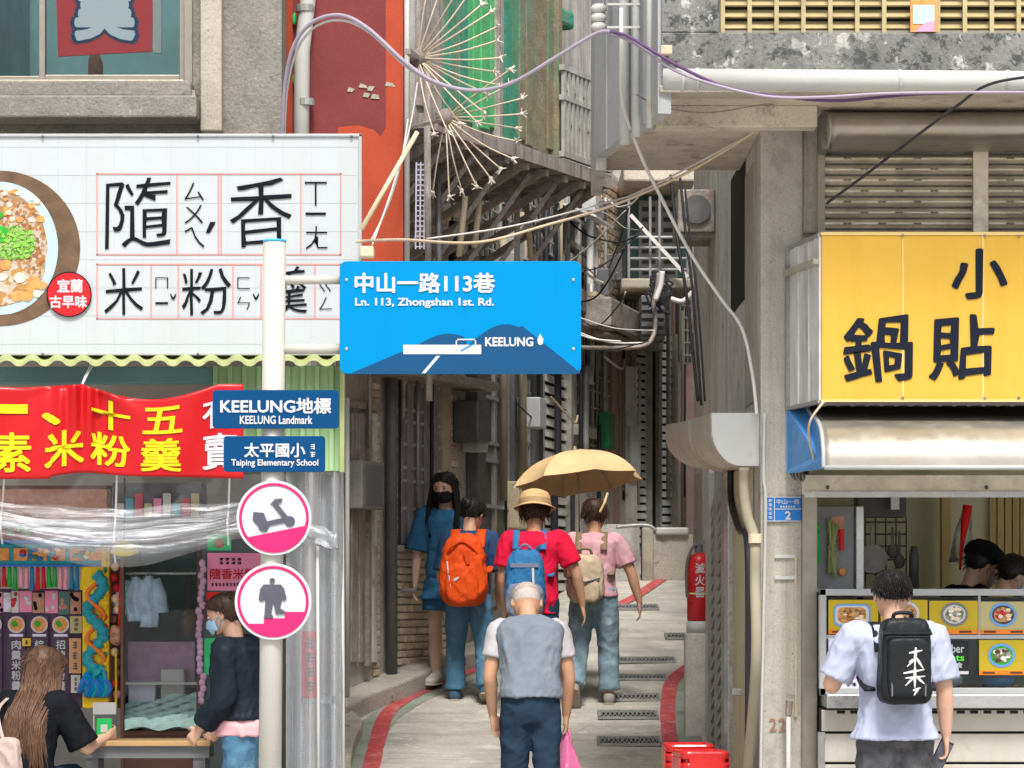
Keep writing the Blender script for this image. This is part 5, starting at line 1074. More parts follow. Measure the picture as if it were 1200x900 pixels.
# ---- alley side of the right building
CN = thing('alley_canopy', 'pale curved metal canopy box projecting over the alley', 'canopy', P(850, 545, 18.2))
def sec(Y, Xi, Xo, zt, zbm, n=10):
    pts = [V((Xo, Y, zt)), V((Xi, Y, zt - .0))]
    for k in range(n + 1): a = R(180 + 90 * k / n); r_ = (Xo - Xi) * .62; hh = (zt - zbm) * .72; pts.append(V((Xi + r_ + r_ * math.cos(a), Y, zbm + hh + hh * math.sin(a))))
    pts.append(V((Xo, Y, zbm))); return pts
m = MB(); s1 = sec(17.08, fx(834, 17.08), XW - .001, fz(484, 17.08), fz(546, 17.08)); s2 = sec(18.0, fx(805, 18.0), XW + .003, fz(493, 18.0), fz(551, 18.0)); s3 = sec(19.0, fx(780, 19.0), XW + .003, fz(498, 19.0), fz(550, 19.0))
m.loft([s1, s2, s3]); m.build('shell', 'canopy_beige', CN)
m = MB(); m.loft([[p + V((0, -.012, 0)) for p in s1], [p + V((0, -.002, 0)) for p in s1]]); m.build('end_plate', 'white_plate', CN)
for Y_, ss in ((18.75, .75),): m = MB(); q = [a.lerp(b, .85) for a, b in zip(s1, s2)]; m.tube(q[1:-1], .022, 8); m.build('rib', 'pipe_cream', CN, smooth=True)
m = MB(); m.tube(s1[1:-1], .008, 6); m.build('rim', 'rust_iron', CN)
wl = Fr((XW, 23.3), (XW, 17.45))                                # alley wall seen from the alley: n points to -X
m = MB(); m.fbox(wl, 3.6, 5.8, 0, .03, 0, fz(550, 18.2)); m.build('cream_panel', 'cream_wall', RB)
t = thing('cream_downpipe', 'bent cream drain pipe on the alley wall beside the pillar', 'pipe', P(880, 900, 17.7)); t.location.z = .05; ORG[t.name].z = .05
def onw(px, py, off=.06): X = XW - off; Y = X * F / (px - HX); return V((X, Y, fz(py, Y)))
m = MB(); m.tube(crom([onw(872, 548, .09), onw(872, 575, .09), onw(876, 605, .09), onw(884, 632, .09), onw(885, 680, .09), onw(885, 800, .09), V((XW - .09, 17.45, .06))], 6), .03, 12); m.build('tube', 'pipe_cream', t, smooth=True)
m = MB(); c = onw(885, 632, .09); m.tube([c - V((0, 0, .02)), c + V((0, 0, .03))], .037, 12); m.build('collar', 'beige_cable', t)
m = MB(); m.pbox(17.3, 880, 635, 893, 668, 0, .01); m.build('yellow_tag', 'card_yellow', t)
m = MB(); m.tube(crom([onw(856, 550, .05), onw(857, 590, .05), onw(866, 620, .06), onw(876, 640, .06), onw(877, 800, .06), onw(876, 1000, .06)], 6), .02, 10); tagp(m.build('black_pipe', 'black_cable', smooth=True), 'bent black pipe running down the alley wall', 'pipe')
t = thing('folding_gate', 'narrow grey folding lattice gate on the alley wall', 'gate', (XW - .05, 19.4, ramp(19.4)))
ga, gb = wl.at(858)[0], wl.at(842)[0]; ga, gb = sorted((ga, gb)); zg0, zg1 = ramp(19.4), 2.4
for u in (ga, (ga + gb) / 2, gb): m = MB(); m.fbox(wl, u - .025, u + .025, .03, .07, zg0, zg1); m.build('stile', 'grey_iron', t)
k = 0; z = zg0
while z < zg1 - .2:
    for (a, b) in ((ga, (ga + gb) / 2), ((ga + gb) / 2, gb)): m = MB(); m.bar(wl.p(a, .05, z), wl.p(b, .05, z + .14), .012, .025); m.build('lattice_bar', 'rail_iron', t)
    z += .09
m = MB(); m.fbox(wl, ga - .1, gb + .1, .002, .02, zg0, zg1); m.build('backing', 'dark_wall', t)
for a, b, mt in ((824, 833, 'grey_iron'), (834, 841, 'pipe_grey'), (859, 864, 'alu')):
    m = MB(); u0, u1 = sorted((wl.at(a)[0], wl.at(b)[0])); Yc = 23.3 - u0; m.fbox(wl, u0, u1, .0, .06, ramp(Yc) - .1, 2.45); m.build('door_jamb', mt, RB, bevel=.006)
m = MB(); m.pbox(17.9, 858, 807, 888, 815, 0, .05); tagp(m.build('cross_bar', 'alu', bevel=.004), 'short steel cross bar low on the alley wall', 'bar')
# fire extinguisher in its holder
YE = 21.0; cx = fx(819, YE)
EX = thing('fire_extinguisher', 'red fire extinguisher with white print on the right alley wall', 'extinguisher', (cx, YE, fz(742, YE)))
zc = lambda py: fz(py, YE)
m = MB(); m.tube([(cx, YE, zc(728)), (cx, YE, zc(726)), (cx, YE, zc(660)), (cx, YE, zc(652)), (cx, YE, zc(648))], [.075, .084, .084, .07, .03], 24); m.build('cylinder', 'ext_red', EX, smooth=True)
m = MB(); m.tube([(cx, YE, zc(648)), (cx, YE, zc(638))], .028, 12); m.bar((cx - .02, YE, zc(637)), (cx + .08, YE - .02, zc(634)), .02); m.tube(crom([(cx, YE, zc(640)), (cx - .05, YE - .05, zc(642)), (cx - .09, YE - .05, zc(665)), (cx - .085, YE - .05, zc(700))], 5), .011, 8); m.build('valve', 'frame_dark', EX)
m = MB(); m.tube([(cx, YE, zc(742)), (cx, YE, zc(728))], .088, 20); m.build('stand', 'pipe_grey', EX, smooth=True)
m = MB(); m.tube([(cx, YE, zc(694.5)), (cx, YE, zc(696.5))], .0855, 24, caps=False); m.build('band', 'ext_band', EX)
def cyl(px, py): a = (px - 819) / 14.0; a = max(-1.3, min(1.3, math.asin(max(-.96, min(.96, a))))); return V((cx + .0862 * math.sin(a), YE - .0862 * math.cos(a), fz(py, YE)))
m = MB()
for k, ch in enumerate('滅火器'): m.text(ch, 814, 660 + k * 14, 825, 672 + k * 14, mp=cyl, bold=.02)
m.build('lettering', 'print_white', EX)
m = MB(); m.box((cx - .1, YE - .1, ramp(YE) - .05), (cx + .1, YE + .1, zc(742))); tagp(m.build('extinguisher_plinth', 'grey_wall', bevel=.01), 'dark grey plinth under the red extinguisher', 'plinth')
# red plastic stools in two nested stacks
def stool_proto():
    t = thing('plastic_stool', 'x', 'stool', (0, 0, 0)); H_ = .45
    rr = lambda s_, z, r_=.05: [V((sx * (s_ - r_) + r_ * math.cos(R(a)), sy * (s_ - r_) + r_ * math.sin(R(a)), z)) for sx, sy, a0 in ((1, 1, 0), (-1, 1, 90), (-1, -1, 180), (1, -1, 270)) for a in (a0, a0 + 22, a0 + 45, a0 + 68, a0 + 90)]
    m = MB(); m.loft([rr(.14, H_ - .045), rr(.145, H_ - .012), rr(.138, H_), rr(.115, H_ + .001), rr(.105, H_ - .008)]); m.build('seat', 'stool_red', t, smooth=False, bevel=.004)
    for sx in (-1, 1):
        for sy in (-1, 1):
            m = MB(); a, b = V((sx * .115, sy * .115, H_ - .03)), V((sx * .165, sy * .165, 0)); o1, o2 = V((-sx * .06, 0, 0)), V((0, -sy * .06, 0)); th = .006
            for o in (o1, o2):
                nrm = V((0, sy * th, 0)) if o is o1 else V((sx * th, 0, 0))
                m.box8([b, b + o * .7, b + o * .7 - nrm, b - nrm, a, a + o, a + o - nrm, a - nrm])
            m.build('leg', 'stool_red', t)
    for q in range(4):
        m = MB(); a = R(90 * q); u = V((math.cos(a), math.sin(a), 0)); w_ = V((-math.sin(a), math.cos(a), 0)); c = u * .143 + V((0, 0, H_ - .075)); m.bar(c - w_ * .1, c + w_ * .1, .006, .07); m.build('apron', 'stool_red', t)
    return t
sp = stool_proto(); first = True
for si, (px, Y_, top, lab) in enumerate(((806, 17.55, 871, 'left'), (821, 17.15, 879, 'right'))):
    zt_ = fz(top, Y_); n = max(1, int((zt_ - ramp(Y_) - .45) / .055)); base = ramp(Y_) + .01; stp = (zt_ - .45 - base) / n
    for k in range(n + 1):
        d = V((fx(px, Y_), Y_, base + k * stp))
        o = sp if first else copy_tree(sp, None, (0, 0, 0)); first = False
        o.location = d; o.rotation_euler = (0, 0, R(4 + 8 * si + rn.uniform(-2, 2)))
        o['label'] = ('red plastic stool on top of the %s stack at the alley mouth' if k == n else 'red plastic stool nested inside the %s stack at the alley mouth') % lab; o['group'] = 'red plastic stools stacked at the alley mouth'
# ================================================================ ALLEY, left side
AB = Fr((-1.351, 21.5), (-.38, 24.2)); BC = Fr((-.38, 24.2), (.976, 30.5)); CD = Fr((.976, 30.5), (4.2, 34.0))
def wz(fr_, px, py): return fr_.at(px, py)[1]
def prect(mb, fr_, x0, y0, x1, y1, n0, n1):
    """box on a wall plane from a pixel rectangle, heights taken at its middle"""
    u0, u1 = fr_.at(x0)[0], fr_.at(x1)[0]; xm = (x0 + x1) / 2; return mb.fbox(fr_, u0, u1, n0, n1, wz(fr_, xm, y1), wz(fr_, xm, y0))
# pavement along the wall
m = MB(); N_ = 14; top, edge = [], []
for k in range(N_ + 1):
    u = -1.2 + (AB.len + 1.4) * k / N_; a = AB.p(u, -.02, 0); b = AB.p(u, .26 + .03 * math.sin(k), 0); zz = ramp(a.y) + .14
    top.append(V((a.x, a.y, zz))); edge.append(V((b.x, b.y, zz - .01)))
rings = [[t_, e, e - V((0, 0, .3)), t_ - V((0, 0, .3))] for t_, e in zip(top, edge)]
m.loft(rings); struct(m.build('pavement', 'kerb_stone', bevel=.02))
# low kerb stone in front of the side curtain
m = MB(); pts = crom([on_ramp(404, 905), on_ramp(409, 880), on_ramp(418, 860), on_ramp(404, 846)], 5); m.loft([[p + V((-.12, 0, -.2)), p + V((.05, 0, -.2)), p + V((.04, 0, .09)), p + V((-.12, 0, .1))] for p in pts]); struct(m.build('kerb', 'kerb_stone', bevel=.01))

H1 = thing('brick_house', 'old house with tan brick base and barred window on the left of the alley', 'house', AB.p(1.4, 0, .5))
m = MB(); m.fbox(AB, -1.6, AB.len, -3, 0, .2, 5.6); m.build('wall', 'mortar', H1)
ub, ue = AB.at(455)[0], AB.at(511)[0]; u510 = AB.at(511)[0]
zb0 = 1.02
tile_field(H1, AB, ub, AB.len, zb0, zb0 + .97, .19, .058, .010, ['tan_brick', 'tan_brick_b', 'tan_brick_c'], .022, 0, 'brick', limit=280)
for a, b in ((436, 443), (455, 464), (511, 516), (527, 534)):
    u0 = AB.at(a)[0]; u1 = AB.at(b)[0]; tile_field(H1, AB, u0, u1, zb0 + .98 if a > 450 else .95, 3.2, (u1 - u0) / max(1, round((u1 - u0) / .16)), .058, .010, ['tan_brick', 'tan_brick_b', 'tan_brick_c'], .02, 0, 'brick', bond=False, limit=60)
tile_field(H1, AB, AB.at(392)[0], AB.at(404)[0], .95, 2.3, .15, .058, .01, ['tan_brick', 'tan_brick_b'], .02, 0, 'brick', limit=80)
tile_field(H1, AB, AB.at(478)[0], AB.len, 3.3, 4.7, .2, .085, .012, ['brown_tile', 'brown_tile_b', 'brown_tile_c'], .014, 0, 'tile', limit=190)
# door
D1 = MB(); prect(D1, AB, 405, 478, 437, 780, .0, .03); D1 = D1.build('door', 'old_wood', H1)
for a, b in ((406, 413), (415, 422), (424, 429), (431, 436)): m = MB(); prect(m, AB, a, 484, b, 776, .03, .045); m.build('board', 'old_wood' if a < 424 else 'grey_wall', D1, bevel=.004)
m = MB(); prect(m, AB, 421.5, 478, 424, 780, .03, .075); prect(m, AB, 403, 472, 439, 480, .0, .07); m.build('door_frame', 'rust_iron', D1)
m = MB(); prect(m, AB, 431, 590, 434, 640, .045, .055); m.build('notice', 'paper_white', D1)
m = MB(); prect(m, AB, 401, 541, 427, 597, .05, .16); eb = m.build('meter_box', 'grey_iron', H1, bevel=.01)
m = MB(); prect(m, AB, 404, 545, 424, 592, .16, .168); m.build('meter_lid', 'fridge', eb, bevel=.003)
m = MB(); m.tube([AB.p(AB.at(449)[0], .07, .9), AB.p(AB.at(449)[0], .07, 3.9)], .045, 10); m.build('black_post', 'frame_dark', H1, smooth=True)
m = MB(); m.tube([AB.p(AB.at(453)[0], .06, .9), AB.p(AB.at(453)[0], .06, 3.9)], .02, 8); m.build('conduit', 'sign_navy', H1, smooth=True)
m = MB(); c = AB.p(AB.at(456)[0], .1, wz(AB, 456, 692)); m.tube([c, c + AB.n * .12], .02, 8); m.build('tap', 'grey_iron', H1)
# barred window: upright metal strips with bright clips
W2 = MB(); prect(W2, AB, 464, 436, 511, 642, -.0, .015); W2 = W2.build('window', 'dark_room', H1)
m = MB(); prect(m, AB, 463, 640, 511, 647, 0, .07); m.build('window_sill', 'pale_concrete', W2)
n = 9; uu0, uu1 = AB.at(465)[0], AB.at(510)[0]; mat('bar_violet', (.32, .28, .3), .5, .5, var=.25, vs=7)
for k in range(n):
    u = uu0 + (uu1 - uu0) * (k + .5) / n; m = MB(); w_ = (uu1 - uu0) / n * .36; m.fbox(AB, u - w_, u + w_, .025, .04 + .012 * (k % 2), wz(AB, 488, 638), wz(AB, 488, 440)); b_ = m.build('bar', 'bar_violet', W2, bevel=.004)
    if k % 2 == 0:
        for y in (452, 483, 497, 523, 550, 565, 597): m = MB(); m.fbox(AB, u - w_ * .7, u + w_ * .5, .04, .058, wz(AB, 488, y + 2), wz(AB, 488, y - 1.5)); m.build('clip', 'white_alu', b_)
m = MB(); prect(m, AB, 512, 425, 522, 575, 0, .05); m.build('pilaster', 'brown_tile', H1, bevel=.01)
m = MB(); prect(m, AB, 527, 470, 541, 520, .02, .25); m.build('dark_awning', 'dark_iron', H1, bevel=.02)
m = MB(); prect(m, AB, 533, 496, 545, 530, .06, .2); m.build('meter', 'pipe_grey', H1, bevel=.012)
m = MB(); m.fbox(AB, .3, AB.len, 0, .3, 3.2, 3.27); m.build('eave', 'rust_iron', H1, bevel=.008)

H2 = thing('tiled_house', 'tall tan tiled house with shuttered shop on the left of the alley', 'house', BC.p(3, 0, 1))
m = MB(); m.fbox(BC, .01, BC.len, -4, 0, .3, 7.7); m.build('wall', 'dark_wall', H2)
# iron door with pale cross rails
D2 = MB(); prect(D2, BC, 557, 440, 590, 690, .0, .03); D2 = D2.build('door', 'dark_iron', H2)
for y in (468, 521, 541, 594): m = MB(); prect(m, BC, 560, y - 2, 587, y + 2, .03, .07); m.build('cross_rail', 'white_alu', D2)
for x in (558, 573, 588): m = MB(); prect(m, BC, x - 1.2, 430, x + 1.2, 690, .03, .06); m.build('stile', 'rail_iron', D2)
for k in range(8): m = MB(); u = BC.at(561 + k * 3.4)[0]; m.bar(BC.p(u, .045, wz(BC, 573, 539)), BC.p(u + .14, .045, wz(BC, 573, 523)), .02); m.build('scroll', 'grey_iron', D2)
for a, b, y0, y1, mt, n1 in ((546, 556, 380, 690, 'dark_iron', .1), (592, 598, 430, 690, 'frame_dark', .08), (600, 612, 440, 690, 'frame_dark', .04), (614, 624, 430, 690, 'dark_iron', .1), (587, 598, 565, 620, 'tan_brick', .16)):
    m = MB(); prect(m, BC, a, y0, b, y1, 0, n1); m.build('pier', mt, H2, bevel=.01)
def shutter(parent, fr_, x0, x1, y0, y1, pitch, matn, lean=.03):
    mb = MB(); prect(mb, fr_, x0, y0, x1, y1, 0, .01); s_ = mb.build('shutter', 'slot_dark', parent); xm = (x0 + x1) / 2; y = y0 + pitch / 2; u0, u1 = fr_.at(x0)[0], fr_.at(x1)[0]
    while y < y1:
        mb = MB(); za, zc_ = wz(fr_, xm, y + pitch * .34), wz(fr_, xm, y - pitch * .34); lean = min(lean, .014)
        mb.box8([fr_.p(u0, .02 + lean, za), fr_.p(u1, .02 + lean, za), fr_.p(u1, .01 + lean, za - .004), fr_.p(u0, .01 + lean, za - .004), fr_.p(u0, .02, zc_), fr_.p(u1, .02, zc_), fr_.p(u1, .01, zc_), fr_.p(u0, .01, zc_)]); mb.build('slat', matn, s_); y += pitch
    for x in (x0 - 1.2, x1 + 1.2): mb = MB(); prect(mb, fr_, x - 1.3, y0, x + 1.3, y1, 0, .08); mb.build('shutter_rail', 'rail_iron', s_)
shutter(H2, BC, 628, 660, 438, 690, 12.8, 'shutter_grey', .06)
# grille window with green crate
W3 = MB(); prect(W3, BC, 666, 430, 706, 560, 0, .01); W3 = W3.build('window', 'dark_room', H2)
for k in range(8): m = MB(); x = 667 + k * 5.2; prect(m, BC, x - .7, 430, x + .7, 560, .05, .07); m.build('bar', 'rail_iron', W3)
for y in (440, 458, 478, 500, 522, 545): m = MB(); prect(m, BC, 666, y - .8, 706, y + .8, .072, .085); m.build('cross_bar', 'rail_iron', W3)
m = MB(); prect(m, BC, 690, 484, 698, 526, .1, .2); tagp(m.build('green_crate', 'temple_green', bevel=.01), 'small dark green box on the barred window in the alley', 'box')
m = MB(); prect(m, BC, 664, 500, 686, 512, .0, .12); prect(m, BC, 664, 512, 686, 560, .0, .05); m.build('window_box', 'rail_iron', H2)
m = MB(); prect(m, BC, 664, 558, 712, 690, 0, .06); m.build('lower_wall', 'grey_wall', H2)
# upper storey tiles and window
def bc_tiles(x0, x1, y0, y1, mats, n=0, lim=200): xm = (x0 + x1) / 2; tile_field(H2, BC, BC.at(x0)[0], BC.at(x1)[0], wz(BC, xm, y1), wz(BC, xm, y0), .24, .075, .012, mats, .016, n, 'tile', limit=lim)
bc_tiles(600, 640, 200, 405, ['brown_tile', 'brown_tile_b', 'brown_tile_c'], 0, 200)
m = MB(); prect(m, BC, 689, 200, 713, 372, 0, .1); m.build('tile_pier', 'mortar', H2)
bc_tiles(689.5, 712.5, 205, 370, ['brown_tile_b', 'tan_brick_b', 'brown_tile_b'], .1, 200)
m = MB(); prect(m, BC, 640, 200, 648, 400, 0, .08); m.build('mullion_pier', 'black_cable', H2)
bc_tiles(648.5, 656, 205, 360, ['brown_tile_b', 'tan_brick'], 0, 80)
W4 = MB(); prect(W4, BC, 657, 212, 688, 352, .0, .02); W4 = W4.build('window', 'dark_room', H2)
for a in ((657, 210, 688, 214), (657, 258, 688, 262), (657, 288, 688, 294), (657, 342, 688, 348), (657, 212, 659.5, 350), (671, 262, 673, 345), (685, 212, 688, 350)): m = MB(); prect(m, BC, *a, .02, .07); m.build('window_frame', 'rail_iron', W4)
for a in ((660, 216, 670, 257), (673, 216, 684, 257), (660, 296, 670, 341), (674, 296, 684, 341)): m = MB(); prect(m, BC, *a, .03, .035); m.build('pane', 'pane', W4)
m = MB(); prect(m, BC, 655, 365, 722, 398, 0, .5); m.build('canopy', 'rust_iron', H2, bevel=.02)
m = MB(); prect(m, BC, 657, 358, 720, 364, .0, .34); m.build('canopy_ledge', 'tan_brick_c', H2, bevel=.01)
m = MB(); m.smooth = True; m.tube([BC.p(BC.at(660)[0], .3, wz(BC, 690, 402)), BC.p(BC.at(745)[0], .3, wz(BC, 745, 402) )], .04, 10); m.build('waste_pipe', 'rust_iron', H2)


# pipes, conduits, boxes and slack wires on both walls
cr = random.Random(31); zrange = lambda fr_, u: ramp(fr_.p(u, 0, 0).y)
for fr_, hs_, u0, u1, n in ((AB, H1, .1, AB.len - .1, 7), (BC, H2, .2, BC.len - .2, 20)):
    for k in range(n):
        u = cr.uniform(u0, u1); z0 = zrange(fr_, u) + cr.choice((.1, 1.2, 1.9, 2.6)); z1 = z0 + cr.uniform(.9, 2.6); r_ = cr.choice((.012, .016, .022, .035)); mb = MB(); off = .06 + r_ + cr.uniform(0, .07)
        if cr.random() < .5: mb.tube([fr_.p(u, off, z0), fr_.p(u, off, z1)], r_, 8)
        else: w_ = cr.uniform(-.4, .4); mb.tube(crom([fr_.p(u, off, z0), fr_.p(u, off, (z0 + z1) / 2 - .05), fr_.p(u + w_ * .5, off, (z0 + z1) / 2), fr_.p(u + w_, off, (z0 + z1) / 2 + .05), fr_.p(u + w_, off, z1)], 4), r_, 8)
        mb.build('conduit', cr.choice(['pipe_grey', 'black_cable', 'rust_iron', 'pipe_white', 'grey_iron', 'pipe_cream', 'black_cable']), hs_, smooth=True)
for k in range(16):
    u = cr.uniform(.3, BC.len - .3); z = zrange(BC, u) + cr.uniform(1.6, 4.2); w_, h_ = cr.uniform(.12, .3), cr.uniform(.15, .4); mb = MB(); mb.fbox(BC, u, u + w_, .09, .09 + cr.uniform(.1, .22), z, z + h_); b_ = mb.build('meter_box', cr.choice(['pipe_grey', 'grey_iron', 'dark_iron', 'white_alu', 'rust_iron', 'frame_dark']), H2, bevel=.01)
for k in range(14):
    fr_ = BC if k % 3 else AB; hs_ = H2 if k % 3 else H1; u = cr.uniform(.1, fr_.len - .9); z = zrange(fr_, u) + cr.uniform(1.8, 3.8); w_ = cr.uniform(.6, 1.8); dz = cr.uniform(-.25, .25); mb = MB()
    mb.tube(crom([fr_.p(u, .16, z), fr_.p(u + w_ * .3, .22, z - .1 + dz * .3), fr_.p(u + w_ * .7, .2, z - .12 + dz * .7), fr_.p(u + w_, .15, z + dz)], 5), cr.choice((.007, .01, .013)), 6); mb.build('slack_wire', cr.choice(['black_cable', 'black_cable', 'white_cable', 'mauve_cable', 'beige_cable']), hs_, smooth=True)
for (x0, x1, y0, y1) in ((600, 612, 445, 560), (592, 626, 300, 392)):
    mb = MB(); prect(mb, BC, x0, y0, x1, y1, .0, .03); wd = mb.build('window', 'dark_room', H2)
    for k in range(5): mb = MB(); x = x0 + (x1 - x0) * k / 4; prect(mb, BC, x - .5, y0, x + .5, y1, .05, .07); mb.build('bar', 'rail_iron', wd)
    for k in range(4): mb = MB(); y = y0 + (y1 - y0) * (k + .5) / 4; prect(mb, BC, x0, y - .8, x1, y + .8, .07, .085); mb.build('cross_bar', 'rail_iron', wd)
for k, (u, z) in enumerate(((1.3, 3.6), (3.4, 4.3), (4.4, 3.3))):
    u_ = u; zz = z + .9; mb = MB(); mb.box8([BC.p(u_, .0, zz), BC.p(u_ + .9, .0, zz), BC.p(u_ + .9, .45, zz - .18), BC.p(u_, .45, zz - .18), BC.p(u_, .0, zz + .02), BC.p(u_ + .9, .0, zz + .02), BC.p(u_ + .9, .45, zz - .16), BC.p(u_, .45, zz - .16)]); mb.build('rain_hood', ['rust_iron', 'shutter_grey', 'old_wood'][k], H2)

for k in range(14):
    u = cr.uniform(.4, BC.len - .4); a = BC.p(u, .1, zrange(BC, u) + cr.uniform(2.4, 3.9)); b = V((cr.uniform(.9, 1.38), a.y + cr.uniform(-1.5, 1.5), a.z + cr.uniform(-.5, .6))); b.y = min(b.y, 28.2); mid = a.lerp(b, .5) - V((0, 0, cr.uniform(.05, .3)))
    mb = MB(); mb.tube(crom([a, a.lerp(mid, .5) - V((0, 0, .04)), mid, mid.lerp(b, .5) - V((0, 0, .04)), b], 5), cr.choice((.005, .007, .009)), 6); mb.build('service_wire', cr.choice(['black_cable', 'black_cable', 'rust_iron', 'white_cable']), H2, smooth=True)
for (x0, x1, y0, y1, n) in ((548, 572, 205, 300, 4), (576, 598, 205, 300, 4), (606, 636, 210, 300, 5)):
    mb = MB(); prect(mb, BC, x0, y0, x1, y1, .02, .05); wd = mb.build('window', 'dark_room', H2)
    for k in range(n + 1): mb = MB(); x = x0 + (x1 - x0) * k / n; prect(mb, BC, x - .6, y0, x + .6, y1, .07, .09); mb.build('bar', 'rail_iron', wd)
    for k in range(6): mb = MB(); y = y0 + (y1 - y0) * (k + .5) / 6; prect(mb, BC, x0, y - .8, x1, y + .8, .09, .105); mb.build('cross_bar', 'rail_iron', wd)

H3 = thing('end_house', 'house with louvred balcony closing the far end of the alley', 'house', CD.p(.6, 0, 1.5))
m = MB(); m.fbox(CD, 0, CD.len, -3, 0, .8, 8.4); m.build('wall', 'dark_wall', H3)
m = MB(); prect(m, CD, 713, 400, 733, 690, 0, .05); m.build('pink_post', 'pink_wall', H3)
m = MB(); prect(m, CD, 721, 430, 734, 620, .05, .15); m.build('cupboard', 'grey_wall', H3, bevel=.01)
m = MB(); prect(m, CD, 722, 500, 733, 560, .16, .2); m.build('cupboard_door', 'pipe_grey', H3)
shutter(H3, CD, 737, 755, 398, 640, 9.6, 'shutter_grey', .05)
m = MB(); prect(m, CD, 757, 390, 767, 640, .0, .02); m.build('gap_shade', 'slot_dark', H3)  # solid black strip, the shade of a gap put in as colour
shutter(H3, CD, 769, 785, 392, 640, 9.6, 'shutter_grey', .05)
m = MB(); prect(m, CD, 787, 330, 830, 640, 0, .03); m.build('pink_wall', 'pink_wall', H3)
tile_field(H3, CD, CD.at(788)[0], CD.at(808)[0], wz(CD, 798, 632), wz(CD, 798, 432), .3, .16, .02, ['pink_tile', 'pink_tile_b'], .02, .03, 'tile', limit=80)
for k in range(10):
    x = cr.uniform(714, 806); mb = MB(); z0 = wz(CD, x, cr.uniform(560, 630)); r_ = cr.choice((.015, .022, .03)); u = CD.at(x)[0]; mb.tube([CD.p(u, .12, z0), CD.p(u, .12, z0 + cr.uniform(.8, 2.6))], r_, 8); mb.build('conduit', cr.choice(['pipe_grey', 'rust_iron', 'black_cable', 'pipe_cream']), H3, smooth=True)
for (x0, x1, y0, y1) in ((789, 806, 352, 424), (714, 732, 330, 398)):
    mb = MB(); prect(mb, CD, x0, y0, x1, y1, .03, .06); wd = mb.build('window', 'dark_room', H3)
    for k in range(5): mb = MB(); x = x0 + (x1 - x0) * k / 4; prect(mb, CD, x - .5, y0, x + .5, y1, .08, .1); mb.build('bar', 'rail_iron', wd)
    for k in range(5): mb = MB(); y = y0 + (y1 - y0) * (k + .5) / 5; prect(mb, CD, x0, y - .7, x1, y + .7, .1, .115); mb.build('cross_bar', 'rail_iron', wd)
# balcony
BAL = thing('balcony', 'small balcony with white rails and louvred doors high in the alley', 'balcony', P(772, 335, 29.5))
Yb = 29.4
m = MB(); m.pbox(Yb, 728, 326, 815, 338, 0, 1.4); m.build('floor_slab', 'pale_concrete', BAL, bevel=.02)
for y in (278, 290.5, 303, 316): m = MB(); m.tube([P(738, y, Yb + .03), P(806, y, Yb + .03)], .014, 8); m.build('rail', 'white_alu', BAL, smooth=True)
for x in (737, 762, 773, 806): m = MB(); m.pbox(Yb, x - 1.4, 230, x + 1.4, 327, .01, .05); m.build('upright', 'bar_violet', BAL)
m = MB(); m.pbox(Yb, 733, 215, 812, 326, .9, .95); m.build('back', 'shop_teal', BAL)
for x0, x1 in ((753, 776), (779, 800)):
    m = MB(); m.pbox(Yb, x0, 222, x1, 326, .84, .88); lv = m.build('louvre_door', 'white_alu', BAL)
    y = 230
    while y < 320: m = MB(); m.pbox(Yb, x0 + 3.5, y, x1 - 3.5, y + 5, .82, .85); m.build('slot', 'dark_room', lv); y += 12.6
m = MB(); m.pbox(Yb, 730, 190, 815, 214, -.1, 1.4); m.build('upper_slab', 'soffit', BAL, bevel=.02)
m = MB(); m.bar(P(739, 252, Yb - .1), P(806, 325, Yb - .1), .035); tagp(m.build('wooden_pole', 'white_cable'), 'pale pole leaning across the high balcony rails', 'pole')
t = thing('dark_vent_box', 'dark ribbed box under the high balcony', 'vent', P(764, 400, 28.9))
m = MB(); m.pbox(28.9, 751, 346, 779, 398, 0, .4); m.build('box', 'dark_iron', t, bevel=.01)
for k in range(5): m = MB(); m.pbox(28.9, 752, 349 + k * 9.5, 778, 354 + k * 9.5, -.03, 0); m.build('rib', 'frame_dark', t)
m = MB(); m.smooth = True
for k in range(14):
    c = P(774 + rn.uniform(-5, 5), 345 + rn.uniform(-16, 14), 28.6); m.tube(crom([c + V((rn.uniform(-.1, .1), 0, rn.uniform(-.14, .14))) for q in range(5)], 4), .012, 6)
tagp(m.build('cable_coil', 'black_cable'), 'tangle of black cable under the balcony', 'cables')
m = MB(); m.smooth = True; m.tube(crom([P(772, 320, 28.5), P(770, 338, 28.5), P(766, 355, 28.5), P(768, 372, 28.5), P(766, 392, 28.5), P(755, 405, 28.4), P(720, 408, 28.2), P(660, 407, 27)], 6), .022, 8); tagp(m.build('grey_hose', 'rust_iron'), 'grey hose looping below the balcony', 'hose')
m = MB(); m.smooth = True; m.tube(crom([P(776, 318, 28.4), P(774, 335, 28.4), P(768, 352, 28.4)], 5), .026, 8); m.tube(crom([P(786, 350, 28.3), P(800, 353, 28.3), P(812, 342, 28.3)], 5), .024, 8); tagp(m.build('white_hose', 'white_cable'), 'short white hose beside the black cable tangle', 'hose')
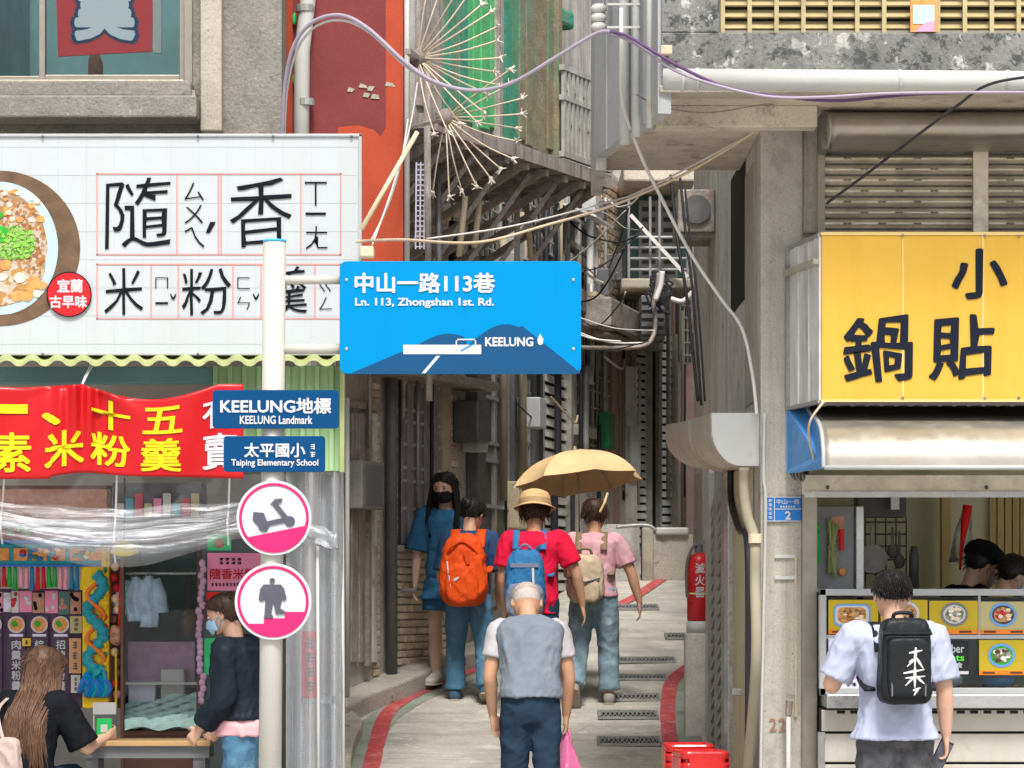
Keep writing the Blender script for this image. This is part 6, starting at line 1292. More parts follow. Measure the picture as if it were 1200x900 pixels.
# low wall at the bend
LW2 = thing('low_wall', 'low cream wall with a pale cap at the bend of the alley', 'wall', P(772, 680, 29.0))
m = MB(); m.pbox(28.9, 756, 626, 812, 720, 0, .2); m.build('wall', 'kerb_stone', LW2)
m = MB(); m.pbox(28.9, 768, 618, 807, 627, -.05, .25); m.build('cap', 'pipe_white', LW2, bevel=.02)
m = MB(); m.pbox(28.9, 752, 618, 766, 700, -.03, .22); m.build('pier', 'pale_concrete', LW2, bevel=.02)
m = MB(); m.pbox(28.7, 690, 614, 750, 690, .1, .3); m.build('dark_wall', 'dark_wall', LW2)
m = MB(); m.tube(crom([P(722, 618, 28.6), P(740, 616, 28.6), P(760, 616, 28.6), P(769, 622, 28.6)], 5), .018, 10); m.build('hand_rail', 'grey_iron', LW2, smooth=True)

# ================================================================ cantilevered green storey
GA, GB = (fx(486, 20.0), 20.0), (fx(700, 23.0), 23.0); GW = Fr(GA, GB)
H4 = thing('green_timber_storey', 'worn green timber upper storey jutting over the alley', 'house', GW.p(1.5, 0, 4.6))
zg = 4.78
m = MB(); m.fbox(GW, 0, GW.at(646)[0], -2.5, 0, zg, 6.5); m.fbox(GW, GW.at(646)[0], GW.len, -2.5, -.5, zg, 6.5); m.build('core', 'dark_wall', H4)
m = MB(); m.fbox(GW, -.05, GW.len, -1.6, .12, zg - .1, zg); m.build('floor_slab', 'old_wood', H4)
px = 487.0
while px < 645:
    w_ = rn.choice((7.5, 9, 10.5)); u0, u1 = GW.at(px)[0] + .004, GW.at(min(px + w_, 646))[0] - .004; mb = MB()
    mt = 'old_wood' if px < 507 else 'green_plank' if px < 522 else 'green_plank_bright' if 538 < px < 572 else 'green_plank_worn' if px > 580 and rn.random() < .5 else 'green_plank'
    d = .02 + rn.uniform(0, .02); mb.fbox(GW, u0, u1, 0, d, zg + rn.uniform(0, .1), 6.5); mb.build('plank', mt, H4, bevel=.004); px += w_
for px in (577, 646): m = MB(); u = GW.at(px)[0]; m.fbox(GW, u - .04, u + .04, .0, .075, zg, 6.5); m.build('corner_post', 'green_plank_worn' if px > 600 else 'old_wood', H4, bevel=.006)
D4 = MB(); u0, u1 = GW.at(648)[0], GW.at(699)[0]; D4.fbox(GW, u0, u1, -.48, -.44, zg + .2, 6.5); D4 = D4.build('door', 'green_door', H4)
for k in range(4):
    u = u0 + (u1 - u0) * (k + .5) / 4; m = MB(); m.fbox(GW, u - .03, u + .03, -.44, -.4, zg + .2, 6.5); m.build('stile', 'green_plank', D4)
for z in (5.35, 5.95, 6.6): m = MB(); m.fbox(GW, u0, u1, -.43, -.4, z - .04, z + .04); m.build('door_rail', 'green_door', D4)
m = MB(); m.fbox(GW, u0 + .02, u0 + .34, -.1, .04, wz(GW, 655, 30), wz(GW, 655, 8)); m.build('green_bracket', 'green_plank', H4, bevel=.03)
# rail
RL = MB(); u0, u1 = GW.at(642)[0], GW.at(700)[0]; za, zb2 = zg + .02, zg + .66
for z in (za, zb2, za + .42): RL.fbox(GW, u0, u1, .09, .13, z, z + .04)
RL = RL.build('balustrade', 'rail_iron', H4)
for k in range(12):
    u = u0 + (u1 - u0) * (k + .5) / 12; m = MB(); m.fbox(GW, u - .02, u + .02, .1, .125, za + .04, zb2); m.build('baluster', 'rail_iron', RL)
for k in range(11):
    u = u0 + (u1 - u0) * (k + .5) / 11.5; m = MB(); z = za + (.25 if k % 2 else .5); m.fbox(GW, u, u + .09, .102, .12, z, z + .03); m.build('rail_piece', 'rail_iron', RL)
# struts and joists under the floor
for k in range(9):
    u = .25 + k * .36; m = MB(); m.bar(GW.p(u, .06, zg - .12), GW.p(u - .15, -1.0, zg - .75), .05); m.build('strut', 'rust_iron', H4)
    m = MB(); m.bar(GW.p(u, .1, zg - .13), GW.p(u, -1.5, zg - .13), .05); m.build('joist', 'old_wood', H4)
for k in range(6): m = MB(); a = GW.p(.4 + k * .5, .02, zg - .16); m.bar(a, a + V((-.55, -.1, -.8)), .035); m.build('brace', 'rust_iron', H4)
# lattice ladder strip and loose boards under the storey
t = thing('lattice_strip', 'narrow pale lattice strip hanging beside the red wall', 'lattice', P(492, 290, 19.6))
for x in (488, 493, 498): m = MB(); m.bar(P(x, 190, 19.6), P(x - 1, 292, 19.6), .01); m.build('upright', 'card_lilac', t)
for k in range(17): m = MB(); m.bar(P(487, 193 + k * 6, 19.6), P(498, 193 + k * 6, 19.6), .008); m.build('rung', 'card_lilac', t)
for (x0, y0, x1, y1, Y_, mt, lab) in ((500, 60, 503, 470, 19.3, 'old_wood', 'dark timber post beside the lattice strip'), (513, 190, 516, 440, 20.6, 'dark_iron', 'thin dark post behind the anti climb fans'), (545, 230, 538, 300, 21, 'bamboo', 'pale loose stick hanging under the green storey'), (562, 235, 556, 290, 21.4, 'bamboo', 'second pale stick hanging under the green storey'), (606, 205, 606, 330, 22.6, 'pipe_grey', 'grey pipe under the green storey'), (616, 230, 624, 318, 22.8, 'bamboo', 'bent pale batten under the green storey'), (640, 200, 640, 430, 24.5, 'black_cable', 'black pipe on the tiled house')):
    m = MB(); m.tube([P(x0, y0, Y_), P(x1, y1, Y_)], .022, 8); tagp(m.build('loose_post' if 'post' in lab else 'loose_pole', mt, smooth=True), lab, 'pole')
# anti climb fans
def fan(cx, cy, Y_, rad, a0, a1, n, lab, seed):
    r2 = random.Random(seed); tt = thing('anti_climb_fan', lab, 'fan', P(cx, cy, Y_), 'anti climb fans on the wall corner'); c = P(cx, cy, Y_)
    mb = MB(); mb.ell(c, (.06, .05, .06)); mb.build('hub', 'rust_iron', tt, smooth=True)
    for k in range(n):
        a = R(a0 + (a1 - a0) * k / (n - 1) + r2.uniform(-1.5, 1.5)); L2 = rad * r2.uniform(.93, 1.06); e = P(cx + L2 * math.cos(a), cy + L2 * math.sin(a), Y_ - .12 + r2.uniform(-.1, .15))
        mid = c.lerp(e, .55) + V((r2.uniform(-.015, .015), -.03, -.012 + r2.uniform(-.015, .01))); mb = MB(); mb.tube(crom([c, mid, e], 4), .0055, 6); mb.build('spoke', 'fan_rod', tt, smooth=True)
        mb = MB(); d = (e - c).normalized(); mb.ell(e, .014, nu=8, nv=6)
        for q in range(5): v = V((r2.uniform(-1, 1), r2.uniform(-1, 1), r2.uniform(-1, 1))).normalized(); mb.tube([e, e + (v + d * .6).normalized() * .04], [.006, .003], 5)
        mb.build('spike_cluster', 'fan_tip', tt)
fan(489, 68, 18.4, 98, -80, 78, 17, 'upper spiked wire fan fixed to the red wall corner', 1)
fan(522, 138, 18.9, 90, -38, 100, 13, 'lower spiked wire fan under the green storey', 2)
m = MB(); m.bar(P(478, 60, 16.5), P(489, 68, 18.4), .03); m.bar(P(478, 150, 18.0), P(522, 140, 18.9), .02); tagp(m.build('fan_bracket', 'rust_iron'), 'rusty bracket holding the spiked fans', 'bracket')
# things at the back so that no gap shows between the houses
m = MB(); m.box((-9, 34, 0), (9, 35, 9.2)); tagp(m.build('far_block', 'grey_wall'), 'plain grey block rising behind the alley houses', 'building')
m = MB(); m.box((1.9, 23.4, 0), (6, 31, 6)); tagp(m.build('hidden_house', 'grey_wall'), 'grey house behind the right alley wall', 'house')
# dark awning unit on the right
t = thing('air_conditioner', 'dark air conditioner unit high on the right alley wall', 'air conditioner', P(818, 276, 21))
m = MB(); m.box((XW - .26, 20.8, fz(276, 21)), (XW - .002, 21.5, fz(226, 21))); m.build('body', 'rust_iron', t, bevel=.012)
m = MB(); c = V((XW - .13, 20.79, fz(250, 21))); m.tube([c, c + V((0, -.02, 0))], .1, 18); m.build('fan_grille', 'dark_iron', t)
m = MB(); m.bar((XW - .25, 20.85, fz(277, 21) - .01), (XW, 20.85, fz(277, 21) - .01), .03); m.bar((XW - .25, 21.4, fz(277, 21) - .01), (XW, 21.4, fz(277, 21) - .01), .03); m.build('bracket', 'rust_iron', t)

# ================================================================ cables
def cable(pts, r_, mt, lab, name='cable'):
    mb = MB(); mb.tube(crom([P(*p) for p in pts], 10), r_, 8); return tagp(mb.build(name, mt, smooth=True), lab, 'cable', 'overhead cables')
cable([(331, 165, 16.9), (334, 100, 16.8), (345, 52, 16.7), (368, 25, 16.6), (400, 18, 16.5), (432, 34, 16.4), (475, 73, 16.3), (510, 96, 16.2), (555, 106, 16.1), (600, 97, 16.0), (650, 68, 15.9), (697, 40, 15.8), (715, 37, 15.75)], .011, 'mauve_cable', 'thick mauve cable looping from the left wall to the white insulators')
cable([(333, 165, 16.92), (337, 100, 16.82), (350, 55, 16.72), (372, 30, 16.62), (402, 24, 16.52), (434, 39, 16.42), (476, 78, 16.32), (511, 100, 16.22)], .007, 'pipe_grey', 'thinner grey cable beside the mauve loop at the left')
cable([(712, 37, 15.76), (735, 42, 15.7), (765, 60, 15.64), (800, 80, 15.6), (850, 102, 15.6), (900, 111, 15.6), (980, 118, 15.6), (1080, 110, 15.6), (1260, 106, 15.6)], .0085, 'purple_cable', 'dark purple cable drooping along the white pipe')
cable([(716, 39, 15.75), (745, 52, 15.7), (790, 82, 15.62), (840, 100, 15.58), (900, 113, 15.58), (960, 114, 15.58), (1060, 109, 15.58), (1260, 108, 15.58)], .008, 'mauve_cable', 'thin mauve cable beside the white drain pipe')
cable([(969, 238, 16.3), (1010, 208, 16.1), (1060, 170, 15.9), (1120, 125, 15.7), (1165, 97, 15.6), (1260, 84, 15.5)], .008, 'black_cable', 'black cable slanting across the upper right shutter')
cable([(418, 283, 16.5), (470, 281, 16.8), (560, 284, 17.4), (640, 264, 17.7), (720, 240, 17.6), (800, 205, 17.4), (860, 170, 17.2), (893, 148, 17.0)], .0085, 'beige_cable', 'beige cable sagging across the alley above the blue sign')
cable([(500, 280, 18.5), (600, 265, 18.6), (700, 240, 18.4), (760, 220, 18.0), (890, 152, 17.2)], .006, 'white_cable', 'thin white cable behind the beige one across the alley')
cable([(728, 10, 15.8), (728, 60, 15.8), (730, 120, 16.3), (750, 180, 16.8), (775, 232, 17.2), (810, 298, 17.3), (845, 350, 17.3), (870, 386, 17.2), (882, 440, 17.1), (887, 486, 17.0)], .0105, 'white_cable', 'white cable falling from the balcony corner to the pillar')
cable([(745, 110, 16.0), (775, 125, 16.3), (830, 132, 16.4), (900, 122, 16.4), (905, 130, 16.7)], .004, 'rust_iron', 'fine brown wire under the balcony')
cable([(478, 140, 17.7), (470, 190, 17.6), (455, 240, 17.5), (434, 284, 17.4)], .0055, 'white_cable', 'thin white cord on the red wall')
cable([(489, 97, 17.9), (480, 150, 17.7), (460, 220, 17.5), (436, 288, 17.4)], .0055, 'white_cable', 'second white cord falling along the red wall')
for k, (a, b) in enumerate((((786, 205), (818, 470)), ((797, 208), (822, 475)), ((803, 222), (826, 470)))):
    cable([(a[0], a[1], 20.2), (a[0] + 7, a[1] + 70, 20.1), ((a[0] + b[0]) / 2 + 3, 350, 20.0), (b[0], b[1], 19.9)], .011 - .002 * k, 'black_cable', ['thick black cable hanging left of the right alley wall', 'middle black cable hanging by the right alley wall', 'rightmost black cable on the right alley wall'][k])
m = MB(); m.tube([P(424, 268, 16.45), P(489, 155, 16.6)], .014, 8); tagp(m.build('pale_stick', 'bamboo', smooth=True), 'pale stick leaning over the corner of the white signboard', 'stick')
m = MB(); m.pbox(16.45, 422, 288, 438, 301, 0, .1); tagp(m.build('cable_clip_box', 'tan_brick_c', bevel=.01), 'small cream box at the signboard corner', 'box')
m = MB(); c = P(781, 60, 15.85); m.box8([c + V((a, b, d)) for d in (-.02, .03) for a, b in ((-.03, -.02), (.03, -.02), (.03, .02), (-.03, .02))]); tagp(m.build('wall_anchor', 'beige_cable', bevel=.006), 'small tan anchor plate on the balcony corner', 'anchor')
# ================================================================ PEOPLE
def remesh(mb, name, matn, parent, voxel, smooth=6, wr=0, wscale=8, dec=1.0, fac=.5):
    ax, az = (1.0, 1.25) if name in ('trousers', 'jeans', 'shorts') else (1.35, .8)
    """weld closed shapes into one continuous skin: voxel remesh, smooth, optional cloth wrinkles"""
    me = bpy.data.meshes.new(name); me.from_pydata([tuple(v) for v in mb.v], [], mb.f); me.update()
    o = bpy.data.objects.new(name, me)
    md = o.modifiers.new('r', 'REMESH'); md.mode = 'VOXEL'; md.voxel_size = voxel
    if smooth: s_ = o.modifiers.new('s', 'SMOOTH'); s_.factor = fac; s_.iterations = smooth
    if dec < 1: d_ = o.modifiers.new('d', 'DECIMATE'); d_.ratio = dec
    nm = baked(o); bpy.data.objects.remove(o); bpy.data.meshes.remove(me)
    if wr:
        ns = noise.noise; nv = len(nm.vertices); cs = [0.0] * (nv * 3); nn = [0.0] * (nv * 3); nm.vertices.foreach_get('co', cs); nm.vertex_normals.foreach_get('vector', nn)
        for i in range(0, nv * 3, 3):
            x, y, z = cs[i:i + 3]; w1 = ns((x * wscale * ax + z * 3.5, y * wscale * ax, z * wscale * az)); w2 = ns((x * wscale * 2.6 * ax - z * 9, y * wscale * 2.6 * ax, z * wscale * 2.4 * az + 5))
            d = wr * ((1 - abs(w1) * 2.6) * .95 + (1 - abs(w2) * 2.6) * .42 - .35)
            cs[i] += nn[i] * d; cs[i + 1] += nn[i + 1] * d; cs[i + 2] += nn[i + 2] * d
        nm.vertices.foreach_set('co', cs)
    nm.materials.clear(); nm.materials.append(MT[matn]); nm.polygons.foreach_set('use_smooth', [True] * len(nm.polygons))
    nm.name = name; off = org(parent); nm.transform(Matrix.Translation(-off)); nm.update()
    o = bpy.data.objects.new(name, nm); COL.objects.link(o); o.parent = parent; ORG[o.name] = off; return o
def ring(c, x, y, rx, ry, n=20, e=.85):
    sg = lambda t: math.copysign(abs(t) ** e, t)
    return [c + x * (rx * sg(math.cos(2 * math.pi * k / n))) + y * (ry * sg(math.sin(2 * math.pi * k / n))) for k in range(n)]
def limb(mb, pts, rs, n=14):
    pts = [V(p) for p in pts]; pts2 = crom(pts, 4) if len(pts) > 2 else [pts[0].lerp(pts[1], k / 4) for k in range(5)]; m_ = len(pts2); r2 = []
    for i in range(m_):
        f = i / (m_ - 1) * (len(rs) - 1); a = int(min(f, len(rs) - 2)); r2.append(rs[a] + (rs[a + 1] - rs[a]) * (f - a))
    mb.tube(pts2, r2, n); mb.ell(pts2[0], r2[0] * .98, nu=12, nv=8); mb.ell(pts2[-1], r2[-1] * .98, nu=12, nv=8)

class Body:
    """joints in local space: x right, y forward, z up; placed by base and heading (degrees, 0 = away from the camera, positive = turned left)"""
    def __init__(s, base, head=0, H=1.65, lean=0, bend=0, sw=1.0, bulk=1.0, headpitch=0, headyaw=0, pelvis=None, hips=1.0):
        s.H = H; s.bulk = bulk; s.base = V(base); s.m = Matrix.Rotation(R(head), 3, 'Z'); h = H; s.hips = hips
        s.pel = V(pelvis) if pelvis else V((0, 0, .52 * h)); s.lean = lean
        up = lambda a: V((0, math.sin(R(a)), math.cos(R(a))))
        s.spine = [s.pel]; a = lean; seg = [.07, .08, .08, .07]
        for k, L_ in enumerate(seg): s.spine.append(s.spine[-1] + up(a + bend * k / 3) * L_ * h)
        s.topdir = up(a + bend); s.neck = s.spine[-1]; s.hd = up(a + bend - headpitch) if False else up(a + bend + headpitch)
        s.chin = s.neck + s.topdir * .012 * h + s.hd * .035 * h
        s.hm = Matrix.Rotation(R(headyaw), 3, 'Z') @ Matrix.Rotation(-R(lean + bend + headpitch), 3, 'X')
        sh = s.spine[-1] - s.topdir * .022 * h; s.sh = {q: sh + V((q * .108 * h * sw, 0, 0)) for q in (-1, 1)}; s.sw = sw
        s.hip = {q: s.pel + V((q * .052 * h, 0, -.01 * h)) for q in (-1, 1)}
        s.arm = {}; s.leg = {}
        for q in (-1, 1): s.set_arm(q, (q * .03, 0, -.99), (q * .0, .12, -.99)); s.set_leg(q, (q * .012, 0, -1), (0, -.02, -1))
    def set_arm(s, q, d1, d2, hand=None, palm=None, curl=.35, l1=.172, l2=.15):
        e = s.sh[q] + V(d1).normalized() * l1 * s.H; w = e + V(d2).normalized() * l2 * s.H
        s.arm[q] = (e, w, V(hand or d2).normalized(), V(palm or (-q, 0, 0)).normalized(), curl)
    def set_leg(s, q, d1, d2, foot=(0, 1, 0)):
        k = s.hip[q] + V(d1).normalized() * .237 * s.H; a = k + V(d2).normalized() * .235 * s.H; s.leg[q] = (k, a, V(foot).normalized())
    def W(s, mb): mb.v = [s.base + s.m @ v for v in mb.v]; return mb
    def w(s, p): return s.base + s.m @ V(p)
    def torso(s, mb, g=0, hem=None, flare=0, top=True, belly=0):
        h = s.H; b = s.bulk; sp = s.spine
        data = [(0, -.05, .078 * s.hips, .06), (0, 0, .094 * s.hips, .068), (1, -.02, .088, .063), (1, .03, .083, .060 + belly * .6), (2, 0, .087, .062 + belly), (2, .05, .094, .065 + belly * .3), (3, .03, .103 * s.sw, .066), (4, -.03, .108 * s.sw, .056), (4, -.008, .09 * s.sw, .046), (4, .008, .055, .042)]
        rg = []
        for i, off, rx, ry in data:
            t = (sp[min(i + 1, 4)] - sp[max(i - 1, 0)]).normalized(); c = sp[i] + t * off * h; y = V((1, 0, 0)).cross(t).normalized(); y = -y if y.y < 0 else y
            if hem is not None and c.z < hem: continue
            rg.append((c, y, rx * h * b + g, ry * h * b + g))
        if hem is not None:
            c0, y0, rx0, ry0 = rg[0]; rg.insert(0, (V((sp[0].x, sp[0].y, hem)), V((0, 1, 0)), max(.092 * s.hips * h * b, rx0 - g) + g + flare, max(.066 * h * b, ry0 - g) + g + flare))
        mb.loft([ring(c, V((1, 0, 0)), y, rx, ry) for c, y, rx, ry in rg]); return mb
    def head(s, mb):
        h = .132 * s.H; s.hh = h; M_ = s.hm
        data = [(0, .20, .17, .25), (.06, .27, .25, .19), (.16, .33, .35, .11), (.28, .365, .42, .06), (.42, .385, .47, .02), (.56, .395, .495, .0), (.7, .385, .49, -.015), (.82, .345, .43, -.02), (.92, .255, .32, -.02), (.98, .14, .18, -.02)]
        mb.loft([[s.chin + M_ @ V((rx * h * math.cos(a), cy * h + ry * h * math.sin(a), z * h)) for a in [2 * math.pi * k / 20 for k in range(20)]] for z, rx, ry, cy in data])
        for q in (-1, 1): mb.ell(s.chin + M_ @ V((q * .41 * h, -.02 * h, .44 * h)), (.045 * h, .09 * h, .15 * h), M_, 10, 7)
        mb.loft([[s.chin + M_ @ V((x * h, y * h, z * h)) for x, y, z in pr] for pr in ([(-.04, .44, .58), (.04, .44, .58), (0, .5, .58)], [(-.1, .44, .34), (.1, .44, .34), (0, .6, .36)], [(-.07, .42, .30), (.07, .42, .30), (0, .52, .30)])])
        limb(mb, [s.neck - s.topdir * .03 * s.H, s.chin + M_ @ V((0, -.08 * h, .2 * h))], [.036 * s.H, .032 * s.H])
    def hp(s, x, y, z): return s.chin + s.hm @ (V((x, y, z)) * s.hh)
    def hand(s, mb, q):
        e, w, d, pn, curl = s.arm[q]; k = s.H / 1.7; side = d.cross(pn).normalized(); pn = side.cross(d).normalized()
        th = side if side.dot(V((0, 1, 0))) > 0 else -side                    # thumb side points forward
        mb.loft([ring(w + d * t * k + pn * .002, th, pn, rw * k, rt * k, 12) for t, rw, rt in ((-.01, .024, .02), (.02, .03, .018), (.05, .039, .016), (.085, .04, .014), (.095, .036, .011))])
        for i, L_ in enumerate((.068, .077, .072, .056)):
            b = w + d * .085 * k + th * (.031 - .0205 * i) * k; dd = (d + th * (.10 - .07 * i)).normalized(); pts = [b]; a = curl * .6
            for f in (.45, .32, .23): dirv = dd * math.cos(a) + pn * math.sin(a); pts.append(pts[-1] + dirv * L_ * f * 1.05 * k); a += curl
            limb(mb, pts, [.0092 * k, .0085 * k, .0078 * k, .0068 * k], 8)
        b = w + d * .025 * k + th * .026 * k; t1 = b + (d * .6 + th * .75 + pn * .25).normalized() * .035 * k; t2 = t1 + (d * .85 + th * .3 + pn * .4).normalized() * .028 * k
        limb(mb, [b, t1, t2], [.013 * k, .0105 * k, .008 * k], 8)
    def legs(s, mb, rs, g=0, to=1.0, cut=None):
        for q in (-1, 1):
            k, a, f = s.leg[q]; h = s.H; e = k.lerp(a, cut) if cut else a; pts = [s.hip[q], s.hip[q].lerp(k, .5), k, k.lerp(e, .5), e]; r_ = [x * h * s.bulk + g for x in rs]
            if to < 1:
                kk = max(2, int(round(to * 4)) + 1); pts = pts[:kk]; r_ = r_[:kk]
            if cut:
                pp = crom(pts, 5); n = len(pp); rr = []
                for i in range(n): t_ = i / (n - 1) * (len(r_) - 1); j = int(min(t_, len(r_) - 2)); rr.append(r_[j] + (r_[j + 1] - r_[j]) * (t_ - j))
                mb.tube(pp, rr, 18); mb.ell(pp[0], rr[0], nu=12, nv=8)
            else: limb(mb, pts, r_)
    def feet(s, mb, g=0, up=.0):
        for q in (-1, 1):
            k, a, f = s.leg[q]; h = s.H; x = f.cross(V((0, 0, 1))); x = x.normalized() if x.length > .1 else V((1, 0, 0)); u = x.cross(f).normalized(); u = u if u.z > 0 else -u
            base = a - u * .040 * h
            mb.loft([ring(base + f * t * h + u * (z * h), x, u, rx * h + g, rz * h + g, 14, .8) for t, z, rx, rz in ((-.038, .022, .014, .016), (-.03, .021, .022, .021), (0, .024, .025, .026), (.04, .021, .027, .022), (.08, .015, .029, .016), (.11, .012, .026, .012), (.125, .011, .014, .007))])
    def build_skin(s, t, matn='skin', full=True, voxel=.006):
        mb = MB(); s.head(mb); s.torso(mb)
        for q in (-1, 1):
            e, w, d, pn, c = s.arm[q]; h = s.H; limb(mb, [s.sh[q], s.sh[q].lerp(e, .5), e, e.lerp(w, .35), w], [.031 * h * s.bulk, .029 * h * s.bulk, .024 * h * s.bulk, .024 * h * s.bulk, .0155 * h]); s.hand(mb, q)
        s.legs(mb, (.05, .047, .033, .034, .021)); s.feet(mb, -.002)
        return remesh(s.W(mb), 'body', matn, t, voxel, 2, fac=.3)
    def sleeves(s, mb, to, r0, r1, g=0):
        for q in (-1, 1):
            e, w, *_ = s.arm[q]; h = s.H; tot = to
            limb_pts = [s.sh[q] + (s.sh[-q] - s.sh[q]).normalized() * .03 * h]
            if to <= 1: limb_pts += [s.sh[q], s.sh[q].lerp(e, to * .5), s.sh[q].lerp(e, to)]; rs = [r0 * h * .95, r0 * h, (r0 + r1) / 2 * h, r1 * h]
            else: limb_pts += [s.sh[q], s.sh[q].lerp(e, .5), e, e.lerp(w, (to - 1) * .5), e.lerp(w, to - 1)]; rs = [r0 * h * .95, r0 * h, r0 * h, (r0 + r1) / 2 * h, (r0 + r1) / 2 * h, r1 * h]
            pts2 = crom(limb_pts, 3); n = len(pts2); r2 = []
            for i in range(n): f = i / (n - 1) * (len(rs) - 1); a = int(min(f, len(rs) - 2)); r2.append(rs[a] + (rs[a + 1] - rs[a]) * (f - a) + g)
            mb.tube(pts2, r2, 16); mb.ell(pts2[0], r2[0], nu=12, nv=8)
    def cap_hair(s, t, matn, zf=.8, zs=.5, zb=.12, thick=.05, strands=260, length=.12, seed=1, flow=(0, -.25, -1)):
        """hair shell over the skull with loose strands"""
        h = s.hh; mb = MB(); mb.smooth = True; n, L_ = 40, 12; rn_ = random.Random(seed)
        prof = [(0, .20, .17, .25), (.06, .27, .25, .19), (.16, .33, .35, .11), (.28, .365, .42, .06), (.42, .385, .47, .02), (.56, .395, .495, .0), (.7, .385, .49, -.015), (.82, .345, .43, -.02), (.92, .255, .32, -.02), (.98, .14, .18, -.02), (1.0, .0, .0, -.02)]
        def sk(z, a, g):
            for p0, p1 in zip(prof, prof[1:]):
                if z <= p1[0]: f = (z - p0[0]) / (p1[0] - p0[0]); break
            rx, ry, cy = (p0[i] + (p1[i] - p0[i]) * f for i in (1, 2, 3)); k = 1 + .25 * noise.noise(V((math.cos(a) * 2, math.sin(a) * 2, z * 3 + seed)))
            g = g * k; return s.hp((rx + g) * math.cos(a), cy + (ry + g) * math.sin(a), z + (g * .9 if z > .8 else 0))
        def lo(a): f = math.sin(a); return (zs + (zf - zs) * max(0, f) ** .8) if f > 0 else zs + (zb - zs) * (-f) ** .7
        rows = [[sk(lo(a) + (1 - lo(a)) * (j / L_) ** .8, a, thick * (1 if j else .35)) for a in [2 * math.pi * k / n for k in range(n)]] for j in range(L_ + 1)]
        mb.loft(rows, caps=False); fl = s.hm @ V(flow)
        for k in range(strands):
            a = rn_.uniform(0, 2 * math.pi); l0 = lo(a); z = l0 + (1 - l0) * rn_.random() ** .9; p = sk(min(.99, z), a, thick * .8); o_ = (p - s.hp(0, 0, .5)).normalized()
            p2 = p + (o_ * .55 + fl.normalized() * .5 + V((rn_.uniform(-.3, .3), rn_.uniform(-.3, .3), rn_.uniform(-.3, .3)))) * length * h * .5; p3 = p2 + (fl.normalized() + o_ * .1) * length * h * .6
            mb.tube([p, p2, p3], [.013 * h, .011 * h, .003 * h], 4, False)
        return s.W(mb).build('hair', matn, t, smooth=True)
    def eyes(s, t):
        for q in (-1, 1):
            mb = MB(); mb.ell(s.hp(q * .15, .435, .52), (.062 * s.hh, .04 * s.hh, .03 * s.hh), s.hm, 10, 7); e = s.W(mb).build('eye', 'eye_white', t, smooth=True)
            mb = MB(); mb.ell(s.hp(q * .15, .468, .52), (.028 * s.hh, .014 * s.hh, .028 * s.hh), s.hm, 10, 7); s.W(mb).build('iris', 'eye_dark', e, smooth=True)
            mb = MB(); mb.tube([s.hp(q * .07, .48, .60), s.hp(q * .15, .475, .625), s.hp(q * .23, .43, .60)], [.012 * s.hh, .014 * s.hh, .006 * s.hh], 6); s.W(mb).build('eyebrow', 'hair_black', t)
            mb = MB(); mb.tube([s.hp(q * .09, .462, .535), s.hp(q * .15, .482, .556), s.hp(q * .22, .44, .54)], [.006 * s.hh, .010 * s.hh, .006 * s.hh], 6); s.W(mb).build('eyelid', 'hair_black', t)
    def mask(s, t, matn):
        mb = MB(); mb.smooth = True; rg = []
        for j in range(9):
            v = j / 8; z = .02 + .42 * v; row = []
            for i in range(15):
                a = R(-72 + 144 * i / 14); ed = math.cos(R(-72 + 144 * i / 14)); bulge = .07 * math.sin(math.pi * v) * ed; rx = .37 + .03 * v; ry = .44 + (.1 * math.exp(-((i - 7) / 2.2) ** 2) if v > .5 else .04 * v)
                row.append(s.hp(rx * math.sin(a) * 1.04, .06 + (ry + bulge) * math.cos(a), z + (.0 if abs(i - 7) < 5 else (v - .5) * -.14)))
            rg.append(row)
        mb.loft(rg, closed=False, caps=False); o_ = s.W(mb).build('face_mask', matn, t); so = o_.modifiers.new('thick', 'SOLIDIFY'); so.thickness = .003
        for q in (-1, 1): mb = MB(); mb.tube([s.hp(q * .36, .2, .34), s.hp(q * .42, .02, .48)], .003, 6); mb.tube([s.hp(q * .34, .2, .14), s.hp(q * .43, -.02, .36)], .003, 6); s.W(mb).build('mask_loop', matn, o_)
def person(label, B, pose=None):
    return thing('person', label, 'person', (B.base.x, B.base.y, B.base.z))
def shoes(B, t, matn, sole='sole'):
    for q in (-1, 1):
        k, a, f = B.leg[q]; mb = MB(); x = B.leg; other = B.leg[-q]; keep = dict(B.leg); B.leg = {q: keep[q]}
        h = B.H; xx = f.cross(V((0, 0, 1))); xx = xx.normalized() if xx.length > .1 else V((1, 0, 0)); u = xx.cross(f).normalized(); u = u if u.z > 0 else -u; base = a - u * .040 * h; g = .006
        mb.loft([ring(base + f * t_ * h + u * (z * h + .004), xx, u, rx * h + g, rz * h + g, 16, .75) for t_, z, rx, rz in ((-.042, .022, .012, .016), (-.034, .022, .022, .022), (0, .026, .025, .027), (.04, .021, .027, .022), (.08, .015, .029, .016), (.112, .012, .026, .012), (.128, .011, .014, .008))]); B.leg = keep
        o_ = B.W(mb).build('shoe', matn, t, smooth=True)
        mb = MB(); mb.loft([ring(base + f * t_ * h - u * .003, xx, u, rx * h + g + .003, .009, 16, .75) for t_, rx in ((-.046, .01), (-.036, .022), (0, .026), (.04, .028), (.08, .03), (.114, .026), (.132, .012))]); B.W(mb).build('sole', sole, o_, smooth=True)
GRP = 'people in and around the alley'
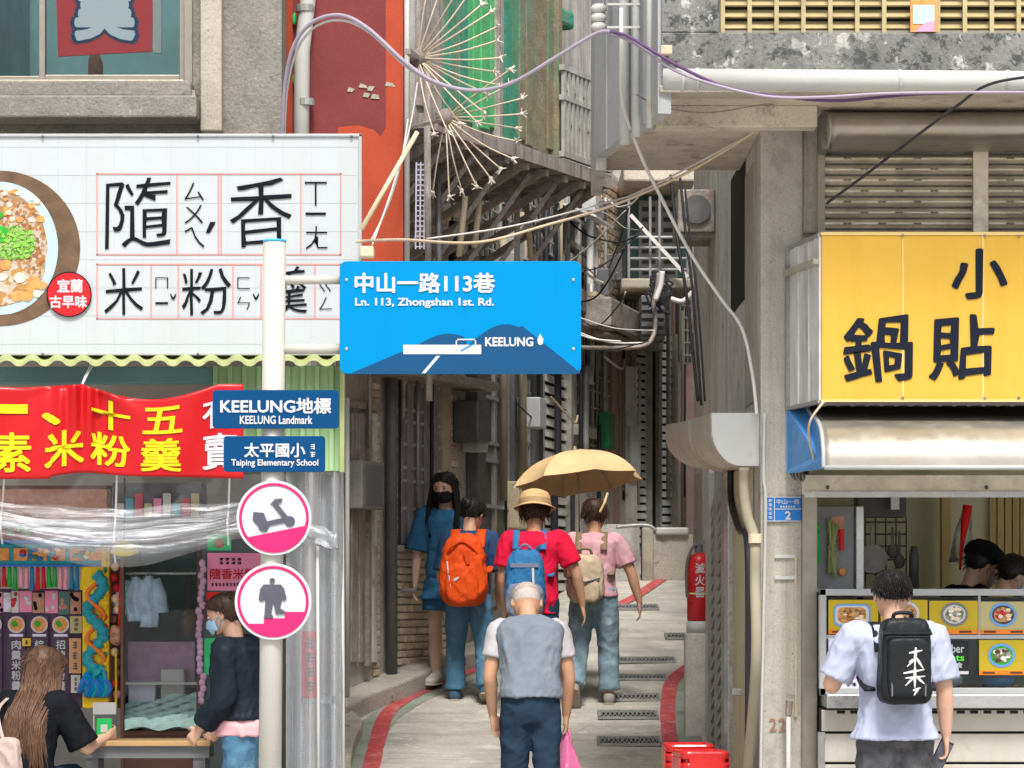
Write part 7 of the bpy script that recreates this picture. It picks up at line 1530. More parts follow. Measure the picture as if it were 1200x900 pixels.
def strap_path(B, q, front=.075, w=.0):
    """points of a backpack strap: back low, over the shoulder, under the arm"""
    h = B.H; s4 = B.spine[4]; s2 = B.spine[2]; x = q * .062 * h; r_ = .066 * h * B.bulk
    y = lambda p, d: V((x, 0, 0)) + p + V((0, d, 0))
    return [y(B.spine[3], -r_ - .03), y(s4, -.055 * h), y(s4 + V((0, 0, .018 * h)), -.01), y(s4 - V((0, 0, .02 * h)), .055 * h), y(B.spine[3], r_ + .022), V((q * .1 * h, .03, 0)) + B.spine[2], V((q * .095 * h, -r_ - .02, 0)) + B.spine[1].lerp(s2, .5)]
def ribbon(B, pts, w, th, name, matn, t, wv=None):
    pts = crom(pts, 6); mb = MB(); mb.smooth = False; rg = []
    for i, p in enumerate(pts):
        tg = (pts[min(i + 1, len(pts) - 1)] - pts[max(i - 1, 0)]).normalized(); sd = V((1, 0, 0)); sd = (sd - tg * sd.dot(tg)); sd = sd.normalized() if sd.length > .2 else V((0, 1, 0)); nn = tg.cross(sd).normalized()
        rg.append([p - sd * w / 2 - nn * th / 2, p + sd * w / 2 - nn * th / 2, p + sd * w / 2 + nn * th / 2, p - sd * w / 2 + nn * th / 2])
    mb.loft(rg); return B.W(mb).build(name, matn, t, smooth=True, bevel=0)
def soft_box(B, t, name, matn, c, r_, e=.5, wr=.004, taper=0, voxel=.008, squash=None, ws=11):
    mb = MB(); mb.ell((0, 0, 0), r_, None, 36, 24, e); c = V(c)
    for i, v in enumerate(mb.v):
        k = 1 - taper * (v.z / r_[2]); mb.v[i] = c + V((v.x * k, v.y * k, v.z))
    return remesh(B.W(mb), name, matn, t, voxel, 2, wr, ws)
def slim(B, t, name, matn, a, b, w, h):
    mb = MB(); mb.bar(V(a), V(b), w, h, (0, 1, 0)); return B.W(mb).build(name, matn, t, bevel=.003)

def spot(px, Y, z): return (fx(px, Y), Y, z)
rp = lambda px, Y, dz=.006: (fx(px, Y), Y, ramp(Y) + dz)

# ---- old man with stick-straight walk away, grey vest, pink bag
B = Body((fx(622, 17.6), 17.6, ramp(17.6)), 5, 1.63, lean=7, bend=22, headpitch=18, sw=1.02, bulk=1.02)
B.set_arm(-1, (-.2, -.12, -1), (.1, .3, -1), (.25, .1, -1), (.6, -.7, 0), .35); B.set_arm(1, (.2, -.08, -1), (-.02, .26, -1), (0, .1, -1), (-1, .2, 0), .75)
B.set_leg(-1, (-.02, .12, -1), (0, -.1, -1)); B.set_leg(1, (.02, -.06, -1), (0, -.12, -1))
t = person('old man in a grey blue vest and navy trousers walking away with a pink bag', B); t['group'] = GRP
B.build_skin(t, 'skin_tan'); mb = MB(); B.torso(mb, .010, hem=1.0); B.sleeves(mb, .62, .040, .043); remesh(B.W(mb), 'shirt', 'white_shirt', t, .009, 4, .004, 9)
mb = MB(); B.torso(mb, .036, hem=.88, flare=.004); remesh(B.W(mb), 'vest', 'vest', t, .009, 5, .008, 7)
mb = MB(); B.torso(mb, .008, hem=.78); mb.v = [v for v in mb.v]; B2 = MB(); B.legs(B2, (.055, .053, .044, .041, .039), .004, cut=.93); B2.loft([ring(V((0, B.pel.y, z)), V((1, 0, 0)), V((0, 1, 0)), rx, ry) for z, rx, ry in ((.72, .145, .105), (.80, .168, .122), (.90, .165, .118), (.95, .155, .11))]); remesh(B.W(B2), 'trousers', 'navy_trousers', t, .01, 5, .008, 6)
shoes(B, t, 'shoe_grey'); B.cap_hair(t, 'hair_grey', zf=.6, zs=.46, zb=.3, thick=.012, strands=0, seed=3)
mb = MB(); mb.smooth = True                                           # bald crown over the grey fringe
mb.loft([[B.hp((rx + .03) * math.cos(a), cy + (ry + .03) * math.sin(a), z + .015) for a in [2 * math.pi * k / 24 for k in range(24)]] for z, rx, ry, cy in ((.60, .392, .493, -.005), (.66, .388, .49, -.012), (.74, .375, .475, -.015), (.82, .345, .43, -.02), (.92, .255, .32, -.02), (.98, .14, .18, -.02), (1.005, .03, .04, -.02))]); B.W(mb).build('bald_crown', 'scalp', t, smooth=True)
mb = MB(); mb.loft([ring(B.neck + B.topdir * dz, V((1, 0, 0)), V((0, 1, 0)), r_, r_ * .9) for dz, r_ in ((-.015, .078), (.012, .07), (.03, .064), (.03, .058))]); B.W(mb).build('collar', 'white_shirt', t, smooth=True)
hand_r = B.w(B.arm[1][1] + B.arm[1][2] * .09)
# pink carrier bag
t = thing('carrier_bag', 'translucent pink plastic carrier bag held by the old man', 'bag', (hand_r.x, hand_r.y, hand_r.z - .5))
mb = MB(); mb.smooth = True; rg = []
for z, rx, ry in ((-.02, .012, .012), (-.06, .022, .02), (-.13, .055, .04), (-.22, .085, .06), (-.32, .105, .075), (-.42, .105, .08), (-.47, .07, .06), (-.485, .01, .01)):
    rg.append([hand_r + V((rx * math.cos(a) * (1 + .18 * math.sin(a * 5 + z * 9)), ry * math.sin(a) * (1 + .15 * math.cos(a * 4)), z)) for a in [2 * math.pi * k / 30 for k in range(30)]])
mb.loft([[p for p in r_] for r_ in rg]); mb.build('bag', 'pink_plastic', t)
for q in (-1, 1): mb = MB(); mb.tube(crom([hand_r + V((q * .03, 0, -.1)), hand_r + V((q * .018, 0, -.02)), hand_r + V((0, q * .02, .012))], 4), .008, 8); mb.build('handle', 'pink_plastic', t, smooth=True)
for k, (dx, dz) in enumerate(((-.04, -.40), (.04, -.39), (0, -.3))): mb = MB(); mb.ell(hand_r + V((dx, 0, dz)), .05); mb.build('fruit', 'fruit', t, smooth=True)

# ---- man with black backpack at the stall
B = Body((fx(1049, 15.9), 15.9, 0), 4, 1.70, lean=2, bend=6, headpitch=6, sw=1.16, bulk=1.14)
B.set_arm(-1, (-.4, .1, -.9), (.5, .75, .5), (.5, .6, .5), (0, .2, -1), .5); B.set_arm(1, (.2, -.05, -1), (.08, .18, -1), (.02, .2, -1), (-1, 0, 0), .7)
t = person('man in a pale lilac T-shirt and dark shorts ordering at the stall', B); t['group'] = GRP
B.build_skin(t, 'skin'); mb = MB(); B.torso(mb, .022, hem=.81, flare=.04, belly=.012); B.sleeves(mb, .85, .046, .056); remesh(B.W(mb), 'shirt', 'lilac_shirt', t, .009, 4, .009, 6.5)
mb = MB(); B.legs(mb, (.055, .058, .056), .008, .5); mb.loft([ring(V((0, B.pel.y, z)), V((1, 0, 0)), V((0, 1, 0)), rx, ry) for z, rx, ry in ((.76, .175, .125), (.84, .185, .13), (.88, .17, .12))]); remesh(B.W(mb), 'shorts', 'shorts', t, .01, 4, .006, 8)
shoes(B, t, 'shoe_white'); B.cap_hair(t, 'hair_black', zf=.78, zs=.56, zb=.26, thick=.06, strands=1500, length=.13, flow=(0, -.2, -.6), seed=4)
mb = MB(); mb.loft([ring(B.neck + B.topdir * dz, V((1, 0, 0)), V((0, 1, 0)), r_, r_ * .85) for dz, r_ in ((-.01, .092), (.006, .08), (.012, .074), (.0, .07))]); B.W(mb).build('collar', 'lilac_shirt', t, smooth=True)
hp_ = B.w(B.arm[1][1] + B.arm[1][2] * .1)
PK = thing('backpack', 'square black backpack with a white brush emblem on the man at the stall', 'backpack', B.w((0, -.2, 1.0)))
cb = V((0, -.245, 1.225)); soft_box(B, PK, 'body', 'pack_black', cb, (.132, .09, .225), .3, .003, .06, ws=14)
soft_box(B, PK, 'front_pocket', 'pack_black', cb + V((0, -.085, -.03)), (.108, .035, .155), .3, .002)
mb = MB(); mb.bar(cb + V((-.13, -.065, .155)), cb + V((.13, -.065, .155)), .06, .012, (0, -.5, 1)); mb.bar(cb + V((-.115, -.1, .13)), cb + V((.115, -.1, .13)), .012, .006); B.W(mb).build('flap', 'pack_black', PK, bevel=.006)
mb = MB(); mb.tube(crom([cb + V((-.05, .05, .215)), cb + V((-.04, .04, .25)), cb + V((.04, .04, .25)), cb + V((.05, .05, .215))], 5), .011, 8); B.W(mb).build('handle', 'pack_black', PK, smooth=True)
for q in (-1, 1):
    ribbon(B, strap_path(B, q), .06, .014, 'strap', 'pack_black', PK)
    mb = MB(); mb.bar(cb + V((q * .088, -.1, .1)), cb + V((q * .088, -.11, -.18)), .008, .02); B.W(mb).build('webbing', 'frame_dark', PK)
yb = cb.y - .122
def on_pack(a, b): return B.w((a, yb, b))
mb = MB()
for k, (x0, z0, x1, z1, w_) in enumerate(((.0, 1.27, .07, 1.285, .014), (.035, 1.30, .03, 1.20, .016), (.035, 1.25, .075, 1.19, .014), (.03, 1.24, -.01, 1.20, .012), (-.03, 1.165, .08, 1.185, .014), (-.02, 1.14, .085, 1.15, .012), (.03, 1.20, .03, 1.09, .017), (.03, 1.15, -.02, 1.10, .012), (.035, 1.15, .08, 1.11, .014), (.02, 1.075, .06, 1.09, .013), (.05, 1.09, .025, 1.05, .014), (.0, 1.22, .02, 1.24, .012))):
    a_, b_ = V((x0, 0, z0)), V((x1, 0, z1)); d_ = (b_ - a_).normalized(); s_ = V((-d_.z, 0, d_.x)) * w_ / 2; yy_ = V((0, yb - .0004 * k, 0))
    mb.add([B.w(yy_ + a_ - s_ * .5), B.w(yy_ + a_.lerp(b_, .5) - s_), B.w(yy_ + b_ - s_ * .35), B.w(yy_ + b_ + s_ * .35), B.w(yy_ + a_.lerp(b_, .4) + s_), B.w(yy_ + a_ + s_ * .6)], [(0, 1, 2, 3, 4, 5)])
mb.build('emblem', 'paper_white', PK)
t = thing('phone', 'black mobile phone in the hand of the man at the stall', 'phone', hp_); mb = MB(); c = hp_ + V((-.02, -.02, -.01)); mb.bar(c + V((-.05, 0, -.09)), c + V((.03, .01, .08)), .075, .009, (0, 1, 0)); mb.build('case', 'phone', t, bevel=.008); mb = MB(); mb.bar(c + V((-.046, -.006, -.08)), c + V((.026, .004, .07)), .066, .003, (0, 1, 0)); mb.build('screen', 'glyph_grey', t)

# ---- orange backpack walker
Yq = 22.2; B = Body(rp(549, Yq), -6, 1.51, lean=4, bend=8, headpitch=14, headyaw=-22, sw=1.0, bulk=1.05)
B.set_arm(-1, (-.2, .0, -1), (.15, .5, -.8)); B.set_arm(1, (.26, -.02, -1), (-.1, .55, -.8), curl=.5); B.set_leg(-1, (-.06, .12, -1), (-.02, .0, -1)); B.set_leg(1, (.12, -.06, -1), (.1, -.34, -1), (.15, .85, -.45))
t = person('walker in navy top and blue jeans wearing the orange backpack', B); t['group'] = GRP
B.build_skin(t, 'skin'); mb = MB(); B.torso(mb, .014, hem=.78, flare=.008); B.sleeves(mb, .95, .040, .045); remesh(B.W(mb), 'shirt', 'navy', t, .01, 4, .006, 8)
mb = MB(); B.legs(mb, (.056, .054, .043, .043, .047), .004, cut=.95); mb.loft([ring(V((0, B.pel.y, z)), V((1, 0, 0)), V((0, 1, 0)), rx, ry) for z, rx, ry in ((.72, .14, .1), (.80, .165, .115), (.90, .155, .11))]); remesh(B.W(mb), 'jeans', 'denim', t, .01, 5, .0065, 7)
shoes(B, t, 'shoe_navy'); B.cap_hair(t, 'hair_black', zf=.75, zs=.42, zb=.18, thick=.07, strands=300, length=.22, seed=6)
mb = MB(); mb.smooth = True; mb.ell(B.hp(-.12, -.5, .72), (.035, .03, .04)); mb.ell(B.hp(.02, -.54, .62), (.035, .03, .04)); B.W(mb).build('hair_knot', 'hair_black', t)
PK = thing('backpack', 'bright orange backpack on the walker in blue jeans', 'backpack', B.w((0, -.2, .8)))
cb = V((-.01, -.225, .965)); soft_box(B, PK, 'body', 'pack_orange', cb, (.168, .115, .265), .62, .010, .16, ws=8)
soft_box(B, PK, 'front_pocket', 'pack_orange', cb + V((.0, -.10, -.10)), (.12, .045, .15), .6, .006, .1)
mb = MB(); mb.tube(crom([cb + V((-.13, -.06, .08)), cb + V((-.08, -.11, .16)), cb + V((0, -.1, .205)), cb + V((.08, -.11, .16)), cb + V((.13, -.06, .08))], 5), .008, 6); B.W(mb).build('zip', 'pack_orange_dark', PK)
mb = MB(); mb.tube(crom([cb + V((-.11, -.10, .06)), cb + V((-.09, -.135, -.05)), cb + V((-.06, -.125, -.22))], 5), .006, 6); B.W(mb).build('piping', 'print_white', PK)
for q in (-1, 1): ribbon(B, strap_path(B, q), .075, .016, 'strap', 'pack_orange', PK)
mb = MB(); mb.bar(cb + V((.03, -.13, .14)), cb + V((.05, -.13, .04)), .03, .012, (0, 1, 0)); B.W(mb).build('buckle_strap', 'pack_orange_dark', PK)
mb = MB(); yb = cb.y - .152; mb.add([B.w((-.06, yb, .9)), B.w((-.025, yb, .915)), B.w((-.03, yb, .9)), B.w((-.045, yb, .885)), B.w((-.065, yb, .88))], [(0, 1, 2, 3, 4)]); mb.build('emblem', 'print_white', PK)

# ---- masked woman facing us in blue dress
Yq = 22.75; B = Body(rp(523, Yq, .03), 168, 1.60, lean=0, bend=4, headpitch=8, headyaw=-6, sw=.95, bulk=.96)
B.set_arm(1, (.22, .0, -1), (.05, .12, -1)); B.set_arm(-1, (-.16, .05, -1), (.1, .4, -.9)); B.set_leg(-1, (0, -.06, -1), (0, -.12, -1)); B.set_leg(1, (0, .02, -1), (0, -.04, -1))
t = person('woman in a black face mask and loose dark blue denim dress facing us', B); t['group'] = GRP
B.build_skin(t, 'skin_pale'); B.eyes(t); B.mask(t, 'mask_black')
mb = MB(); B.torso(mb, .022, hem=.64, flare=.05); B.sleeves(mb, .98, .045, .062); remesh(B.W(mb), 'dress', 'denim_dress', t, .01, 4, .008, 7)
mb = MB(); mb.loft([ring(V((0, 0, z)), V((1, 0, 0)), V((0, 1, 0)), rx, ry) for z, rx, ry in ((.56, .185, .135), (.66, .18, .13), (.80, .165, .12))]); remesh(B.W(mb), 'skirt', 'denim_dress', t, .01, 3, .01, 8)
for q in (-1, 1): mb = MB(); mb.loft([[B.neck + V((q * x, y, z)) for x, y, z in pr] for pr in ([(.02, .062, -.03), (.075, .05, -.012), (.08, .056, -.016), (.02, .07, -.035)], [(.012, .075, -.10), (.055, .075, -.075), (.058, .083, -.078), (.012, .084, -.105)])]); B.W(mb).build('collar', 'denim_dress', t)
mb = MB()
for k in range(5): mb.ell(B.neck + V((0, .088 + .004 * k, -.12 - .08 * k)), .007)
B.W(mb).build('button', 'navy', t)
B.cap_hair(t, 'hair_black', zf=.8, zs=.3, zb=.0, thick=.07, strands=120, length=.3, seed=8)
mb = MB(); rn_ = random.Random(2)
for k in range(420):
    a = rn_.uniform(155, 385); a = R(a); r_ = .42 + rn_.uniform(-.03, .05); p = B.hp(r_ * math.cos(a), .0 + (r_ + .06) * math.sin(a), .55 + rn_.uniform(-.1, .25)); L_ = rn_.uniform(.26, .40)
    sx = 1 if math.cos(a) > 0 else -1; mb.tube(crom([p, p + V((.015 * sx, 0, -L_ * .35)), p + V((.03 * sx, .01, -L_ * .7)), p + V((.022 * sx + rn_.uniform(-.02, .02), .02, -L_))], 3), [.006] * 7 + [.0055, .005, .002], 4, False)
B.W(mb).build('long_hair', 'hair_black', t, smooth=True)
shoes(B, t, 'shoe_white', 'shoe_white')
for q in (-1, 1): mb = MB(); k_, a_, f_ = B.leg[q]; mb.tube([a_ + V((0, 0, .07)), a_ - V((0, 0, .0))], [.037, .04], 12); B.W(mb).build('sock', 'shoe_white', t, smooth=True)
mb = MB(); ribbon(B, [B.neck + V((.07, -.05, .0)), B.neck + V((.085, .03, .0)), B.neck + V((.09, .085, -.08)), B.neck + V((.1, .095, -.2))], .022, .006, 'bag_strap', 'black_cloth', t)

# ---- red shirt with hat
Yq = 21.6; B = Body(rp(626, Yq), -3, 1.60, lean=3, bend=6, headpitch=2, sw=1.08, bulk=1.08)
B.set_arm(-1, (-.15, -.02, -1), (.05, .3, -.9)); B.set_arm(1, (.42, -.02, -.9), (.18, .2, -.95), (.2, .1, -1)); B.set_leg(-1, (-.02, .1, -1), (0, -.08, -1)); B.set_leg(1, (.02, -.08, -1), (0, -.1, -1))
t = person('walker in a red shirt and tan bucket hat with a blue backpack', B); t['group'] = GRP
B.build_skin(t, 'skin_tan'); mb = MB(); B.torso(mb, .016, hem=.74, flare=.01); B.sleeves(mb, .72, .042, .052); remesh(B.W(mb), 'shirt', 'red_shirt', t, .01, 4, .007, 8)
mb = MB(); B.legs(mb, (.056, .053, .043, .041, .041), .004, cut=.93); mb.loft([ring(V((0, B.pel.y, z)), V((1, 0, 0)), V((0, 1, 0)), rx, ry) for z, rx, ry in ((.72, .14, .1), (.80, .165, .115), (.90, .155, .11))]); remesh(B.W(mb), 'trousers', 'navy_trousers', t, .012, 4, .005, 7)
shoes(B, t, 'shoe_grey'); B.cap_hair(t, 'hair_dark_brown', zf=.75, zs=.3, zb=.05, thick=.10, strands=400, length=.22, seed=9)
HM = B.hm; mb = MB(); mb.smooth = True; rg = []
for z, r_, dz in ((.55, .80, -.0), (.60, .79, -.03), (.66, .63, .0), (.70, .61, 0), (1.0, .57, 0), (1.14, .48, 0), (1.19, .24, 0), (1.2, .02, 0)): rg.append([B.hp(r_ * .92 * math.cos(a), -.02 + r_ * 1.06 * math.sin(a), z + dz + .02 * math.sin(3 * a)) for a in [2 * math.pi * k / 28 for k in range(28)]])
mb.loft(rg, caps=False); hat = B.W(mb).build('bucket_hat', 'hat_tan', t); so = hat.modifiers.new('thick', 'SOLIDIFY'); so.thickness = .005
mb = MB(); mb.loft([[B.hp(r_ * .92 * math.cos(a), -.02 + r_ * 1.06 * math.sin(a), z) for a in [2 * math.pi * k / 28 for k in range(28)]] for z, r_ in ((.68, .632), (.86, .605))], caps=False); B.W(mb).build('hat_band', 'hat_band', hat, smooth=True)
PK = thing('backpack', 'blue and grey backpack on the walker in the red shirt', 'backpack', B.w((-.03, -.2, .8)))
cb = V((-.055, -.215, .965)); soft_box(B, PK, 'body', 'pack_blue', cb, (.14, .095, .235), .55, .008, .12); soft_box(B, PK, 'front_pocket', 'pack_grey', cb + V((0, -.07, -.13)), (.135, .05, .125), .55, .006)
for q in (-1, 1): ribbon(B, [p + V((-.03, 0, 0)) for p in strap_path(B, q)], .045, .012, 'strap', 'pack_blue', PK)
mb = MB(); mb.bar(cb + V((-.1, -.09, .12)), cb + V((.1, -.09, .12)), .03, .012, (0, 1, 0)); B.W(mb).build('flap', 'pack_grey', PK); mb = MB(); mb.tube(crom([cb + V((-.06, 0, .22)), cb + V((0, -.02, .27)), cb + V((.06, 0, .22))], 5), .009, 8); B.W(mb).build('handle', 'pack_grey', PK)
mb = MB(); mb.bar(cb + V((.06, -.1, .1)), cb + V((.065, -.12, -.02)), .016, .01, (0, 1, 0)); B.W(mb).build('buckle', 'print_white', PK)
# sling bag strap across the red back
ribbon(B, [B.spine[4] + V((.12, -.03, -.01)), B.spine[3] + V((.05, -.125, .03)), B.spine[2] + V((-.02, -.13, .04))], .035, .008, 'sling_strap', 'navy', t)

# ---- pink shirt with umbrella
Yq = 22.05; B = Body(rp(696, Yq), -5, 1.51, lean=4, bend=6, headpitch=4, sw=1.04, bulk=1.1)
B.set_arm(-1, (-.1, .25, -1), (.35, .5, .9), (0, .1, 1), (1, .2, 0), 1.0); B.set_arm(1, (.40, -.05, -.9), (.26, .1, -.95), (.05, .1, -1)); B.set_leg(-1, (-.10, -.10, -1), (-.06, -.5, -.9), (0, .62, -.8)); B.set_leg(1, (.07, .16, -1), (.02, -.04, -1))
t = person('walker in a pale pink shirt and loose jeans under the tan umbrella', B); t['group'] = GRP
B.build_skin(t, 'skin_tan'); mb = MB(); B.torso(mb, .016, hem=.79, flare=.012); B.sleeves(mb, .75, .042, .05); remesh(B.W(mb), 'shirt', 'pink_shirt', t, .01, 4, .007, 8)
mb = MB(); B.legs(mb, (.057, .055, .044, .043, .046), .004, cut=.9); mb.loft([ring(V((0, B.pel.y, z)), V((1, 0, 0)), V((0, 1, 0)), rx, ry) for z, rx, ry in ((.70, .15, .105), (.78, .175, .12), (.86, .168, .115))]); remesh(B.W(mb), 'jeans', 'denim_light', t, .01, 5, .0065, 7)
shoes(B, t, 'shoe_grey'); B.cap_hair(t, 'hair_dark_brown', zf=.75, zs=.38, zb=.06, thick=.09, strands=400, length=.2, seed=11)
PK = thing('backpack', 'small beige backpack on the walker in the pink shirt', 'backpack', B.w((-.03, -.2, .85)))
cb = V((-.05, -.20, .93)); soft_box(B, PK, 'body', 'pack_beige', cb, (.135, .085, .17), .5, .006, .12); soft_box(B, PK, 'front_pocket', 'pack_beige', cb + V((0, -.075, -.1)), (.11, .04, .085), .5, .004)
mb = MB(); mb.tube(crom([cb + V((-.11, -.09, .0)), cb + V((0, -.125, -.03)), cb + V((.11, -.09, .0))], 6), .009, 6); B.W(mb).build('zip', 'dark_iron', PK)
for q in (-1, 1): ribbon(B, [p + V((-.015, 0, 0)) for p in strap_path(B, q)], .05, .012, 'strap', 'pack_brown', PK)
mb = MB(); mb.tube(crom([cb + V((-.05, 0, .16)), cb + V((-.03, -.03, .205)), cb + V((.03, -.03, .205)), cb + V((.05, 0, .16))], 5), .01, 8); B.W(mb).build('handle', 'pack_brown', PK)
# umbrella
hl = B.w(B.arm[-1][1] + B.arm[-1][2] * .07)
UM = thing('umbrella', 'open tan folding umbrella over the two walkers', 'umbrella', hl)
apex = P(674, 529, 22.45); axis = (apex - P(684, 610, 22.45)).normalized(); axis = V((axis.x + .02, .16, axis.z)).normalized(); xx = axis.cross(V((0, 1, 0))).normalized(); yy = axis.cross(xx).normalized()
Ru = .50; nU = 8
def canopy(a, f): return apex - axis * (.25 * (1 - math.cos(f * 1.12)) / (1 - math.cos(1.12))) * .98 + (xx * math.cos(a) + yy * math.sin(a)) * Ru * math.sin(f * 1.12) / math.sin(1.12)
for k in range(nU):
    mb = MB(); mb.smooth = True; rg = []
    for i in range(9):
        f = i / 8; row = []
        for j in range(7):
            a0, a1 = 2 * math.pi * (k + .3) / nU, 2 * math.pi * (k + 1.3) / nU; s_ = j / 6; p = canopy(a0, f).lerp(canopy(a1, f), s_); p = p + (apex - axis * .22 - p) * (.09 * f * f * math.sin(math.pi * s_)); row.append(p)
        rg.append(row)
    mb.loft(rg, closed=False, caps=False); mb.build('canopy_panel', 'umbrella_tan', UM)
    mb = MB(); mb.tube([canopy(2 * math.pi * (k + .3) / nU, i / 6) - axis * .008 for i in range(7)], .004, 6); mb.build('rib', 'metal_shaft', UM)
mb = MB(); mb.tube([apex + axis * .03, apex - axis * .25, hl + V((0, 0, .05))], .006, 8); mb.build('shaft', 'metal_shaft', UM, smooth=True); mb = MB(); mb.tube([hl + V((0, 0, .06)), hl - V((0, 0, .05))], .015, 10); mb.build('handle', 'pack_brown', UM, smooth=True)
mb = MB(); mb.tube([apex + axis * .04, apex - axis * .005], [.008, .02], 10); mb.build('tip', 'hat_band', UM)
mb = MB(); mb.tube([P(712, 578, 21.5), P(708, 590, 21.45), P(703, 600, 21.45)], .009, 6); mb.build('tie_strap', 'umbrella_tan', UM)

# ---- seated woman with long brown hair
B = Body((fx(30, 16.75), 16.75, 0), -18, 1.62, lean=8, bend=10, headpitch=10, headyaw=-34, sw=.98, pelvis=(0, 0, .52))
B.set_leg(-1, (-.1, 1, .02), (0, -.05, -1)); B.set_leg(1, (.1, 1, .02), (0, .05, -1)); B.set_arm(-1, (-.25, .3, -1), (.1, 1, .1), curl=.5); B.set_arm(1, (.42, .25, -.9), (.1, 1, .2), curl=.5)
t = person('seated woman with long brown hair and a black T-shirt at the menu wall', B); t['group'] = GRP
B.build_skin(t, 'skin'); B.eyes(t); mb = MB(); B.torso(mb, .018, hem=.46, flare=.02); B.sleeves(mb, .95, .044, .055); remesh(B.W(mb), 'shirt', 'black_cloth', t, .01, 4, .007, 8)
mb = MB(); B.legs(mb, (.056, .055, .046, .044, .042), .005); mb.ell((0, 0, .5), (.17, .14, .09)); remesh(B.W(mb), 'trousers', 'navy_trousers', t, .012, 4, .005, 7); shoes(B, t, 'shoe_white')
B.cap_hair(t, 'hair_brown', zf=.82, zs=.3, zb=.0, thick=.07, strands=150, length=.3, seed=12)
mb = MB(); rn_ = random.Random(5)
for k in range(2600):
    a = R(rn_.uniform(150, 372)); r_ = .44 + rn_.uniform(-.05, .05); z0_ = rn_.uniform(.35, .95); sc = math.sqrt(max(.1, 1 - (max(0, z0_ - .55) / .5) ** 2)); p = B.hp(r_ * math.cos(a) * sc, (r_ + .07) * math.sin(a) * sc, z0_); L_ = rn_.uniform(.40, .56) + (z0_ - .35) * .2
    q = B.hm @ V((math.cos(a), math.sin(a), 0)); back = B.spine[3] + V((p.x * .9 - B.spine[3].x * 0, -.115 + rn_.uniform(-.03, .02), 0)); p2 = p + V((q.x * .02, -.03, -L_ * .3)); p3 = V((p.x * 1.1, min(p2.y, back.y) - .01, p.z - L_ * .65)); p4 = V((p.x * 1.05 + rn_.uniform(-.03, .03), min(p2.y, back.y) - .015 + rn_.uniform(-.02, .02), p.z - L_))
    mb.tube(crom([p, p2, p3, p4], 3), [.0032] * 7 + [.003, .0028, .001], 4, False)
B.W(mb).build('long_hair', 'hair_brown', t, smooth=True)
sh_ = B.w(B.sh[-1])
TT = thing('tote_bag', 'beige canvas tote bag on the shoulder of the seated woman', 'bag', B.w((.02, -.27, .38)))
soft_box(B, TT, 'bag', 'tote', (.02, -.27, .58), (.085, .04, .20), .45, .008, -.05); ribbon(B, [V((.0, -.27, .77)), V((-.07, -.2, .92)), B.sh[-1] + V((.04, -.06, .03)), B.sh[-1] + V((.045, .0, .055)), B.sh[-1] + V((.04, .07, -.0)), V((-.12, .09, .8))], .022, .005, 'strap', 'tote', TT)
ST2 = thing('wooden_stool', 'dark square stool under the seated woman', 'stool', (B.base.x, B.base.y, 0)); mb = MB(); mb.box((B.base.x - .17, B.base.y - .15, .38), (B.base.x + .17, B.base.y + .17, .42)); mb.build('seat', 'frame_dark', ST2, bevel=.008)
for a in (-.15, .12):
    for b in (-.13, .12): mb = MB(); mb.box((B.base.x + a, B.base.y + b, .0), (B.base.x + a + .03, B.base.y + b + .03, .378)); mb.build('leg', 'frame_dark', ST2)

# ---- woman in black jacket with blue mask
B = Body((fx(288, 16.9), 16.9, 0), 72, 1.59, lean=4, bend=8, headpitch=8, headyaw=0, sw=.98, bulk=1.06)
B.set_arm(-1, (-.1, -.04, -1), (.12, .66, -.72), curl=.8, palm=(1, 0, -.2)); B.set_arm(1, (.12, -.02, -1), (-.12, .66, -.7), curl=.8)
t = person('woman in a black jacket and pale blue mask standing behind the sign pole', B); t['group'] = GRP
B.build_skin(t, 'skin'); B.eyes(t); B.mask(t, 'mask_blue')
mb = MB(); B.torso(mb, .030, hem=.87, flare=.008); B.sleeves(mb, 1.85, .050, .044); remesh(B.W(mb), 'jacket', 'jacket', t, .01, 4, .009, 7)
mb = MB(); B.torso(mb, .026, hem=.79, flare=.012); mb2 = MB(); mb2.loft([ring(V((0, B.pel.y, z)), V((1, 0, 0)), V((0, 1, 0)), rx, ry) for z, rx, ry in ((.775, .192, .158), (.84, .19, .155), (.90, .17, .13))]); remesh(B.W(mb2), 'shirt', 'tee_pink', t, .01, 3, .006, 8)
mb = MB(); B.legs(mb, (.057, .055, .045, .043, .04), .005, cut=.93); mb.loft([ring(V((0, B.pel.y, z)), V((1, 0, 0)), V((0, 1, 0)), rx, ry) for z, rx, ry in ((.70, .15, .11), (.80, .172, .125), (.88, .165, .12))]); remesh(B.W(mb), 'jeans', 'denim', t, .01, 5, .007, 7); shoes(B, t, 'shoe_white')
mb = MB(); mb.smooth = True; mb.loft([ring(B.neck + B.topdir * dz + V((0, dy, 0)), V((1, 0, 0)), V((0, 1, 0)), r_, r_ * .95) for dz, r_, dy in ((-.03, .115, 0), (.0, .105, -.005), (.03, .085, -.01), (.035, .075, -.01))]); B.W(mb).build('hood', 'jacket', t, smooth=True)
B.cap_hair(t, 'hair_dark_brown', zf=.8, zs=.5, zb=.1, thick=.06, strands=220, length=.2, seed=14, flow=(0, -.4, -.8))
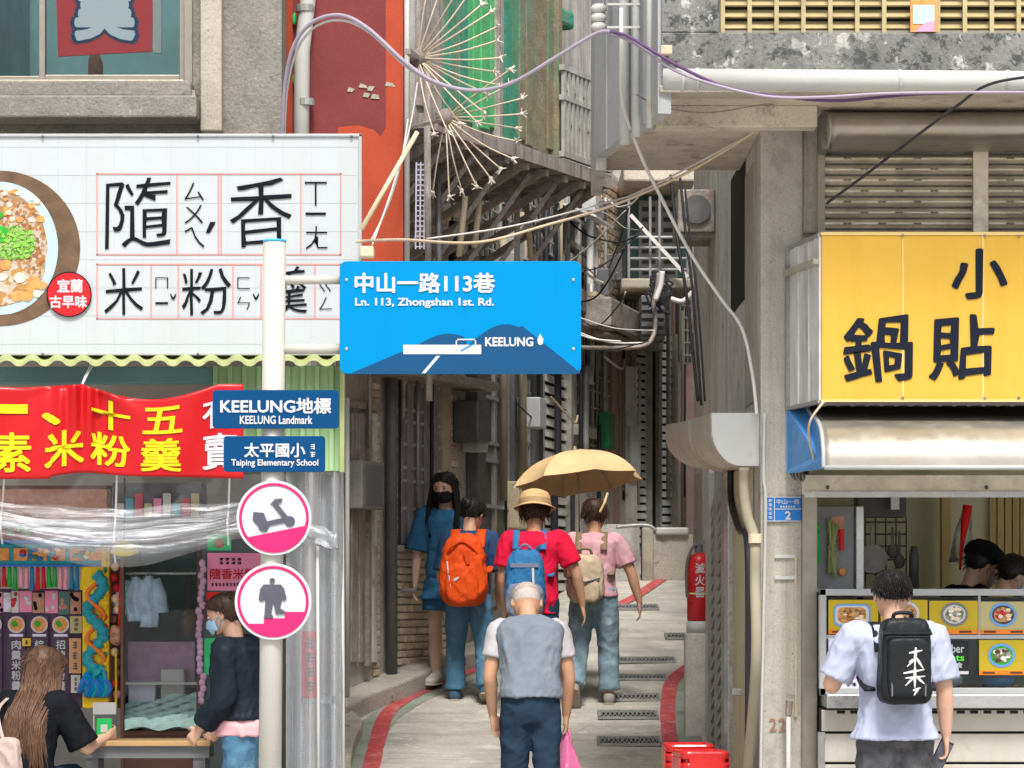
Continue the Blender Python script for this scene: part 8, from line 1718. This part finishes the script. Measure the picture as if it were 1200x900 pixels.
mb = MB(); mb.smooth = True; mb.ell(B.hp(0, -.5, .42), (.045, .05, .05)); B.W(mb).build('hair_bun', 'hair_dark_brown', t)

# ---- cooks
def cook(px, Y_, ztop, hdg, lab, cap, shirt_):
    H_ = 1.64; B = Body((fx(px, Y_), Y_, ztop - H_ * 1.0), hdg, H_, lean=6, bend=14, headpitch=12, sw=1.0)
    B.set_arm(-1, (-.1, .3, -1), (.1, 1, -.1)); B.set_arm(1, (.1, .3, -1), (-.1, 1, -.1)); t = person(lab, B); t['group'] = GRP
    B.build_skin(t, 'skin', voxel=.009); B.eyes(t); B.mask(t, 'mask_blue' if not cap else 'vinyl_roll'); mb = MB(); B.torso(mb, .016, hem=.8); B.sleeves(mb, .8, .042, .048); remesh(B.W(mb), 'shirt', shirt_, t, .012, 3, .005, 8)
    mb = MB(); B.legs(mb, (.058, .057, .046, .044, .044), .005); mb.ell((0, 0, .84), (.16, .12, .12)); remesh(B.W(mb), 'trousers', 'navy_trousers', t, .014, 3); shoes(B, t, 'shoe_grey')
    B.cap_hair(t, 'hair_black', zf=.8, zs=.45, zb=.15, thick=.06, strands=120, length=.15, seed=20)
    if cap:
        mb = MB(); mb.smooth = True; mb.loft([[B.hp(r_ * .95 * math.cos(a), -.02 + r_ * 1.15 * math.sin(a), z) for a in [2 * math.pi * k / 24 for k in range(24)]] for z, r_ in ((.6, .56), (.72, .57), (.9, .53), (1.06, .4), (1.16, .18), (1.17, .01))], caps=False); c = B.W(mb).build('cap', 'black_cloth', t)
        mb = MB(); mb.loft([[B.hp(x, .45 + y, .66 - .06 * y + dz) for x, y in ((-.36, 0), (-.33, .25), (-.2, .42), (0, .48), (.2, .42), (.33, .25), (.36, 0))] for dz in (0, .03)], caps=True); B.W(mb).build('visor', 'black_cloth', c)
cook(1116, 18.0, fz(632, 18.0), -68, 'cook in a black cap looking down in the stall kitchen', True, 'black_cloth')
cook(1152, 17.8, fz(644, 17.8), -75, 'second cook in a mustard shirt at the right edge of the stall', False, 'staff_shirt')
bpy.data.scenes.remove(TMP)
